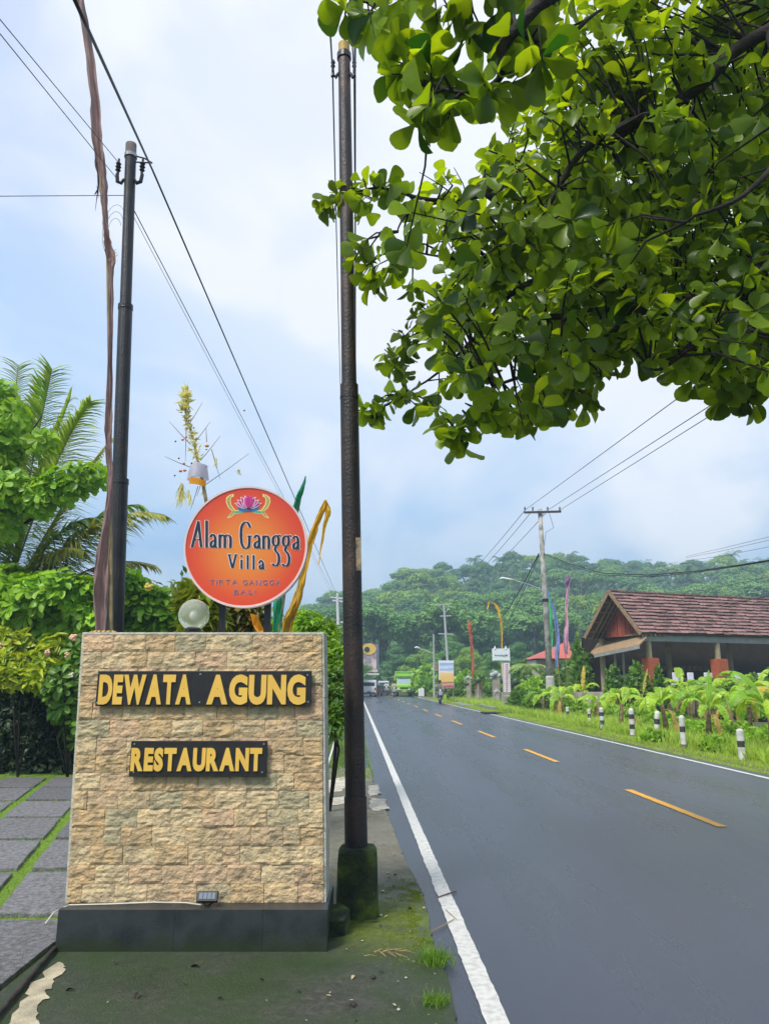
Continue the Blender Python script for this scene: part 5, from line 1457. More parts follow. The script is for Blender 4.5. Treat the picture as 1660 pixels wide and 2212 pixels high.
for i, (px, pt, D, w, mt, lab) in enumerate([(918, 1442, 92, 54, gb, 'bright hedge-like bush beside the green truck'), (900, 1452, 100, 40, gb, 'small bright bush touching the green truck'), (1000, 1455, 76, 50, gb, 'bright bush behind the red banner foot'), (1035, 1462, 70, 46, gm, 'green bush behind the stone pillar'),
                                             (990, 1480, 68, 40, gm, 'low bush at the foot of the sunset poster'), (1075, 1470, 68, 60, gm, 'bush behind the white vertical sign'), (1125, 1440, 66, 60, gm, 'bush under the palm fronds'), (1150, 1470, 46, 70, gb, 'bright bush beside the large concrete pole'),
                                             (1190, 1455, 50, 70, gm, 'bush between the concrete pole and the pink banner'), (1240, 1430, 52, 70, gm, 'bush at the foot of the pink banner'), (1250, 1410, 58, 60, gb, 'light bush in front of the red roof'), (870, 1470, 118, 50, gm, 'low dark bush behind the traffic'),
                                             (1160, 1500, 40, 60, gm, 'low plants on the verge left of the first banana plant'), (1125, 1492, 44, 50, gm, 'low plants beside the ditch slabs')]):
    bushes(px, pt, D, w, mt, lab)

# ================================================================== RIGHT VERGE
vm = MB()
ss = list(range(2, 150, 2))
for s in ss:
    vm.v += [tuple(rp(7.36 + .06 * mnoise.noise(Vector((s * .7, 0, 0))), s, -.03)), tuple(rp(8.3, s, .03)), tuple(rp(11, s, -.12)), tuple(rp(30, s, .0))]
for i in range(len(ss) - 1):
    for k in range(3):
        a = i * 4 + k; vm.f.append((a, a + 1, a + 5, a + 4))
struct('grass_verge', vm, M('verge_soil', (.09, .16, .02), (.16, .12, .055), 3, .95, .4, 40), smooth=True)
gp, gh = [], []
while len(gp) < 60000:
    s = 8 + 70 * random.random() ** 1.6; X = 7.34 + random.random() ** 1.3 * 5.5
    p = rp(X, s, -.03 if X < 7.6 else .02 if X < 9 else -.04)
    if p.x > p.y * .56 + .5: continue
    gp.append(tuple(p)); gh.append((.05 + .03 * random.random()) * (1 if X < 8.2 else 2.6 + 2 * random.random()) * (1 + s * .012))
gp = np.array(gp); gh = np.array(gh)
gA = rng.normal(0, .38, gp.shape); gA[:, 2] = 1
tag(scatter_obj('grass', *BLADE, gp, gA, rng.normal(0, 1, gp.shape) + np.array((0, -1, 0)), gh, .006 + gh * .06, rng.random(len(gp)), leafmat('verge_grass', (.14, .28, .02), (.36, .50, .05), .3, .6)), 'bright green grass covering the verge on the far side of the road', 'grass')
gp, gh = [], []
while len(gp) < 9000:
    s = 13.2 + 60 * random.random() ** 1.5; X = .30 - random.random() ** 1.2 * 3.0
    gp.append(tuple(rp(X, s, -.03))); gh.append((.05 + .12 * random.random()) * (1 + s * .01))
gp = np.array(gp); gh = np.array(gh); gA = rng.normal(0, .38, gp.shape); gA[:, 2] = 1
tag(scatter_obj('grass', *BLADE, gp, gA, rng.normal(0, 1, gp.shape), gh, .006 + gh * .06, rng.random(len(gp)), grass_mat), 'grass growing along the left road edge beyond the pavement', 'grass')
def tuft(px, py, n, h, r_, label):
    c = gr(px, py); P_ = np.column_stack([c.x + rng.normal(0, r_, n), c.y + rng.normal(0, r_, n), np.full(n, ZP)])
    A_ = np.column_stack([rng.normal(0, .55, n), rng.normal(0, .55, n), np.ones(n)])
    o = scatter_obj('grass_tuft', *BLADE, P_, A_, rng.normal(0, 1, (n, 3)), h * rng.uniform(.5, 1.2, n), .0045, rng.random(n), leafmat('tuft_grass', (.07, .17, .015), (.16, .28, .02), .3, .5), kind=None)
    tag(o, label, 'grass tuft')
tuft(940, 2085, 420, .085, .045, 'larger grass tuft on the broken pavement edge by the white line')
tuft(938, 2175, 180, .06, .035, 'smaller grass tuft lowest on the pavement edge')
tuft(928, 2040, 40, .03, .02, 'tiny sprout of grass just above the larger tuft')
tuft(812, 1985, 60, .05, .03, 'thin grass at the foot of the mossy footing')
# moss cushions, litter on the pad
mc = leafmat('moss_tip', (.08, .12, .008), (.20, .26, .015), .2, .8)
P_ = []
while len(P_) < 5000:
    q = gr(random.gauss(900, 16) if random.random() < .55 else random.gauss(850, 60), random.gauss(1935, 16) if random.random() < .5 else random.gauss(2010, 35))
    e_ = min(fine, key=lambda f: abs(f.y - q.y))
    if q.x > e_.x - .01 or (q.x - base2.x) ** 2 + (q.y - base2.y) ** 2 < .03: continue
    if mnoise.noise(Vector((q.x * 9, q.y * 9, 2))) > -.05: P_.append((q.x, q.y, ZP - .002))
P_ = np.array(P_); A_ = rng.normal(0, .6, P_.shape); A_[:, 2] = 1
tag(scatter_obj('moss', *BLADE, P_, A_, rng.normal(0, 1, P_.shape), rng.uniform(.004, .013, len(P_)), .006, rng.random(len(P_)), mc), 'bright yellow-green moss cushions on the pavement beside the mossy footing', 'moss')
tmt = flat('dry_twig', (.36, .25, .11), .8)
m = MB()
c0 = gr(822, 2062, ZP)
for i in range(13):
    a = c0 + Vector((random.gauss(0, .05), random.gauss(0, .035), .006 + .012 * random.random())); an = random.gauss(-.5, .7); L = random.uniform(.04, .1)
    m.tube([a, a + Vector((math.cos(an) * L * .5, math.sin(an) * L * .5, .012)), a + Vector((math.cos(an + .5) * L, math.sin(an + .5) * L, -.004))], [.0028, .0022, .0012], 4)
tag(obj('dry_twigs', m, tmt), 'dry tan twig bunch lying on the mossy pavement', 'twigs')
def litter(kind, px, py, s, mat, label, group):
    c = gr(px, py, ZP + .003); m = MB()
    if kind == 'leaf':
        V, fs, t = scatter(*LANCE, [tuple(c)], [(math.cos(px), math.sin(px), .05)], [(.1, 0, 1)], [s], [s * .5]); m.v = [tuple(v) for v in V]; m.f = fs
        m.v = [(x, y, z + .008) for x, y, z in m.v]
    else: 
        m.sphere(c + Vector((0, 0, s * .15)), s * .5, 7, 5, .55)
    tag(obj('fallen_leaf' if kind == 'leaf' else 'pebble', m, mat, smooth=True), label, 'leaf' if kind == 'leaf' else 'pebble', group)
dk, pk, gy = flat('dead_leaf', (.035, .022, .018), .7), flat('pale_leaf', (.45, .36, .22), .7), flat('pebble_pale', (.42, .40, .34), .8)
for px, py in ((1005, 0),): pass
ag = (900, 2400, 2.767 * 1.3566)
for x, y, k_, s, mt in ((725, 462, 'leaf', .045, dk), (710, 548, 'leaf', .045, dk), (680, 487, 'leaf', .04, dk), (505, 830, 'leaf', .07, dk), (580, 878, 'leaf', .04, dk), (205, 935, 'leaf', .05, dk), (830, 727, 'peb', .03, dk), (535, 1290, 'peb', .03, dk), (370, 1535, 'leaf', .08, dk),
                        (575, 1245, 'leaf', .035, dk), (380, 1280, 'leaf', .04, pk), (135, 925, 'peb', .018, gy), (650, 440, 'peb', .028, gy), (612, 590, 'peb', .03, gy), (945, 725, 'peb', .025, gy), (325, 1070, 'leaf', .025, pk), (800, 1290, 'peb', .016, gy), (340, 1480, 'leaf', .022, pk),
                        (445, 990, 'peb', .016, gy), (150, 1440, 'leaf', .03, pk), (660, 795, 'leaf', .035, pk), (595, 785, 'peb', .03, gy), (690, 1510, 'leaf', .03, pk), (180, 1425, 'leaf', .02, pk), (740, 1550, 'peb', .02, gy)):
    px, py = (900 + x / 2.767) / 1.3566, (2400 + y / 2.767) / 1.3566
    litter(k_, px, py, s, mt, ('small dark dead leaf' if mt is dk and k_ == 'leaf' else 'small pale dry leaf' if k_ == 'leaf' else 'tiny pebble') + ' lying on the mossy pavement beside the road', 'litter on the mossy pavement')
for u, v, s in ((430, 2090, .06), (395, 2125, .03), (300, 2150, .05), (160, 2140, .05), (560, 2120, .03), (640, 2140, .04), (250, 2080, .03), (480, 2160, .03)):
    litter('leaf', u, v, s, dk, 'small dark dead leaf lying on the wet ground before the plinth', 'litter before the plinth')
tag(obj('stick', MB().tube([gr(945, 1938, .012), gr(968, 1930, .016), gr(985, 1925, .01)], [.004, .006, .004], 5), flat('stick_brown', (.14, .07, .05), .8)), 'small reddish stick lying on the asphalt touching the white line', 'stick')
tag(obj('stick', MB().tube([gr(930, 2012, .012), gr(955, 2000, .016), gr(980, 1985, .01)], [.003, .004, .002], 5).tube([gr(962, 1965, .012), gr(985, 1985, .016)], [.003, .002], 5), tmt), 'pale straw stalk lying on the asphalt below the reddish stick', 'stick')

grit_v = MB(); rr_ = random.Random(4)
for _ in range(900):
    yq = rr_.uniform(3.2, 12.5); e_ = min(fine, key=lambda f: abs(f.y - yq)); xq = e_.x - abs(rr_.gauss(0, .5)) if rr_.random() < .75 else rr_.uniform(-1.9, e_.x)
    if xq < -1.95 or (bl - .02 < xq < br + .02 and 4.9 < yq < 5.6) or (xq - base2.x) ** 2 + (yq - base2.y) ** 2 < .03: continue
    s_ = rr_.uniform(.003, .010); c = Vector((xq, yq, ZP + s_ * .3)); q = [c + Vector((rr_.uniform(-1, 1), rr_.uniform(-1, 1), rr_.uniform(-.4, .8))) * s_ for _ in range(4)]
    grit_v.add(q, [(0, 1, 2), (0, 2, 3), (0, 3, 1), (1, 3, 2)])
tag(obj('gravel', grit_v, M('grit', (.30, .28, .24), (.06, .05, .04), 9, .9, lo=.45, hi=.55)), 'loose grit and crumbs scattered on the mossy pavement', 'gravel', kind='stuff')
# ---- bollards
bw = M('bollard_white', (.66, .65, .62), (.48, .47, .43), 9, .7, .2, 60, c3=(.25, .24, .2), lo=.4, hi=.85)
bb = M('bollard_black', (.02, .02, .022), (.05, .05, .05), 12, .6)
bgm = M('bollard_grey', (.15, .15, .13), (.09, .09, .075), 9, .85)
BOL = [(1603, 1574, 1643, .075, 0, 1), (1476.5, 1545, 1618, .068, 0, 2), (1416, 1536, 1605, .070, .12, 3), (1366, 1530, 1594, .075, .0, 4), (1301, 1528, 1580, .072, -.01, 5), (1273, 1531, 1570, .06, .0, 6), (1226, 1527, 1559, .07, 0, 7)]
blab = ['nearest upright black and white roadside post, largest of the row', 'second black and white post with one dark band and grey foot', 'third black and white post, leaning to one side', 'fourth black and white post with two dark bands, pointed top', 'fifth black and white post among dry banana stalks', 'sixth black and white post, thin and half sunk in grass', 'farthest black and white post below the concrete pole']
for i, (px, pt, pb, r_, lean, k) in enumerate(BOL):
    b = gr(px, pb); top = at(px + (8 if k == 3 else 0), pt, b.y); h = top.z
    t = thing('marker_post', blab[i], 'marker post', b, 'black and white marker posts on the verge')
    def bp(f): return Vector((b.x + lean * h * f * 1.0, b.y, h * f))
    bands = {1: [(0, .42, bw), (.42, .62, bb), (.62, 1, bw)], 2: [(-.05, .14, bgm), (.14, .50, bw), (.50, .67, bb), (.67, 1, bw)], 3: [(0, .2, bb), (.2, .58, bw), (.58, .75, bb), (.75, 1, bw)], 4: [(-.05, .1, bgm), (.1, .30, bw), (.30, .46, bb), (.46, .64, bw), (.64, .80, bb), (.80, 1, bw)],
             5: [(-.05, .12, bgm), (.12, .28, bw), (.28, .46, bb), (.46, .64, bw), (.64, .8, bb), (.8, 1, bw)], 6: [(-.05, .3, bgm), (.3, .5, bw), (.5, .72, bb), (.72, 1, bw)], 7: [(0, .2, bb), (.2, .45, bw), (.45, .7, bb), (.7, 1, bw)]}[k]
    for f0, f1, mt in bands:
        m = MB()
        if f1 == 1: m.tube([bp(f0), bp(.93), bp(.975), bp(1)], [r_, r_, r_ * .8, r_ * .35], 14)
        else: m.tube([bp(f0), bp(f1 - .001)], r_ if mt is not bgm else r_ * 1.04, 14)
        obj('band', m, mt, t)

# ---- banana plants
ban = leafmat('banana_leaf', (.22, .44, .03), (.50, .68, .06), .42, .4, (1.5, 1.35, .4))
ban_y = leafmat('banana_leaf_yellowing', (.50, .48, .04), (.62, .48, .08), .4, .5, (1.3, 1.2, .5))
band = leafmat('banana_leaf_dry', (.38, .26, .08), (.50, .34, .10), .2, .8, (1.1, 1, .8))
stm = M('banana_stem', (.30, .27, .11), (.20, .13, .06), 7, .7, .3, 40, c3=(.12, .08, .04))
def banana_leaf(base, dirv, L, Wd, droop, tears, seed):
    rg_ = random.Random(seed); m = MB(); n = 11
    d = Vector(dirv).normalized(); p = Vector(base); P = [p.copy()]
    for i in range(n + 3):
        p = p + d * (L / (n + 3)); P.append(p.copy()); d = (d + Vector((0, 0, -droop * (.04 + .020 * i)))).normalized()
    m.tube(P[:4], [.022, .018, .014, .012], 5)
    prof = [0.12, .55, .8, .95, 1, 1, .97, .92, .82, .66, .4, .05]
    for s in (-1, 1):
        gaps = sorted(rg_.sample(range(1, 11), tears))
        for i in range(n):
            a, b = P[3 + i], P[4 + i] if 4 + i < len(P) else P[-1]
            tn = (b - a).normalized(); side = tn.cross(Vector((0, 0, 1)))
            if side.length < .1: side = tn.cross(Vector((0, 1, 0)))
            side.normalize(); upv = side.cross(tn)
            wa, wb = prof[i] * Wd, prof[i + 1] * Wd
            hang = .25 + (.35 if i in gaps else 0) + rg_.random() * .12
            def tip(q, w): return q + side * s * w * .92 + upv * (-w * hang + .10 * w) + tn * w * .25
            def midp(q, w): return q + side * s * w * .5 + upv * (w * .12) + tn * w * .12
            sh = .82 if i in gaps else 1.0
            bq = b if i not in gaps else a.lerp(b, .8)
            m.add([a, bq, midp(bq, wb * sh), midp(a, wa), tip(bq, wb * sh), tip(a, wa)], [(0, 1, 2, 3), (3, 2, 4, 5)] if s > 0 else [(3, 2, 1, 0), (5, 4, 2, 3)])
    m.tube(P[3:], [.010] * (len(P) - 4) + [.003], 4)
    return m
def banana(px, pbase, h, nleaf, label, seed, D=None, Ls=1.0, dry=2):
    rg_ = random.Random(seed); random.seed(seed)
    b = gr(px, pbase) if D is None else Vector((at(px, 1475, D).x, D, 0))
    t = thing('banana_plant', label, 'banana plant', b, 'banana plants between the road and the pavilion')
    sh = h * .55; lean = Vector((rg_.uniform(-.1, .1), rg_.uniform(-.08, .08), 0))
    h *= 1.34 if pbase > 1572 else 1.12; sh = h * .44
    obj('stem', MB().tube([b, b + lean * .4 + Vector((0, 0, sh * .5)), b + lean + Vector((0, 0, sh))], [.10, .075, .05], 10), stm, t, smooth=True)
    top = b + lean + Vector((0, 0, sh - .05))
    for i in range(nleaf):
        up1 = (i == 0 and seed % 5 == 1); an = i * 2.4 + rg_.random() * .9; el = rg_.uniform(.5, 1.3) if not up1 else 1.4
        d = (math.cos(an) * math.cos(el), math.sin(an) * math.cos(el), math.sin(el))
        L = h * .62 * rg_.uniform(.75, 1.15) * Ls
        obj('leaf', banana_leaf(top, d, L, L * (rg_.uniform(.12, .165) if not up1 else .085), rg_.uniform(.9, 2.6) if not up1 else .4, rg_.randint(2, 6), seed * 20 + i), (ban if rg_.random() > .07 else ban_y), t, smooth=False)
    for i in range(dry):
        an = rg_.random() * 6.28; q = top - Vector((0, 0, .15))
        obj('dry_leaf', banana_leaf(q, (math.cos(an) * .7, math.sin(an) * .7, .3), h * .5, h * .05, 4.5, 4, seed * 33 + i), band, t)
BN = [(1215, 1552, 1.9, 7), (1258, 1540, 2.1, 7), (1240, 1530, 2.2, 6), (1290, 1560, 1.6, 6), (1330, 1548, 2.0, 7), (1340, 1575, 1.5, 6), (1388, 1560, 1.8, 7), (1392, 1535, 2.4, 7), (1440, 1590, 1.6, 7), (1430, 1545, 2.4, 7), (1492, 1575, 1.9, 7), (1530, 1600, 1.5, 7), (1540, 1560, 2.2, 7), (1585, 1585, 1.7, 6), (1672, 1628, 1.75, 8), (1618, 1570, 2.3, 7), (1690, 1600, 2.0, 7), (1480, 1545, 2.5, 7), (1172, 1545, 1.9, 6), (1195, 1528, 2.1, 6), (1300, 1535, 2.2, 7), (1365, 1532, 2.3, 7), (1505, 1548, 2.3, 7), (1560, 1545, 2.4, 7), (1635, 1555, 2.4, 7), (1462, 1560, 2.0, 7)]
bdesc = ['with dry brown stalks below the pink banner', 'below the gable corner, tall and bright', 'hidden partly behind the others below the pink banner', 'short, between the sixth and fifth posts', 'standing right of the fifth post', 'small and low beside the fourth post', 'bright, behind the fourth post', 'tall, in front of the first brick column', 'low, just right of the leaning post', 'with an upright leaf before the pavilion tables', 'drooping, behind the second post', 'low with arched leaves between the first and second posts', 'arched, in front of the white chairs', 'yellowing one near the first post', 'nearest and largest, beside the nearest post at the edge', 'in front of the second brick column', 'at the edge of view behind the nearest plant', 'tall one between the two brick columns', 'first in the row, by the foot of the concrete pole', 'behind the foot of the concrete pole', 'behind the sixth and fifth posts, in the back row', 'in the back row left of the first brick column', 'in the back row beneath the middle white chair', 'in the back row just left of the second brick column', 'in the back row near the dark red chair', 'in the middle row right of the leaning post']
for i, (px, pb, h, nl) in enumerate(BN):
    banana(px, pb, h, nl, 'banana plant ' + bdesc[i], 100 + i, dry=1 if i % 3 else 2)
random.seed(77)
# low herbs under the bananas
for i, (px, pb, w) in enumerate([(1230, 1545, 70), (1300, 1555, 80), (1370, 1560, 80), (1440, 1575, 90), (1520, 1590, 90), (1590, 1600, 90), (1650, 1610, 80), (1340, 1535, 90), (1460, 1540, 110), (1580, 1550, 110), (1650, 1555, 90), (1250, 1525, 80), (1410, 1605, 50), (1545, 1625, 60)]):
    b = gr(px, pb); q = at(px, pb - (34 if i < 12 else 22), b.y)
    bushes(px, pb - (34 if i < 12 else 20), b.y, w, leafmat('herb_leaf', (.12, .28, .02), (.28, .46, .035), .3, .5), 'low leafy herbs growing under the banana plants on the verge', 1100, 'herb')
    COL.objects[-1]
for o in [o for o in COL.objects if o.name.startswith('herb') and o.parent is None]:
    o['group'] = 'herbs under the banana plants'; o['category'] = 'herb'

# ================================================================== LARGE CONCRETE POLE
D3 = 43
pb_, pt_ = at(1191, 1535, D3), at(1165, 1100, D3)
cpm = M('weathered_concrete_pole', (.42, .41, .36), (.28, .27, .23), 3, .85, .2, 20, c3=(.16, .155, .13))
up_ = thing('utility_pole', 'tall grey concrete pole with crossarm and street lamp beyond the far verge', 'utility pole', (pb_.x, D3, 0))
b0 = Vector((pb_.x, D3, 0)); b1 = Vector((pt_.x, D3, pt_.z))
def o3(z): return b0.lerp(b1, z / b1.z)
obj('pole', MB().tube([o3(0), o3(b1.z)], [.2, .12], 14), cpm, up_, smooth=True)
obj('footing', MB().tube([o3(0), o3(1.9), o3(2.0)], [.27, .25, .18], 12), M('footing_pale', (.5, .49, .44), (.36, .35, .3), 5, .85), up_)
xa, xb = at(1131, 1107, D3 - .2), at(1211, 1105, D3 - .2)
obj('crossarm', MB().beam(xa, xb, .10, .12), flat('crossarm_brown', (.06, .045, .04), .7), up_)
for u in (1133, 1150, 1182, 1208):
    p = at(u, 1103, D3 - .2); obj('insulator', MB().lathe([(.03, 0), (.06, .05), (.035, .1), (.07, .16), (.04, .24)], p, 8), flat('insulator_brown', (.10, .05, .04), .35), up_)
obj('brace', MB().tube([at(1160, 1106, D3 - .15), o3(b1.z - .55)], .02, 5).tube([at(1175, 1106, D3 - .15), o3(b1.z - .55)], .02, 5), insm, up_)
obj('band', MB().tube([o3(6.2), o3(6.35)], .2, 12), insm, up_)
obj('service_loop', MB().tube([at(1185, 1107, D3), at(1195, 1140, D3), at(1178, 1150, D3), at(1172, 1200, D3)], .015, 5), cable_m, up_)
la = [at(1172, 1275, D3 - .2), at(1140, 1262, D3 - .6), at(1100, 1252, D3 - 1.4)]
sl = thing('street_lamp', 'street lamp on a long thin arm fixed to the tall concrete pole', 'street lamp', la[0])
obj('arm', MB().tube(la, [.035, .03, .025], 7), flat('lamp_arm', (.45, .5, .5), .5), sl)
obj('lamp_head', MB().tube([la[2] + Vector((.25, 0, -.02)), la[2], la[2] + Vector((-.45, -.1, .06)), la[2] + Vector((-.6, -.1, .02))], [.06, .13, .14, .05], 10, flat=.55), flat('lamp_head_pale', (.62, .68, .66), .4), sl, smooth=True)
# wires from the crossarm
for k, (u0, v0, u1, v1, lab) in enumerate([(1133, 1102, 1470, 855, 'upper thin wire rising from the crossarm to the crown of the overhead tree'), (1182, 1102, 1530, 878, 'middle thin wire rising from the crossarm to the crown'), (1208, 1102, 1590, 862, 'lower thin wire rising from the crossarm to the crown')]):
    a = at(u0, v0, D3 - .2); bdir = at(u1, v1, 17)
    wire([a, bdir, a + (bdir - a) * 1.35], .013, lab, mat=cable_m)
for k, (u0, v0, u1, v1, lab) in enumerate([(1133, 1102, 1078, 1205, 'wire'), (1150, 1102, 1040, 1262, 'wire'), (1182, 1104, 1110, 1215, 'wire')]):
    a = at(u0, v0, D3 - .2); far_ = at(945 + 14 * k, 1302, 96)
    wire([a, far_], .018, ['first of three thin wires descending from the crossarm to the farther pole', 'second of three thin wires descending from the crossarm to the farther pole', 'third of three thin wires descending from the crossarm to the farther pole'][k], mat=cable_m, sag=.5)
blackc = [((1163, 1196), (1086, 1331), 60, .055, 'thick black service cable slanting down from the concrete pole toward the yellow banner'), ((1163, 1200), (1095, 1345), 60, .03, 'thinner black service cable just under the thick one')]
for (u0, v0), (u1, v1), D, r_, lab in blackc:
    wire([at(u0, v0, D3), at(u1, v1, D)], r_ * .7, lab, 'cable', sag=.2)
q0 = at(1172, 1195, D3)
wire([q0, at(1230, 1218, 40), at(1300, 1238, 36), at(1400, 1242, 31), at(1500, 1234, 27), at(1600, 1220, 24), at(1720, 1200, 21)], .022, 'thick twisted black cable sagging from the concrete pole across the hill view', 'cable', n=4)
wire([q0 + Vector((0, 0, -.06)), at(1230, 1222, 40), at(1300, 1242, 36), at(1400, 1246, 31), at(1500, 1237, 27), at(1600, 1222, 24), at(1720, 1203, 21)], .014, 'second strand hanging with the thick twisted black cable', 'cable', n=4)
wire([at(1176, 1240, D3), at(1300, 1278, 38), at(1400, 1284, 33), at(1520, 1275, 28), at(1660, 1246, 23), at(1720, 1236, 22)], .010, 'thin cable sagging between the twisted cable and the pavilion ridge', n=4, mat=cable_m)
wire([at(1178, 1300, D3), at(1420, 1322, 30), at(1540, 1310, 27), at(1660, 1288, 24), at(1720, 1278, 23)], .010, 'thin cable crossing in front of the pavilion roof', n=4)
for k, dy in enumerate((0, 8, 24)):
    wire([at(1480, 1202 + dy * .4, 70), at(1560, 1184 + dy * .7, 55), at(1720, 1145 + dy, 40)], .014, ['upper of three thin wires above the hill at the picture edge', 'middle of three thin wires above the hill at the picture edge', 'lower of three thin wires above the hill at the picture edge'][k], n=4, mat=cable_m)
# farther pole
D4 = 96
f0, f1 = at(971, 1492, D4), at(958, 1306, D4)
fp = thing('utility_pole', 'far pale pole with two crossarms behind the sunset poster', 'utility pole', (f0.x, D4, 0))
fb = Vector((f0.x, D4, 0))
pale_pole = flat('pole_pale', (.42, .44, .42), .8)
obj('pole', MB().tube([fb, f1], [.2, .12], 8), pale_pole, fp)
for (u0, v0, u1, v1) in ((938, 1307, 976, 1304), (950, 1331, 974, 1330), (946, 1369, 978, 1370)):
    obj('crossarm', MB().beam(at(u0, v0, D4), at(u1, v1, D4), .12, .14), pale_pole, fp)
obj('brace', MB().tube([at(946, 1307, D4), at(960, 1325, D4)], .04, 5).tube([at(972, 1305, D4), at(961, 1325, D4)], .04, 5), pale_pole, fp)
f0 = at(937, 1490, 88)
s2 = thing('street_lamp', 'small far street lamp on its own pole left of the sunset poster', 'street lamp', (f0.x, 88, 0))
obj('pole', MB().tube([(f0.x, 88, 0), at(936, 1370, 88)], [.12, .07], 8), pale_pole, s2)
obj('arm', MB().tube([at(936, 1412, 88), at(918, 1405, 88), at(904, 1400, 88)], .05, 6), pale_pole, s2)
obj('lamp_head', MB().tube([at(907, 1401, 88), at(900, 1398, 88), at(895, 1399, 88)], [.1, .2, .1], 8, flat=.6), flat('lamp_head_white', (.72, .75, .75), .4), s2)
# white pole on the left
D5 = 55
f0, f1 = at(735, 1520, D5), at(728.5, 1286, D5)
wp = thing('utility_pole', 'pale utility pole with short crossarms between the round sign and the rusted pole', 'utility pole', (f0.x, D5, 0))
wpl = flat('pole_white', (.60, .62, .62), .7)
obj('pole', MB().tube([(f0.x, D5, 0), f1], [.17, .10], 10), wpl, wp)
for (u0, v0, u1, v1) in ((713, 1290, 745, 1293), (718, 1297, 745, 1300), (735, 1344, 748, 1344)):
    obj('crossarm', MB().beam(at(u0, v0, D5), at(u1, v1, D5), .09, .1), wpl, wp)
obj('insulator', MB().lathe([(.05, 0), (.09, .08), (.04, .2)], at(728, 1287, D5), 8), wpl, wp)
obj('meter_box', MB().box(at(744, 1400, D5), (.35, .3, .8)), blk, wp)
wire([at(740, 1385, D5), at(720, 1420, 30), at(712, 1500, 20)], .012, 'dark service wire dropping from the pale pole to the verge bushes', n=6)

# ================================================================== BANNERS ON THE FAR SIDE
cr, cb, cpk, cpu, cyl = (leafmat(*a) for a in (('cloth_red', (.58, .10, .03), (.62, .15, .05), .3, .7, (1.1, 1, 1)), ('cloth_blue', (.22, .30, .62), (.26, .36, .68), .35, .7, (1, 1, 1)), ('cloth_pink', (.78, .36, .52), (.82, .45, .58), .35, .7, (1, 1, 1)), ('cloth_purple', (.24, .14, .30), (.3, .16, .34), .3, .7, (1, 1, 1)), ('cloth_gold', (.75, .42, .02), (.8, .48, .03), .3, .7, (1, 1, .9))))
def Z5(L): return [((1250 + x / 4.486) / 1.3566, (1750 + y / 4.486) / 1.3566, w / 4.486 / 1.3566) for x, y, w in L]
banner('banner', 'narrow red-orange banner standing right of the sunset poster', Z5([(568, 315, 24), (562, 360, 44), (568, 440, 44), (582, 560, 36), (592, 700, 40), (600, 850, 36), (606, 1030, 34), (606, 1140, 26), (606, 1200, 20)]), 70, cr, bamboo, [(1024, None, .06), (1020, 1440, .05), (1015, 1344, .03)], curl=.4)
banner('banner', 'golden yellow banner bent over at the top above the white board', Z5([(796, 160, 16), (806, 110, 24), (822, 65, 28), (850, 62, 32), (890, 90, 32), (925, 140, 34), (950, 210, 34), (970, 300, 30), (980, 400, 24), (984, 520, 18), (982, 650, 16), (982, 860, 16), (984, 1040, 12)]), 62, cyl, bamboo, [(1083, None, .05), (1083, 1440, .04), (1083, 1400, .035)], curl=.4)
def Z2(L): return [((1560 + x / 2.399) / 1.3566, (1500 + y / 2.399) / 1.3566, w / 2.399 / 1.3566) for x, y, w in L]
banner('banner', 'thin bright green banner close behind the concrete pole', Z2([(108, 590, 10), (120, 650, 16), (128, 720, 20), (132, 800, 22), (132, 900, 18), (130, 970, 10)]), 46, leafmat('cloth_mint', (.10, .50, .22), (.12, .55, .25), .3, .7, (1, 1, 1)), bamboo, [(1206, None, .04), (1205, 1440, .03), (1198, 1350, .02)], curl=.4)
banner('banner', 'blue to violet banner curving beside the concrete pole', Z2([(100, 540, 10), (118, 600, 14), (140, 660, 18), (158, 740, 22), (168, 820, 26), (174, 900, 30), (172, 980, 30), (172, 1090, 22)]), 47.5, cb, bamboo, [(1224, None, .04), (1222, 1440, .03), (1219, 1390, .02)], curl=.4)
banner('banner', 'tall pink banner with a dark violet tip standing by the red roof', Z2([(262, 440, 6), (252, 500, 18), (246, 560, 22), (238, 640, 22), (234, 720, 20), (238, 780, 22), (236, 850, 30), (232, 930, 34), (238, 1000, 26)]), 48, cpk, bamboo, [(1250, None, .04), (1248, 1400, .03), (1250, 1330, .02), (1257, 1242, .012)], curl=.4)
banner('banner_tip', 'dark violet tip cloth tied at the top of the pink banner', Z2([(258, 445, 16), (246, 470, 34), (240, 500, 26), (238, 530, 10)]), 47.9, cpu, curl=.4)

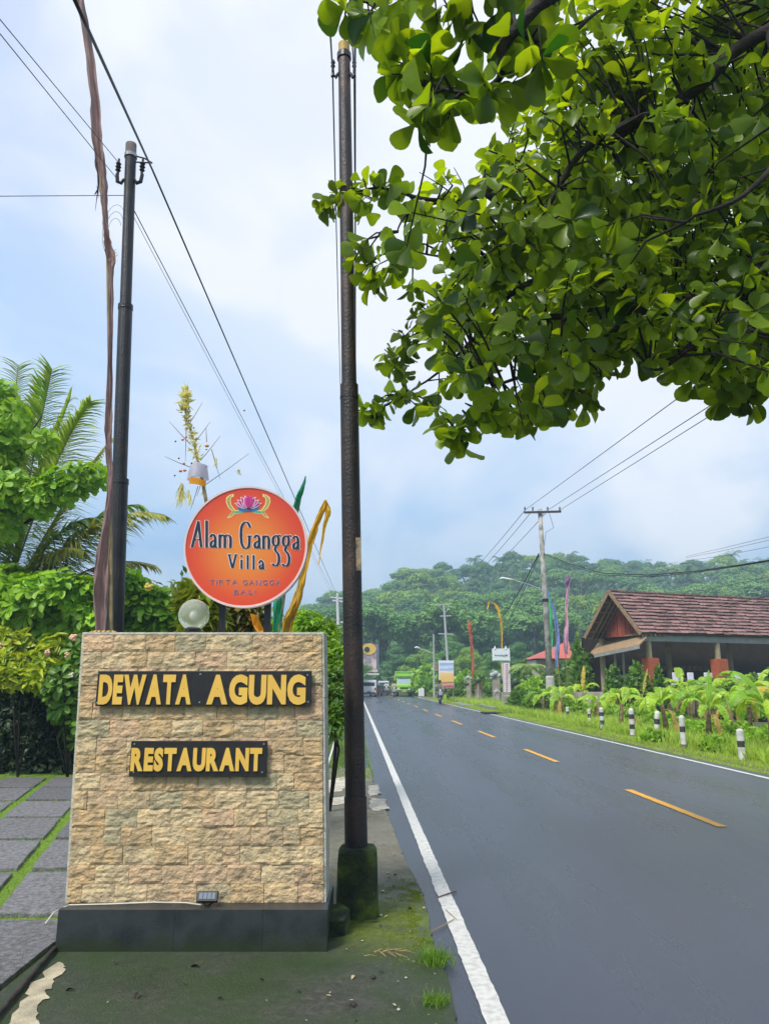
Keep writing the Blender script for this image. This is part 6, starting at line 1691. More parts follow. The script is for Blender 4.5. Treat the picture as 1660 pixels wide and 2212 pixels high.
# ================================================================== BOARDS AND SIGNS
def z5(x, y, D): return at((1250 + x / 4.486) / 1.3566, (1750 + y / 4.486) / 1.3566, D)
def panel(parent, name, x0, y0, x1, y1, D, mat, th=.06, Z=z5):
    a, b = Z(x0, y1, D), Z(x1, y0, D)
    return obj(name, MB().box(((a.x + b.x) / 2, D, (a.z + b.z) / 2), (b.x - a.x, th, b.z - a.z)), mat, parent)
whb = flat('board_white', (.74, .78, .80), .5)
p = z5(260, 1300, 64)
sg = thing('poster_sign', 'upright roadside poster of a sunset beach under a blue sky', 'poster', (p.x, 64, 0))
panel(sg, 'panel', 160, 832, 352, 1200, 64, whb)
def postermat():
    m = bpy.data.materials.new('sunset_print'); m.use_nodes = True; nt = m.node_tree; b = nt.nodes['Principled BSDF']; b.inputs['Roughness'].default_value = .5
    tc = N(nt, 'ShaderNodeTexCoord'); sp_ = N(nt, 'ShaderNodeSeparateXYZ'); nt.links.new(tc.outputs['Generated'], sp_.inputs[0])
    nz = N(nt, 'ShaderNodeTexNoise'); nz.inputs['Scale'].default_value = 1.6; nz.inputs['Detail'].default_value = 5; mp = N(nt, 'ShaderNodeMapping'); mp.inputs['Scale'].default_value = (.6, 1, 3)
    nt.links.new(tc.outputs['Object'], mp.inputs[0]); nt.links.new(mp.outputs[0], nz.inputs[0])
    ad = N(nt, 'ShaderNodeMath', operation='MULTIPLY_ADD'); nt.links.new(nz.outputs['Fac'], ad.inputs[0]); ad.inputs[1].default_value = .16; nt.links.new(sp_.outputs['Z'], ad.inputs[2])
    r_ = ramp(nt, [(.05, (.62, .22, .16)), (.14, (.35, .10, .13)), (.22, (.72, .38, .20)), (.30, (.28, .12, .12)), (.36, (.75, .50, .16)), (.50, (.78, .50, .14)), (.66, (.80, .56, .25)), (.72, (.80, .74, .66)), (.80, (.30, .42, .66)), (.9, (.60, .70, .80)), (1, (.32, .45, .68))])
    nt.links.new(ad.outputs[0], r_.inputs[0]); nt.links.new(r_.outputs[0], b.inputs['Base Color']); return m
panel(sg, 'print', 172, 862, 350, 1196, 63.95, postermat(), .02)
for x in (175, 345): obj('post', MB().tube([(z5(x, 1200, 64).x, 64, 0), z5(x, 1200, 64.02)], .04, 6), flat('post_dull', (.25, .22, .18), .7), sg)
p = z5(970, 1250, 60)
sg = thing('board_sign', 'white board with dark green writing in front of the golden banner', 'sign', (p.x + .1, 60, 0))
o = panel(sg, 'board', 860, 676, 1086, 842, 60, whb)
pr = flat('print_green', (.10, .16, .12), .5)
for k_, (x0, x1, y0, y1) in enumerate([(888, 910, 752, 772), (912, 930, 756, 772), (934, 960, 756, 772), (966, 990, 748, 774), (994, 1012, 756, 780), (1014, 1030, 744, 782), (1032, 1060, 750, 774)]):
    q = [z5(x0, y1, 59.95), z5(x0 + 7, y0, 59.95), z5(x1, (y0 + y1) / 2, 59.95), z5(x1 - 6, y1, 59.95)]
    obj('writing', MB().prism([(v.x, v.z) for v in q], 59.945, 59.955), pr, sg)
for x in (893, 1035): obj('finial', MB().tube([z5(x, 680, 60), z5(x, 640, 60)], [.1, .02], 6), whb, sg)
panel(sg, 'footer', 870, 826, 1080, 836, 59.95, flat('print_grey_green', (.35, .45, .42), .5), .02)
obj('post', MB().tube([(p.x + .3, 60.1, 0), z5(990, 830, 60.1)], .06, 8), flat('post_white', (.55, .56, .55), .6), sg)
vs_ = thing('vertical_sign', 'narrow white vertical sign with a column of small red characters', 'sign', (z5(1055, 1280, 58).x, 58, 0))
panel(vs_, 'board', 1018, 862, 1086, 1266, 58, flat('board_pinkish', (.74, .68, .72), .5))
rdp = flat('print_red', (.55, .12, .12), .5)
for k_ in range(14):
    y = 878 + k_ * 27.5
    q = [z5(1038, y + 14, 57.95), z5(1036 + (k_ % 3) * 3, y, 57.95), z5(1062, y + 2, 57.95), z5(1064 - (k_ % 2) * 5, y + 16, 57.95), z5(1052, y + 8, 57.95)]
    obj('character', MB().prism([(v.x, v.z) for v in q], 57.945, 57.955), rdp, vs_)
obj('base', MB().box((z5(1060, 1290, 58).x, 58, .45), (1.1, .5, .95)), M('footing_stone', (.36, .35, .28), (.22, .21, .16), 3, .9), vs_)
# billboard over the road end
def z4(x, y, D): return at((1050 + x / 6.64) / 1.3566, (1850 + y / 6.64) / 1.3566, D)
bbd = thing('billboard', 'tall dark framed billboard with a faded pinkish picture beyond the white van', 'billboard', (z4(170, 900, 118).x, 118, 0))
panel(bbd, 'frame', -160, 240, 395, 800, 118, flat('frame_slate', (.14, .14, .20), .6), .3, z4)
def bbmat():
    m = M('faded_print', (.50, .40, .36), (.22, .18, .22), .55, .6, c3=(.62, .50, .44), lo=.38, hi=.62, detail=3); return m
panel(bbd, 'print', -140, 290, 350, 740, 117.8, bbmat(), .05, z4)
panel(bbd, 'print_border', -140, 745, 370, 790, 117.8, flat('print_beige', (.58, .48, .42), .6), .05, z4)
c = z4(205, 345, 117.7)
obj('print_spot', MB().prism([(c.x + 1.0 * math.cos(t) * 1.1, c.z + .9 * math.sin(t)) for t in np.linspace(0, 6.2, 16)], 117.68, 117.74), flat('print_orange', (.72, .45, .06), .5), bbd)
c = z4(165, 352, 117.6)
obj('print_spot', MB().prism([(c.x + .42 * math.cos(t), c.z + .42 * math.sin(t)) for t in np.linspace(0, 6.2, 14)], 117.6, 117.66), blk, bbd)
panel(bbd, 'ledge', -160, 815, 400, 850, 117.6, flat('ledge_cream', (.62, .56, .48), .6), .5, z4)
for x in (-100, 60, 220, 360): obj('post', MB().tube([(z4(x, 800, 118).x, 118.2, 0), z4(x, 800, 118.2)], .14, 6), flat('post_slate', (.2, .2, .22), .7), bbd)
# spotted stone pillars and bowls by the entrance
stn = M('entrance_stone', (.40, .36, .28), (.22, .19, .15), 2.5, .9, .4, 10)
def pillar(x, y0, y1, w, D, label, cap_mat):
    b = z5(x, y1, D); r_ = thing('stone_pillar', label, 'pillar', (b.x, D, 0)); t = z5(x, y0, D); wd = w / 4.486 / 1.3566 / 1630 * D
    obj('shaft', MB().box((b.x, D, t.z * .35), (wd, wd, t.z * .7)), stn, r_); obj('head', MB().box((b.x, D, t.z * .84), (wd * 1.0, wd * 1.0, t.z * .3)), cap_mat, r_); obj('lip', MB().box((b.x, D, t.z * .70), (wd * 1.15, wd * 1.15, .08)), stn, r_)
pillar(684, 1150, 1350, 90, 62, 'square stone gate pillar with a red-brown head by the red banner', M('redbrown', (.20, .07, .05), (.14, .05, .04), 3, .8))
pillar(1225, 1180, 1350, 120, 54, 'broad rough stone pillar right of the white vertical sign', stn)
def bowl(x, y, r, D, label, stand=None):
    c = z5(x, y, D); R_ = r / 4.486 / 1.3566 / 1630 * D
    t = thing('stone_bowl', label, 'bowl', (c.x, D, 0))
    obj('bowl', MB().lathe([(.3 * R_, -.75 * R_), (.8 * R_, -.5 * R_), (1.02 * R_, 0), (.95 * R_, .35 * R_), (.8 * R_, .38 * R_), (.7 * R_, 0)], c, 14), M('bowl_dark', (.035, .04, .045), (.06, .06, .06), 5, .6), t, smooth=True)
    obj('pedestal', MB().lathe([(.6 * R_, 0), (.35 * R_, .15), (.32 * R_, c.z - .8 * R_), (.4 * R_, c.z - .6 * R_)], (c.x, D, 0), 10), stn, t)
    obj('plant', MB().sphere(c + Vector((0, 0, R_ * .5)), R_ * .7, 8, 6, .6), gm, t)
bowl(672, 1095, 44, 61, 'dark round bowl on the stone gate pillar'); bowl(1165, 1115, 52, 55, 'large dark bowl right of the white vertical sign'); bowl(1338, 1065, 50, 50, 'large dark bowl close to the concrete pole'); bowl(528, 1140, 36, 63, 'dark bowl left of the red banner'); bowl(1015, 1100, 46, 62, 'dark bowl half hidden by the vertical sign')
def statue(x, y0, y1, D, w, label):
    b = z5(x, y1, D); t_ = z5(x, y0, D); r_ = thing('stone_ornament', label, 'ornament', (b.x, D, 0)); W = w / 4.486 / 1.3566 / 1630 * D; H = t_.z - max(0, b.z)
    z0 = max(0, b.z); m = MB()
    for dx, dz, rr in ((-.28, .55, .24), (0, .7, .26), (.26, .5, .24), (-.35, .25, .16), (.3, .2, .18), (-.15, .9, .14)):
        m.sphere((b.x + dx * W, D, z0 + dz * H), rr * W * 1.1, 9, 6, .9)
    obj('carving', m, M('ornament_pale', (.46, .48, .48), (.24, .26, .26), 3, .85, .5, 12), r_, smooth=True)
    obj('base', MB().box((b.x, D, z0 / 2 + .05), (W * .6, W * .6, max(.1, z0 + .1))), stn, r_)
statue(905, 965, 1100, 60.5, 150, 'pale carved ornament behind the vertical sign'); statue(548, 1035, 1110, 63, 90, 'pale carved ornament left of the red banner'); statue(925, 1210, 1290, 58, 90, 'low grey carved stone at the foot of the vertical sign')
def slab(P5, z0, z1, D0, D1, mat, label):
    a, b = z5(P5[0], 1350, D0), z5(P5[1], 1350, D0)
    tag(obj('concrete_slab', MB().box(((a.x + b.x) / 2, (D0 + D1) / 2, (z0 + z1) / 2), (b.x - a.x, D1 - D0, z1 - z0)), mat, bevel=.03), label, 'slab')
gs = M('ditch_concrete', (.26, .28, .24), (.15, .16, .13), 2, .9, .3, 10)
slab((470, 840), 0, .12, 53, 60, gs, 'flat concrete entrance slab before the red banner'); slab((845, 1090), 0, .22, 45, 52, gs, 'concrete ditch slab before the vertical sign'); slab((1080, 1160), .12, .26, 42, 45, gs, 'broken concrete slab over the dark ditch hole'); slab((1130, 1290), .0, .8, 46, 50, stn, 'rough stone retaining block right of the ditch')
tag(obj('ditch_opening', MB().box(((z5(1050, 1480, 40).x), 41, .0), (2.3, 1.6, .14)), flat('ditch_dark', (.01, .01, .008), .9)), 'dark drain opening beside the far road edge', 'drain')

# small red roof house behind the banners
Dh = 66
hr = thing('house', 'small house with a faded red hipped roof behind the pink banner', 'house', (at(1205, 1475, Dh).x, Dh, 0))
def zz(x, y, D): return at((1560 + x / 2.399) / 1.3566, (1500 + y / 2.399) / 1.3566, D)
a, b, c, d = zz(15, 1030, Dh), zz(280, 1030, Dh - 4), zz(250, 905, Dh + 1), zz(120, 960, Dh + 1)
m = MB(); bk = [p + Vector((0, 7, 0)) for p in (a, b)]
m.add([a, b, c, d, bk[0], bk[1]], [(0, 1, 2, 3), (0, 3, 4), (3, 2, 5, 4), (1, 5, 2), (0, 4, 5, 1)])
obj('roof', m, M('red_roof', (.50, .12, .09), (.38, .10, .08), 1, .8), hr)
obj('wall', MB().box(((a.x + b.x) / 2, Dh + 2.5, a.z / 2 - .05), ((b.x - a.x) * .85, 4, a.z - .12)), flat('plaster_cream', (.5, .46, .38), .9), hr)
# thatched hut
th = thing('hut', 'small brown thatched hut behind the sunset poster', 'hut', (z4(1520, 900, 98).x, 98, 0))
c = z4(1520, 720, 98)
obj('roof', MB().tube([c + Vector((0, 0, -.4)), c + Vector((0, 0, .6))], [2.2, 1.0], 4), M('thatch', (.16, .11, .07), (.09, .06, .04), 6, .95), th)
obj('post', MB().tube([(c.x - 1.2, 98, 0), (c.x - 1.2, 98, c.z - .3)], .1, 6), bark, th); obj('post', MB().tube([(c.x + 1.2, 98, 0), (c.x + 1.2, 98, c.z - .3)], .1, 6), bark, th)

# ================================================================== PAVILION
EV = 4.2
Dp = (EV - CAM_H) / .0649
E1 = Vector((.3478 * Dp, Dp, 0)); u = Vector((math.cos(R(21)), math.sin(R(21)), 0)); nrm = Vector((-.054, .094, 0)) * Dp * .92
L1v = E1 + nrm; ZR = EV + (.1188 * 1.047 - .0649) * Dp; FL = 1.1
pv_ = thing('pavilion', 'open-sided restaurant pavilion with wooden shingle roof and brick column bases', 'pavilion', E1)
wood = M('wood_dark', (.10, .06, .04), (.06, .04, .03), 6, .8); woodl = M('wood_edge', (.30, .20, .11), (.22, .14, .08), 6, .75)
beamm = M('fascia_grey', (.28, .31, .28), (.22, .24, .22), 3, .7); col = M('column_tan', (.36, .31, .19), (.28, .24, .14), 4, .8)
brk = M('brick_red', (.46, .115, .045), (.36, .085, .035), 8, .85, .3, 30)
Lp = 17.0
mid = E1 + nrm / 2
ov = -.25
def RP(s, t, side=1):   # along s, t from eave (0) to ridge (1)
    e = (E1 if side > 0 else L1v) + u * s; r_ = mid + u * s
    q = e.lerp(r_, t); q.z = EV + (ZR - EV) * t; return q
deck = MB()
for sd in (1, -1):
    q = [RP(ov, 0, sd), RP(Lp, 0, sd), RP(Lp, 1, sd), RP(ov, 1, sd)]
    up = Vector((0, 0, -.06))
    deck.add(q + [v + up for v in q], [(0, 1, 2, 3), (7, 6, 5, 4), (0, 4, 5, 1), (1, 5, 6, 2), (2, 6, 7, 3), (3, 7, 4, 0)])
obj('roof_deck', deck, wood, pv_)
shm = M('roof_shingle', (.19, .095, .085), (.27, .155, .135), 2.5, .75, .3, 12, rnd=.35, c3=(.10, .055, .052))
slope = (RP(0, 1) - RP(0, 0)); slen = slope.length; sdir = slope.normalized(); nup = u.cross(sdir).normalized()
if nup.z < 0: nup = -nup
rowsN = 12
tile_cnt = 0; tl_m = [mesh_of('shingle', *(lambda w, l, h: ([(0, 0, h), (w, 0, h), (w, l, .012), (0, l, .012), (0, 0, h - .03), (w, 0, h - .03), (w, l, 0), (0, l, 0)], [(0, 1, 2, 3), (4, 7, 6, 5), (0, 4, 5, 1), (1, 5, 6, 2), (3, 2, 6, 7), (0, 3, 7, 4)]))(w, slen / rowsN * 1.12, .10), shm) for w in (.50, .62, .44)]
widths = (.50, .62, .44)
Mrot = Matrix((u, sdir, nup)).transposed()
rest = MB(); mat4 = Mrot.to_4x4()
for r_ in range(rowsN):
    s = ov - .05 + random.uniform(0, .1)
    while s < Lp:
        k = random.randrange(3); w = widths[k] - .012
        p0_ = E1 + u * s + sdir * (slen * r_ / rowsN - .03) + Vector((0, 0, EV)) + nup * (.015 + random.uniform(0, .022)) + sdir * random.uniform(-.03, .03)
        if tile_cnt < 290 and s < 11.5 and (tile_cnt < 290):
            o = bpy.data.objects.new('shingle', tl_m[k]); COL.objects.link(o); o.parent = pv_
            mm = Mrot.copy().to_4x4(); mm.translation = p0_ - E1; o.matrix_basis = mm @ Matrix.Rotation(random.uniform(-.006, .006), 4, 'Z'); tile_cnt += 1
        else:
            vs = [p0_ + Mrot @ v.co for v in tl_m[k].vertices]
            rest.add(vs, [tuple(f.vertices) for f in tl_m[k].polygons])
        s += widths[k]
# back slope
for r_ in range(6):
    q = [RP(ov, r_ / 6, -1), RP(Lp, r_ / 6, -1), RP(Lp, (r_ + 1) / 6, -1), RP(ov, (r_ + 1) / 6, -1)]
    rest.add([v + Vector((0, 0, .03 + (.04 if i_ < 2 else 0))) for i_, v in enumerate(q)], [(0, 1, 2, 3)])
tag(obj('shingles', rest, shm, pv_), kind='stuff')
obj('ridge_board', MB().beam(RP(ov - .1, 1) + Vector((0, 0, .09)), RP(Lp, 1) + Vector((0, 0, .09)), .22, .07), shm, pv_)
for sd in (1, -1):
    obj('barge_board', MB().beam(RP(ov - .12, -.03, sd) + Vector((0, 0, .01)), RP(ov - .12, 1, sd) + Vector((0, 0, .03)), .05, .20), woodl, pv_)
    for k in range(1, 6):
        obj('rafter', MB().beam(RP(ov + k * .3, 0, sd) + Vector((0, 0, -.13)), RP(ov + k * .3, 1, sd) + Vector((0, 0, -.13)), .06, .12), woodl, pv_)
for k in range(4):
    t = .15 + k * .22
    a, b = RP(ov - .02, t, -1), RP(1.6, t, -1); obj('purlin', MB().beam(a + Vector((0, 0, -.10)), b + Vector((0, 0, -.10)), .05, .06), woodl, pv_)
obj('fascia', MB().beam(E1 + Vector((0, 0, EV - .24)) + nrm * .05, E1 + u * Lp + nrm * .05 + Vector((0, 0, EV - .24)), .08, .34), beamm, pv_)
# gable boards
gs_ = .75
gw = nrm.length; nb = 11
redw = M('gable_red', (.34, .075, .035), (.22, .05, .03), 7, .7, rnd=.25)
for k in range(nb):
    t0, t1_ = .10 + .80 * k / nb, .10 + .80 * (k + 1) / nb
    def zt(t): return EV + (ZR - EV) * (1 - abs(2 * t - 1)) - .12
    pts = [(t0 + .003, EV - .1), (t1_ - .003, EV - .1), (t1_ - .003, zt(t1_ - .003))] + ([(.5, zt(.5))] if t0 < .5 < t1_ else []) + [(t0 + .003, zt(t0 + .003))]
    off = u * (gs_ + (.012 if k % 2 else 0)); m = MB(); f_ = [E1 + nrm * t + off + Vector((0, 0, z)) for t, z in pts]; bkk = [v + u * .05 for v in f_]
    n = len(pts); m.add(f_ + bkk, [tuple(range(n)), tuple(range(2 * n - 1, n - 1, -1))] + [(i, (i + 1) % n, (i + 1) % n + n, i + n) for i in range(n)])
    obj('gable_board', m, redw, pv_)
# lower lean-to roof on the gable side
s0 = zz(795, 880, 38.8); 
lt = [zz(800, 880, Dp - .1), zz(745, 845, Dp + 1.2), zz(470, 910, Dp + 4.2), zz(405, 985, Dp + 3.6), zz(430, 1000, Dp + 2.6), zz(745, 935, Dp - .7)]
m = MB(); dn_ = Vector((0, 0, -.08)); n = len(lt)
order = [lt[0], lt[1], lt[2], lt[3], lt[4], lt[5]]
m.add(order + [v + dn_ for v in order], [tuple(range(6)), tuple(range(11, 5, -1))] + [(i, (i + 1) % 6, (i + 1) % 6 + 6, i + 6) for i in range(6)])
obj('lean_to_roof', m, M('bamboo_thatch', (.38, .25, .13), (.27, .18, .10), 5, .85, .4, 30), pv_)
obj('lean_to_fascia', MB().beam(lt[4] + Vector((0, -.05, -.12)), lt[5] + Vector((0, -.05, -.12)), .06, .16), beamm, pv_)
# columns
def column(s, t, label=None, base=True):
    c = E1 + u * s + nrm * t
    obj('column', MB().tube([c + Vector((0, 0, FL)), c + Vector((0, 0, EV - .1))], [.17, .15], 4 if 0 else 10), col, pv_)
    if base:
        o = obj('column_base', MB().box((c.x, c.y, FL + .9), (.60, .60, 1.8), rz=R(21)), brk, pv_)
        k = 0
        for row in range(13):
            for q in range(2):
                zc_ = FL + .09 + row * .135; off = -.155 + q * .31 + (.07 if row % 2 else -.07) * 0
                bx = c + u * off - nrm.normalized() * .325
                obj('brick', MB().box((bx.x, bx.y, zc_), (.295, .04, .12), rz=R(21)), brk, o)
cs = (zz(815, 1000, Dp).x - E1.x) / u.x
sp_c = 4.75
for k in range(4): column(.45 + k * sp_c, .08)
for k in range(4): column(.45 + k * sp_c, .92, base=False)
for k, (x, y) in enumerate([(632, 1000), (575, 1000)]):
    c = zz(x, y, Dp + 2.2); obj('column', MB().tube([(c.x, c.y, FL), (c.x, c.y, c.z + .2)], .07, 8), beamm, pv_)
obj('floor', MB().add([tuple(E1 + u * -3 + nrm * -.2 + Vector((0, 0, z))) for z in (0, FL)] + [tuple(E1 + u * Lp + nrm * -.2 + Vector((0, 0, z))) for z in (0, FL)] + [tuple(E1 + u * Lp + nrm * 1.3 + Vector((0, 0, z))) for z in (0, FL)] + [tuple(E1 + u * -3 + nrm * 1.3 + Vector((0, 0, z))) for z in (0, FL)],
    [(0, 2, 3, 1), (2, 4, 5, 3), (4, 6, 7, 5), (6, 0, 1, 7), (1, 3, 5, 7)]), stn, pv_)
bk0 = E1 + nrm * 1.15
w_ = MB(); w_.add([tuple(bk0 + Vector((0, 0, FL))), tuple(bk0 + u * Lp + Vector((0, 0, FL))), tuple(bk0 + u * Lp + Vector((0, 0, EV))), tuple(bk0 + Vector((0, 0, EV)))], [(0, 1, 2, 3)])
w_.add([tuple(bk0 + nrm * .04 + Vector((0, 0, FL))), tuple(bk0 + nrm * .04 + u * Lp + Vector((0, 0, FL))), tuple(bk0 + nrm * .04 + u * Lp + Vector((0, 0, EV))), tuple(bk0 + nrm * .04 + Vector((0, 0, EV)))], [(3, 2, 1, 0)])
obj('back_wall', w_, M('back_wall_brown', (.045, .033, .024), (.03, .022, .016), 2, .9), pv_)
ce = MB(); ce.add([tuple(RP(0, 0, 1) + Vector((0, 0, -.1)) + nrm * .1), tuple(RP(Lp, 0, 1) + Vector((0, 0, -.1)) + nrm * .1), tuple(RP(Lp, 0, -1) + Vector((0, 0, -.1))), tuple(RP(0, 0, -1) + Vector((0, 0, -.1)))], [(0, 1, 2, 3)])
obj('ceiling', ce, wood, pv_)
lattice = MB()
for k in range(16):
    a = E1 + nrm * .9 + u * (1.2 + k * .45)
    lattice.box(a + Vector((0, 0, FL + 1.35)), (.34, .03, .30), rz=R(21))
obj('lattice_panel', lattice, M('lattice_tan', (.16, .12, .06), (.10, .07, .04), 5, .8), pv_)
# tables and chairs
whc = flat('chair_cover', (.74, .73, .80), .8); rdc = flat('chair_red', (.18, .02, .03), .8)
def chair(s, t, mat, label, group):
    c = E1 + u * s + nrm * t + Vector((0, 0, FL)); r_ = thing('chair', label, 'chair', c, group)
    obj('seat', MB().box(c + Vector((0, 0, .44)), (.46, .46, .08), rz=R(21)), mat, r_); obj('backrest', MB().box(c + Vector((0, .2, .80)), (.42, .07, .50), rz=R(21)), mat, r_, bevel=.04)
    for dx in (-.19, .19):
        for dy in (-.19, .19): obj('leg', MB().box(c + Vector((dx, dy, .2)), (.04, .04, .4)), wood, r_)
chairs = [(1.95, .02, whc, 'white-covered dining chair just right of the first brick column'), (3.1, .05, whc, 'white-covered dining chair in the middle between the brick columns'), (4.05, .0, whc, 'brightest white-covered chair before the second brick column'), (4.9, .1, whc, 'white-covered chair partly hidden by the second brick column'),
          (6.2, .05, whc, 'white-covered chair just right of the second brick column'), (6.9, .12, whc, 'last white-covered chair beside the dark red chair'), (7.5, .02, rdc, 'dark red dining chair right of the second brick column'), (.95, .4, rdc, 'dark red chair behind the first brick column'), (8.4, .1, whc, 'white-covered chair at the edge of view in the pavilion')]
for a in chairs: chair(*a, 'dining chairs in the pavilion')
for k, s in enumerate((2.5, 5.5, 7.9, 10.6)):
    c = E1 + u * s + nrm * .2 + Vector((0, 0, FL)); t = thing('dining_table', ['dining table behind the first white chairs', 'dining table behind the second brick column', 'dining table beside the dark red chair', 'dining table at the edge of view'][k], 'table', c, 'dining tables in the pavilion')
    obj('table_top', MB().box(c + Vector((0, 0, .74)), (1.2, .8, .05), rz=R(21)), wood, t)
    for dx in (-.5, .5):
        for dy in (-.3, .3): obj('leg', MB().box(c + Vector((dx, dy, .36)), (.06, .06, .72)), wood, t)
for i, (x, y, w, lab) in enumerate([(560, 1070, 90, 'dark leafy shrub below the lean-to roof'), (720, 1085, 100, 'leafy shrub before the first brick column'), (880, 1120, 60, 'leafy shrub right of the first brick column'), (1270, 1195, 50, 'dark small shrub between the columns'), (1370, 1170, 50, 'green shrub right of the second brick column'), (1520, 1150, 90, 'spreading shrub in front of the right bays'), (1640, 1140, 60, 'shrub at the edge of view in front of the right bays'), (330, 900, 120, 'dark fine-leaved shrub left of the lean-to roof')]):
    px, py = (1560 + x / 2.399) / 1.3566, (1500 + y / 2.399) / 1.3566
    bushes(px, py, Dp - 1.6 - i % 3 * .5 + (6 if i == 7 else 0), w / 2.399 / 1.3566 * (2.0 if i in (4, 5, 6, 1) else 1.1), gm, lab, 700, 'shrub')

# ================================================================== VEHICLES (beyond 60 m)
tyre = flat('tyre_black', (.012, .012, .013), .8); glass = flat('car_glass', (.03, .04, .05), .08); chrome = flat('chrome', (.5, .5, .5), .2, metallic=.8)
wsc = flat('windscreen', (.32, .42, .46), .12); lamp_w = flat('lamp_clear', (.7, .7, .68), .15); lamp_r = flat('lamp_red', (.45, .02, .02), .3)
def wheel(parent, x, y, r, w=.22):
    o = obj('wheel', MB().tube([(x - w / 2, y, r), (x + w / 2, y, r)], r, 16), tyre, parent); obj('rim', MB().tube([(x - w / 2 - .01, y, r), (x + w / 2 + .01, y, r)], r * .55, 12), chrome, o)
def van(X, s, W, H, L, body, label, rear=True, nm='van', hood=.9):
    c = rp(X, s); t = thing(nm, label, nm, c); x, y = c.x, c.y
    h0 = .28
    prof = [(y, h0), (y + L, h0), (y + L, H * .55), (y + L - hood, H * .60), (y + L - hood - .7, H * .97), (y + L - hood - 1.0, H), (y + .25, H), (y + .06, H * .90), (y, H * .55)] if rear else \
           [(y, h0), (y + L, h0), (y + L, H * .9), (y + L - .2, H), (y + hood + 1.0, H), (y + hood + .65, H * .97), (y + hood, H * .60), (y + .1, H * .55), (y, H * .45)]
    obj('body', MB().prism(prof, x - W / 2, x + W / 2, 'YZ'), body, t, bevel=.05)
    if rear: obj('rear_window', MB().box((x, y + .015, H * .74), (W * .78, .04, H * .22)), glass, t)
    else: obj('windscreen', MB().beam((x, y + hood + .08, H * .63), (x, y + hood + .62, H * .93), W * .82, .03), wsc, t)
    for sx in (-1, 1):
        obj('side_window', MB().box((x + sx * W / 2, y + L * .45, H * .76), (.02, L * .5, H * .2)), glass, t)
        obj('tail_light' if rear else 'headlight', MB().box((x + sx * W * .42, y - .005, H * .46), (W * .11, .05, H * .16 if rear else H * .08)), lamp_r if rear else lamp_w, t)
        for yy_ in (y + L * .18, y + L * .8): wheel(t, x + sx * (W / 2 - .1), yy_, .32)
    obj('bumper', MB().box((x, y - .04, .42), (W * .96, .12, .2)), flat('bumper_dark', (.04, .04, .045), .5), t)
    obj('number_plate', MB().box((x, y - .11, .55), (.42, .02, .13)), flat('plate_dark', (.02, .02, .02), .5), t)
    return t
pw = flat('paint_white', (.70, .70, .72), .25); pdg = flat('paint_dark_green', (.02, .06, .04), .25); pbl = flat('paint_navy', (.03, .035, .07), .25); psl = flat('paint_silver', (.42, .42, .48), .25)
van(1.55, 90, 1.75, 1.95, 4.4, pw, 'white van driving away, half hidden by the rusted pole')
van(2.55, 97, 1.65, 1.45, 4.0, pdg, 'dark green car driving away right of the white van', nm='car', hood=1.1)
van(3.75, 104, 1.6, 1.4, 4.0, pbl, 'navy car driving away between the green car and motorcycle', nm='car', hood=1.1)
van(4.1, 112, 1.6, 1.9, 4.0, psl, 'silver van behind the navy car, mostly hidden', nm='van')
# green truck, front view
tk = rp(5.85, 92); x, y = tk.x, tk.y
t = thing('truck', 'lime green truck with white windscreen coming up the far lane', 'truck', tk)
lime_p = flat('paint_lime', (.28, .62, .06), .35); lime_d = flat('paint_lime_dark', (.26, .42, .04), .5)
obj('cab', MB().prism([(y, .55), (y + 1.7, .55), (y + 1.7, 2.25), (y + .5, 2.25), (y + .08, 1.45), (y, 1.3)], x - .87, x + .87, 'YZ'), lime_p, t, bevel=.06)
obj('windscreen', MB().beam((x, y + .10, 1.47), (x, y + .44, 2.12), 1.5, .03), wsc, t)
obj('visor', MB().box((x, y + .42, 2.27), (1.7, .25, .06)), lime_d, t)
cg_ = MB().box((x, y + 4.1, 1.75), (2.15, 4.4, 1.5)); obj('cargo_body', cg_, lime_d, t)
obj('headboard', MB().box((x, y + 1.85, 2.65), (2.2, .1, .5)), lime_p, t); obj('roof_rail', MB().box((x, y + 1.8, 2.93), (2.25, .18, .09)), flat('rail_lime', (.5, .6, .2), .5), t)
for sx in (-1, 1):
    obj('corner_post', MB().box((x + sx * 1.06, y + 1.8, 1.85), (.09, .12, 2.1)), flat('post_yellow', (.55, .6, .08), .5), t)
    obj('headlight', MB().box((x + sx * .68, y - .02, .86), (.24, .06, .18)), lamp_w, t)
    obj('mirror', MB().tube([(x + sx * .87, y + .3, 1.9), (x + sx * 1.05, y + .15, 1.95), (x + sx * 1.06, y + .15, 1.55)], .035, 6), blk, t)
    for yy_, r_ in ((y + .75, .42), (y + 4.6, .42)): wheel(t, x + sx * .80, yy_, r_, .28)
obj('grille', MB().box((x, y - .02, 1.0), (.95, .05, .16)), blk, t)
obj('bumper', MB().box((x, y - .08, .62), (1.75, .14, .22)), flat('bumper_green', (.08, .14, .05), .5), t)
obj('number_plate', MB().box((x, y - .17, .62), (.5, .02, .16)), flat('plate_yellow', (.6, .45, .06), .5), t)
# white kiosk box at the verge right of the truck
c = rp(7.75, 90); kb = thing('marker_block', 'small white block standing on the verge beside the green truck', 'block', c)
obj('block', MB().box((c.x, c.y, .45), (.7, .5, .95)), pw, kb, bevel=.05); obj('foot', MB().box((c.x, c.y, .03), (.85, .65, .1)), gs, kb)

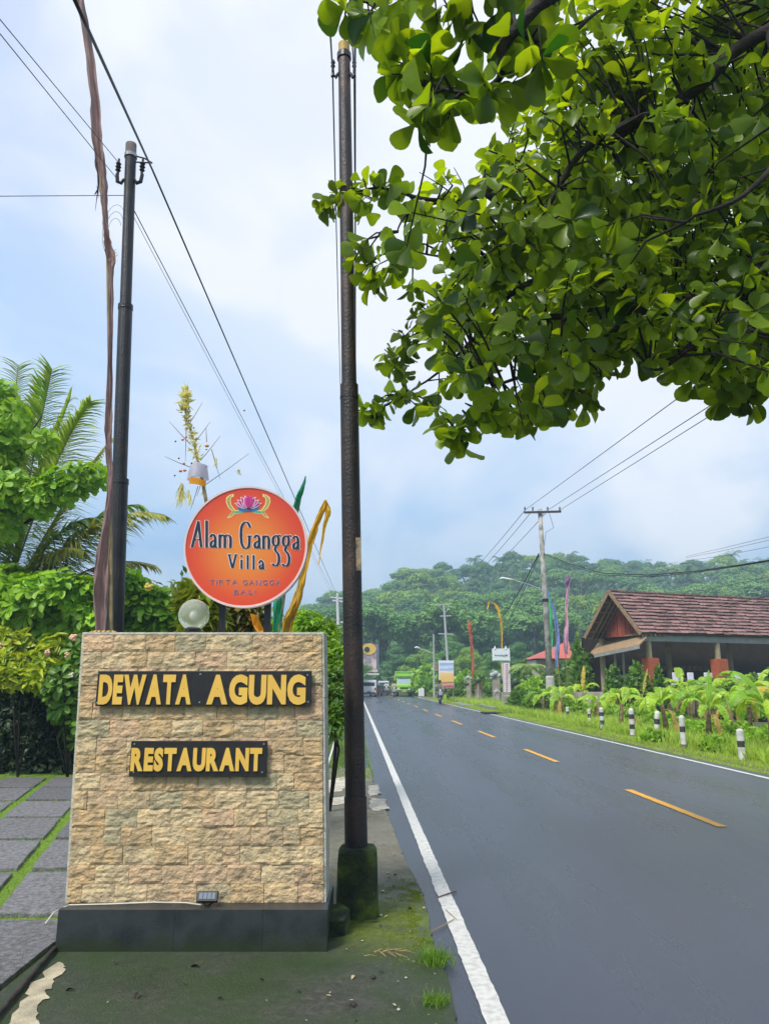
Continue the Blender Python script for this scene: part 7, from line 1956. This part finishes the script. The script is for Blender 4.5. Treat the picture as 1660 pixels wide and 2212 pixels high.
# ---- riders on motorcycles
skin = flat('skin_brown', (.28, .15, .09), .6)
def skinned(name, verts, edges, radii, mat, parent, root=0, lvl=1):
    me = bpy.data.meshes.new(name); o0 = origin_of(parent)
    me.from_pydata([tuple(Vector(v) - o0) for v in verts], edges, [])
    o = bpy.data.objects.new(name, me); COL.objects.link(o); o.parent = parent
    sk = o.modifiers.new('skin', 'SKIN'); me.materials.append(mat)
    for i, r_ in enumerate(radii): me.skin_vertices[0].data[i].radius = (r_, r_)
    me.skin_vertices[0].data[root].use_root = True
    sb = o.modifiers.new('sub', 'SUBSURF'); sb.levels = lvl; sb.render_levels = lvl
    return o
def rider(X, s, shirt, label_p, label_b, helm, front=True):
    c = rp(X, s); x, y = c.x, c.y
    b = thing('motorcycle', label_b, 'motorcycle', c)
    for yy_ in (y - .6, y + .62):
        w = obj('wheel', MB().tube([(x - .05, yy_, .29), (x + .05, yy_, .29)], .29, 18), tyre, b); obj('rim', MB().tube([(x - .052, yy_, .29), (x + .052, yy_, .29)], .18, 12), chrome, w)
    obj('fork', MB().tube([(x - .09, y - .6, .3), (x - .08, y - .42, .95)], .025, 6).tube([(x + .09, y - .6, .3), (x + .08, y - .42, .95)], .025, 6), chrome, b)
    obj('fairing', MB().prism([(y - .56, .42), (y - .30, .42), (y - .25, .55), (y - .30, 1.0), (y - .46, 1.0), (y - .60, .74)], x - .17, x + .17, 'YZ'), pbl, b, bevel=.04)
    obj('front_shield', MB().box((x, y - .62, .78), (.26, .05, .30)), psl, b, bevel=.02)
    obj('frame_body', MB().prism([(y - .28, .35), (y + .5, .35), (y + .85, .72), (y + .8, .82), (y - .05, .78), (y - .22, .5)], x - .13, x + .13, 'YZ'), pbl, b, bevel=.03)
    obj('seat', MB().box((x, y + .35, .84), (.26, .75, .08)), blk, b, bevel=.03)
    obj('headlight', MB().sphere((x, y - .52, 1.0), .09, 10, 6), lamp_w, b)
    obj('handlebar', MB().tube([(x - .34, y - .28, 1.06), (x - .2, y - .38, 1.02), (x + .2, y - .38, 1.02), (x + .34, y - .28, 1.06)], .016, 6), blk, b)
    for sx in (-1, 1): obj('mirror', MB().tube([(x + sx * .25, y - .36, 1.03), (x + sx * .33, y - .38, 1.2)], .008, 5).sphere((x + sx * .34, y - .38, 1.24), .05, 8, 5), blk, b)
    p = thing('person', label_p, 'person', (x, y + .2, 0))
    V = [(x, y + .28, .92), (x, y + .24, 1.12), (x, y + .18, 1.36), (x, y + .15, 1.48), (x, y + .13, 1.57),
         (x - .19, y + .17, 1.42), (x - .29, y + .0, 1.2), (x - .31, y - .24, 1.10), (x + .19, y + .17, 1.42), (x + .29, y + .0, 1.2), (x + .31, y - .24, 1.10),
         (x - .13, y + .24, .90), (x - .22, y - .12, .80), (x - .17, y + .02, .36), (x - .17, y - .12, .28), (x + .13, y + .24, .90), (x + .22, y - .12, .80), (x + .17, y + .02, .36), (x + .17, y - .12, .28)]
    E = [(0, 1), (1, 2), (2, 3), (3, 4), (2, 5), (5, 6), (6, 7), (2, 8), (8, 9), (9, 10), (0, 11), (11, 12), (12, 13), (13, 14), (0, 15), (15, 16), (16, 17), (17, 18)]
    Rr = [.15, .15, .17, .07, .06, .075, .055, .04, .075, .055, .04, .10, .08, .055, .05, .10, .08, .055, .05]
    skinned('body', V, E, Rr, shirt, p)
    obj('head', MB().sphere((x, y + .12, 1.66), .105, 12, 9, 1.15), skin, p, smooth=True)
    obj('helmet', MB().lathe([(.135, -.02), (.142, .05), (.12, .12), (.07, .165), (.01, .175)], (x, y + .13, 1.67), 14), helm, p, smooth=True)
    for sx in (-1, 1):
        h = Vector((x + sx * .32, y - .28, 1.085))
        hb = MB().tube([h + Vector((0, .05, .01)), h], [.035, .04], 8)
        for f in range(4): hb.tube([h + Vector((sx * (f * .02 - .03), 0, .01)), h + Vector((sx * (f * .02 - .03), -.045, 0)), h + Vector((sx * (f * .02 - .03), -.045, -.035))], .009, 5)
        hb.tube([h + Vector((-sx * .04, 0, 0)), h + Vector((-sx * .05, -.03, -.03))], .010, 5)
        obj('hand', hb, skin, p)
rider(6.75, 61, flat('jacket_olive', (.22, .21, .16), .8), 'person in an olive jacket and dark helmet riding the oncoming motorcycle', 'motorcycle coming down the far lane below the sunset poster', blk)
rider(4.35, 86, flat('jacket_cream', (.55, .48, .32), .8), 'person in a cream jacket riding beside the green truck', 'motorcycle beside the green truck in the distance', blk)
rider(4.0, 99, flat('jacket_white', (.65, .65, .65), .8), 'person in a white jacket riding farther off by the navy car', 'motorcycle farther off by the navy car', pw)
# ================================================================== HAZE
hz = MB().box((0, 30, 42), (2040, 1900, 90))
hm = bpy.data.materials.new('haze_air'); hm.use_nodes = True
hn = hm.node_tree; hn.nodes.clear()
o_ = N(hn, 'ShaderNodeOutputMaterial'); pv = N(hn, 'ShaderNodeVolumePrincipled')
pv.inputs['Color'].default_value = (.62, .86, 1.0, 1); pv.inputs['Density'].default_value = .0014; pv.inputs['Anisotropy'].default_value = .1
hn.links.new(pv.outputs[0], o_.inputs['Volume'])
ho = obj('haze', hz, hm); ho['kind'] = 'stuff'
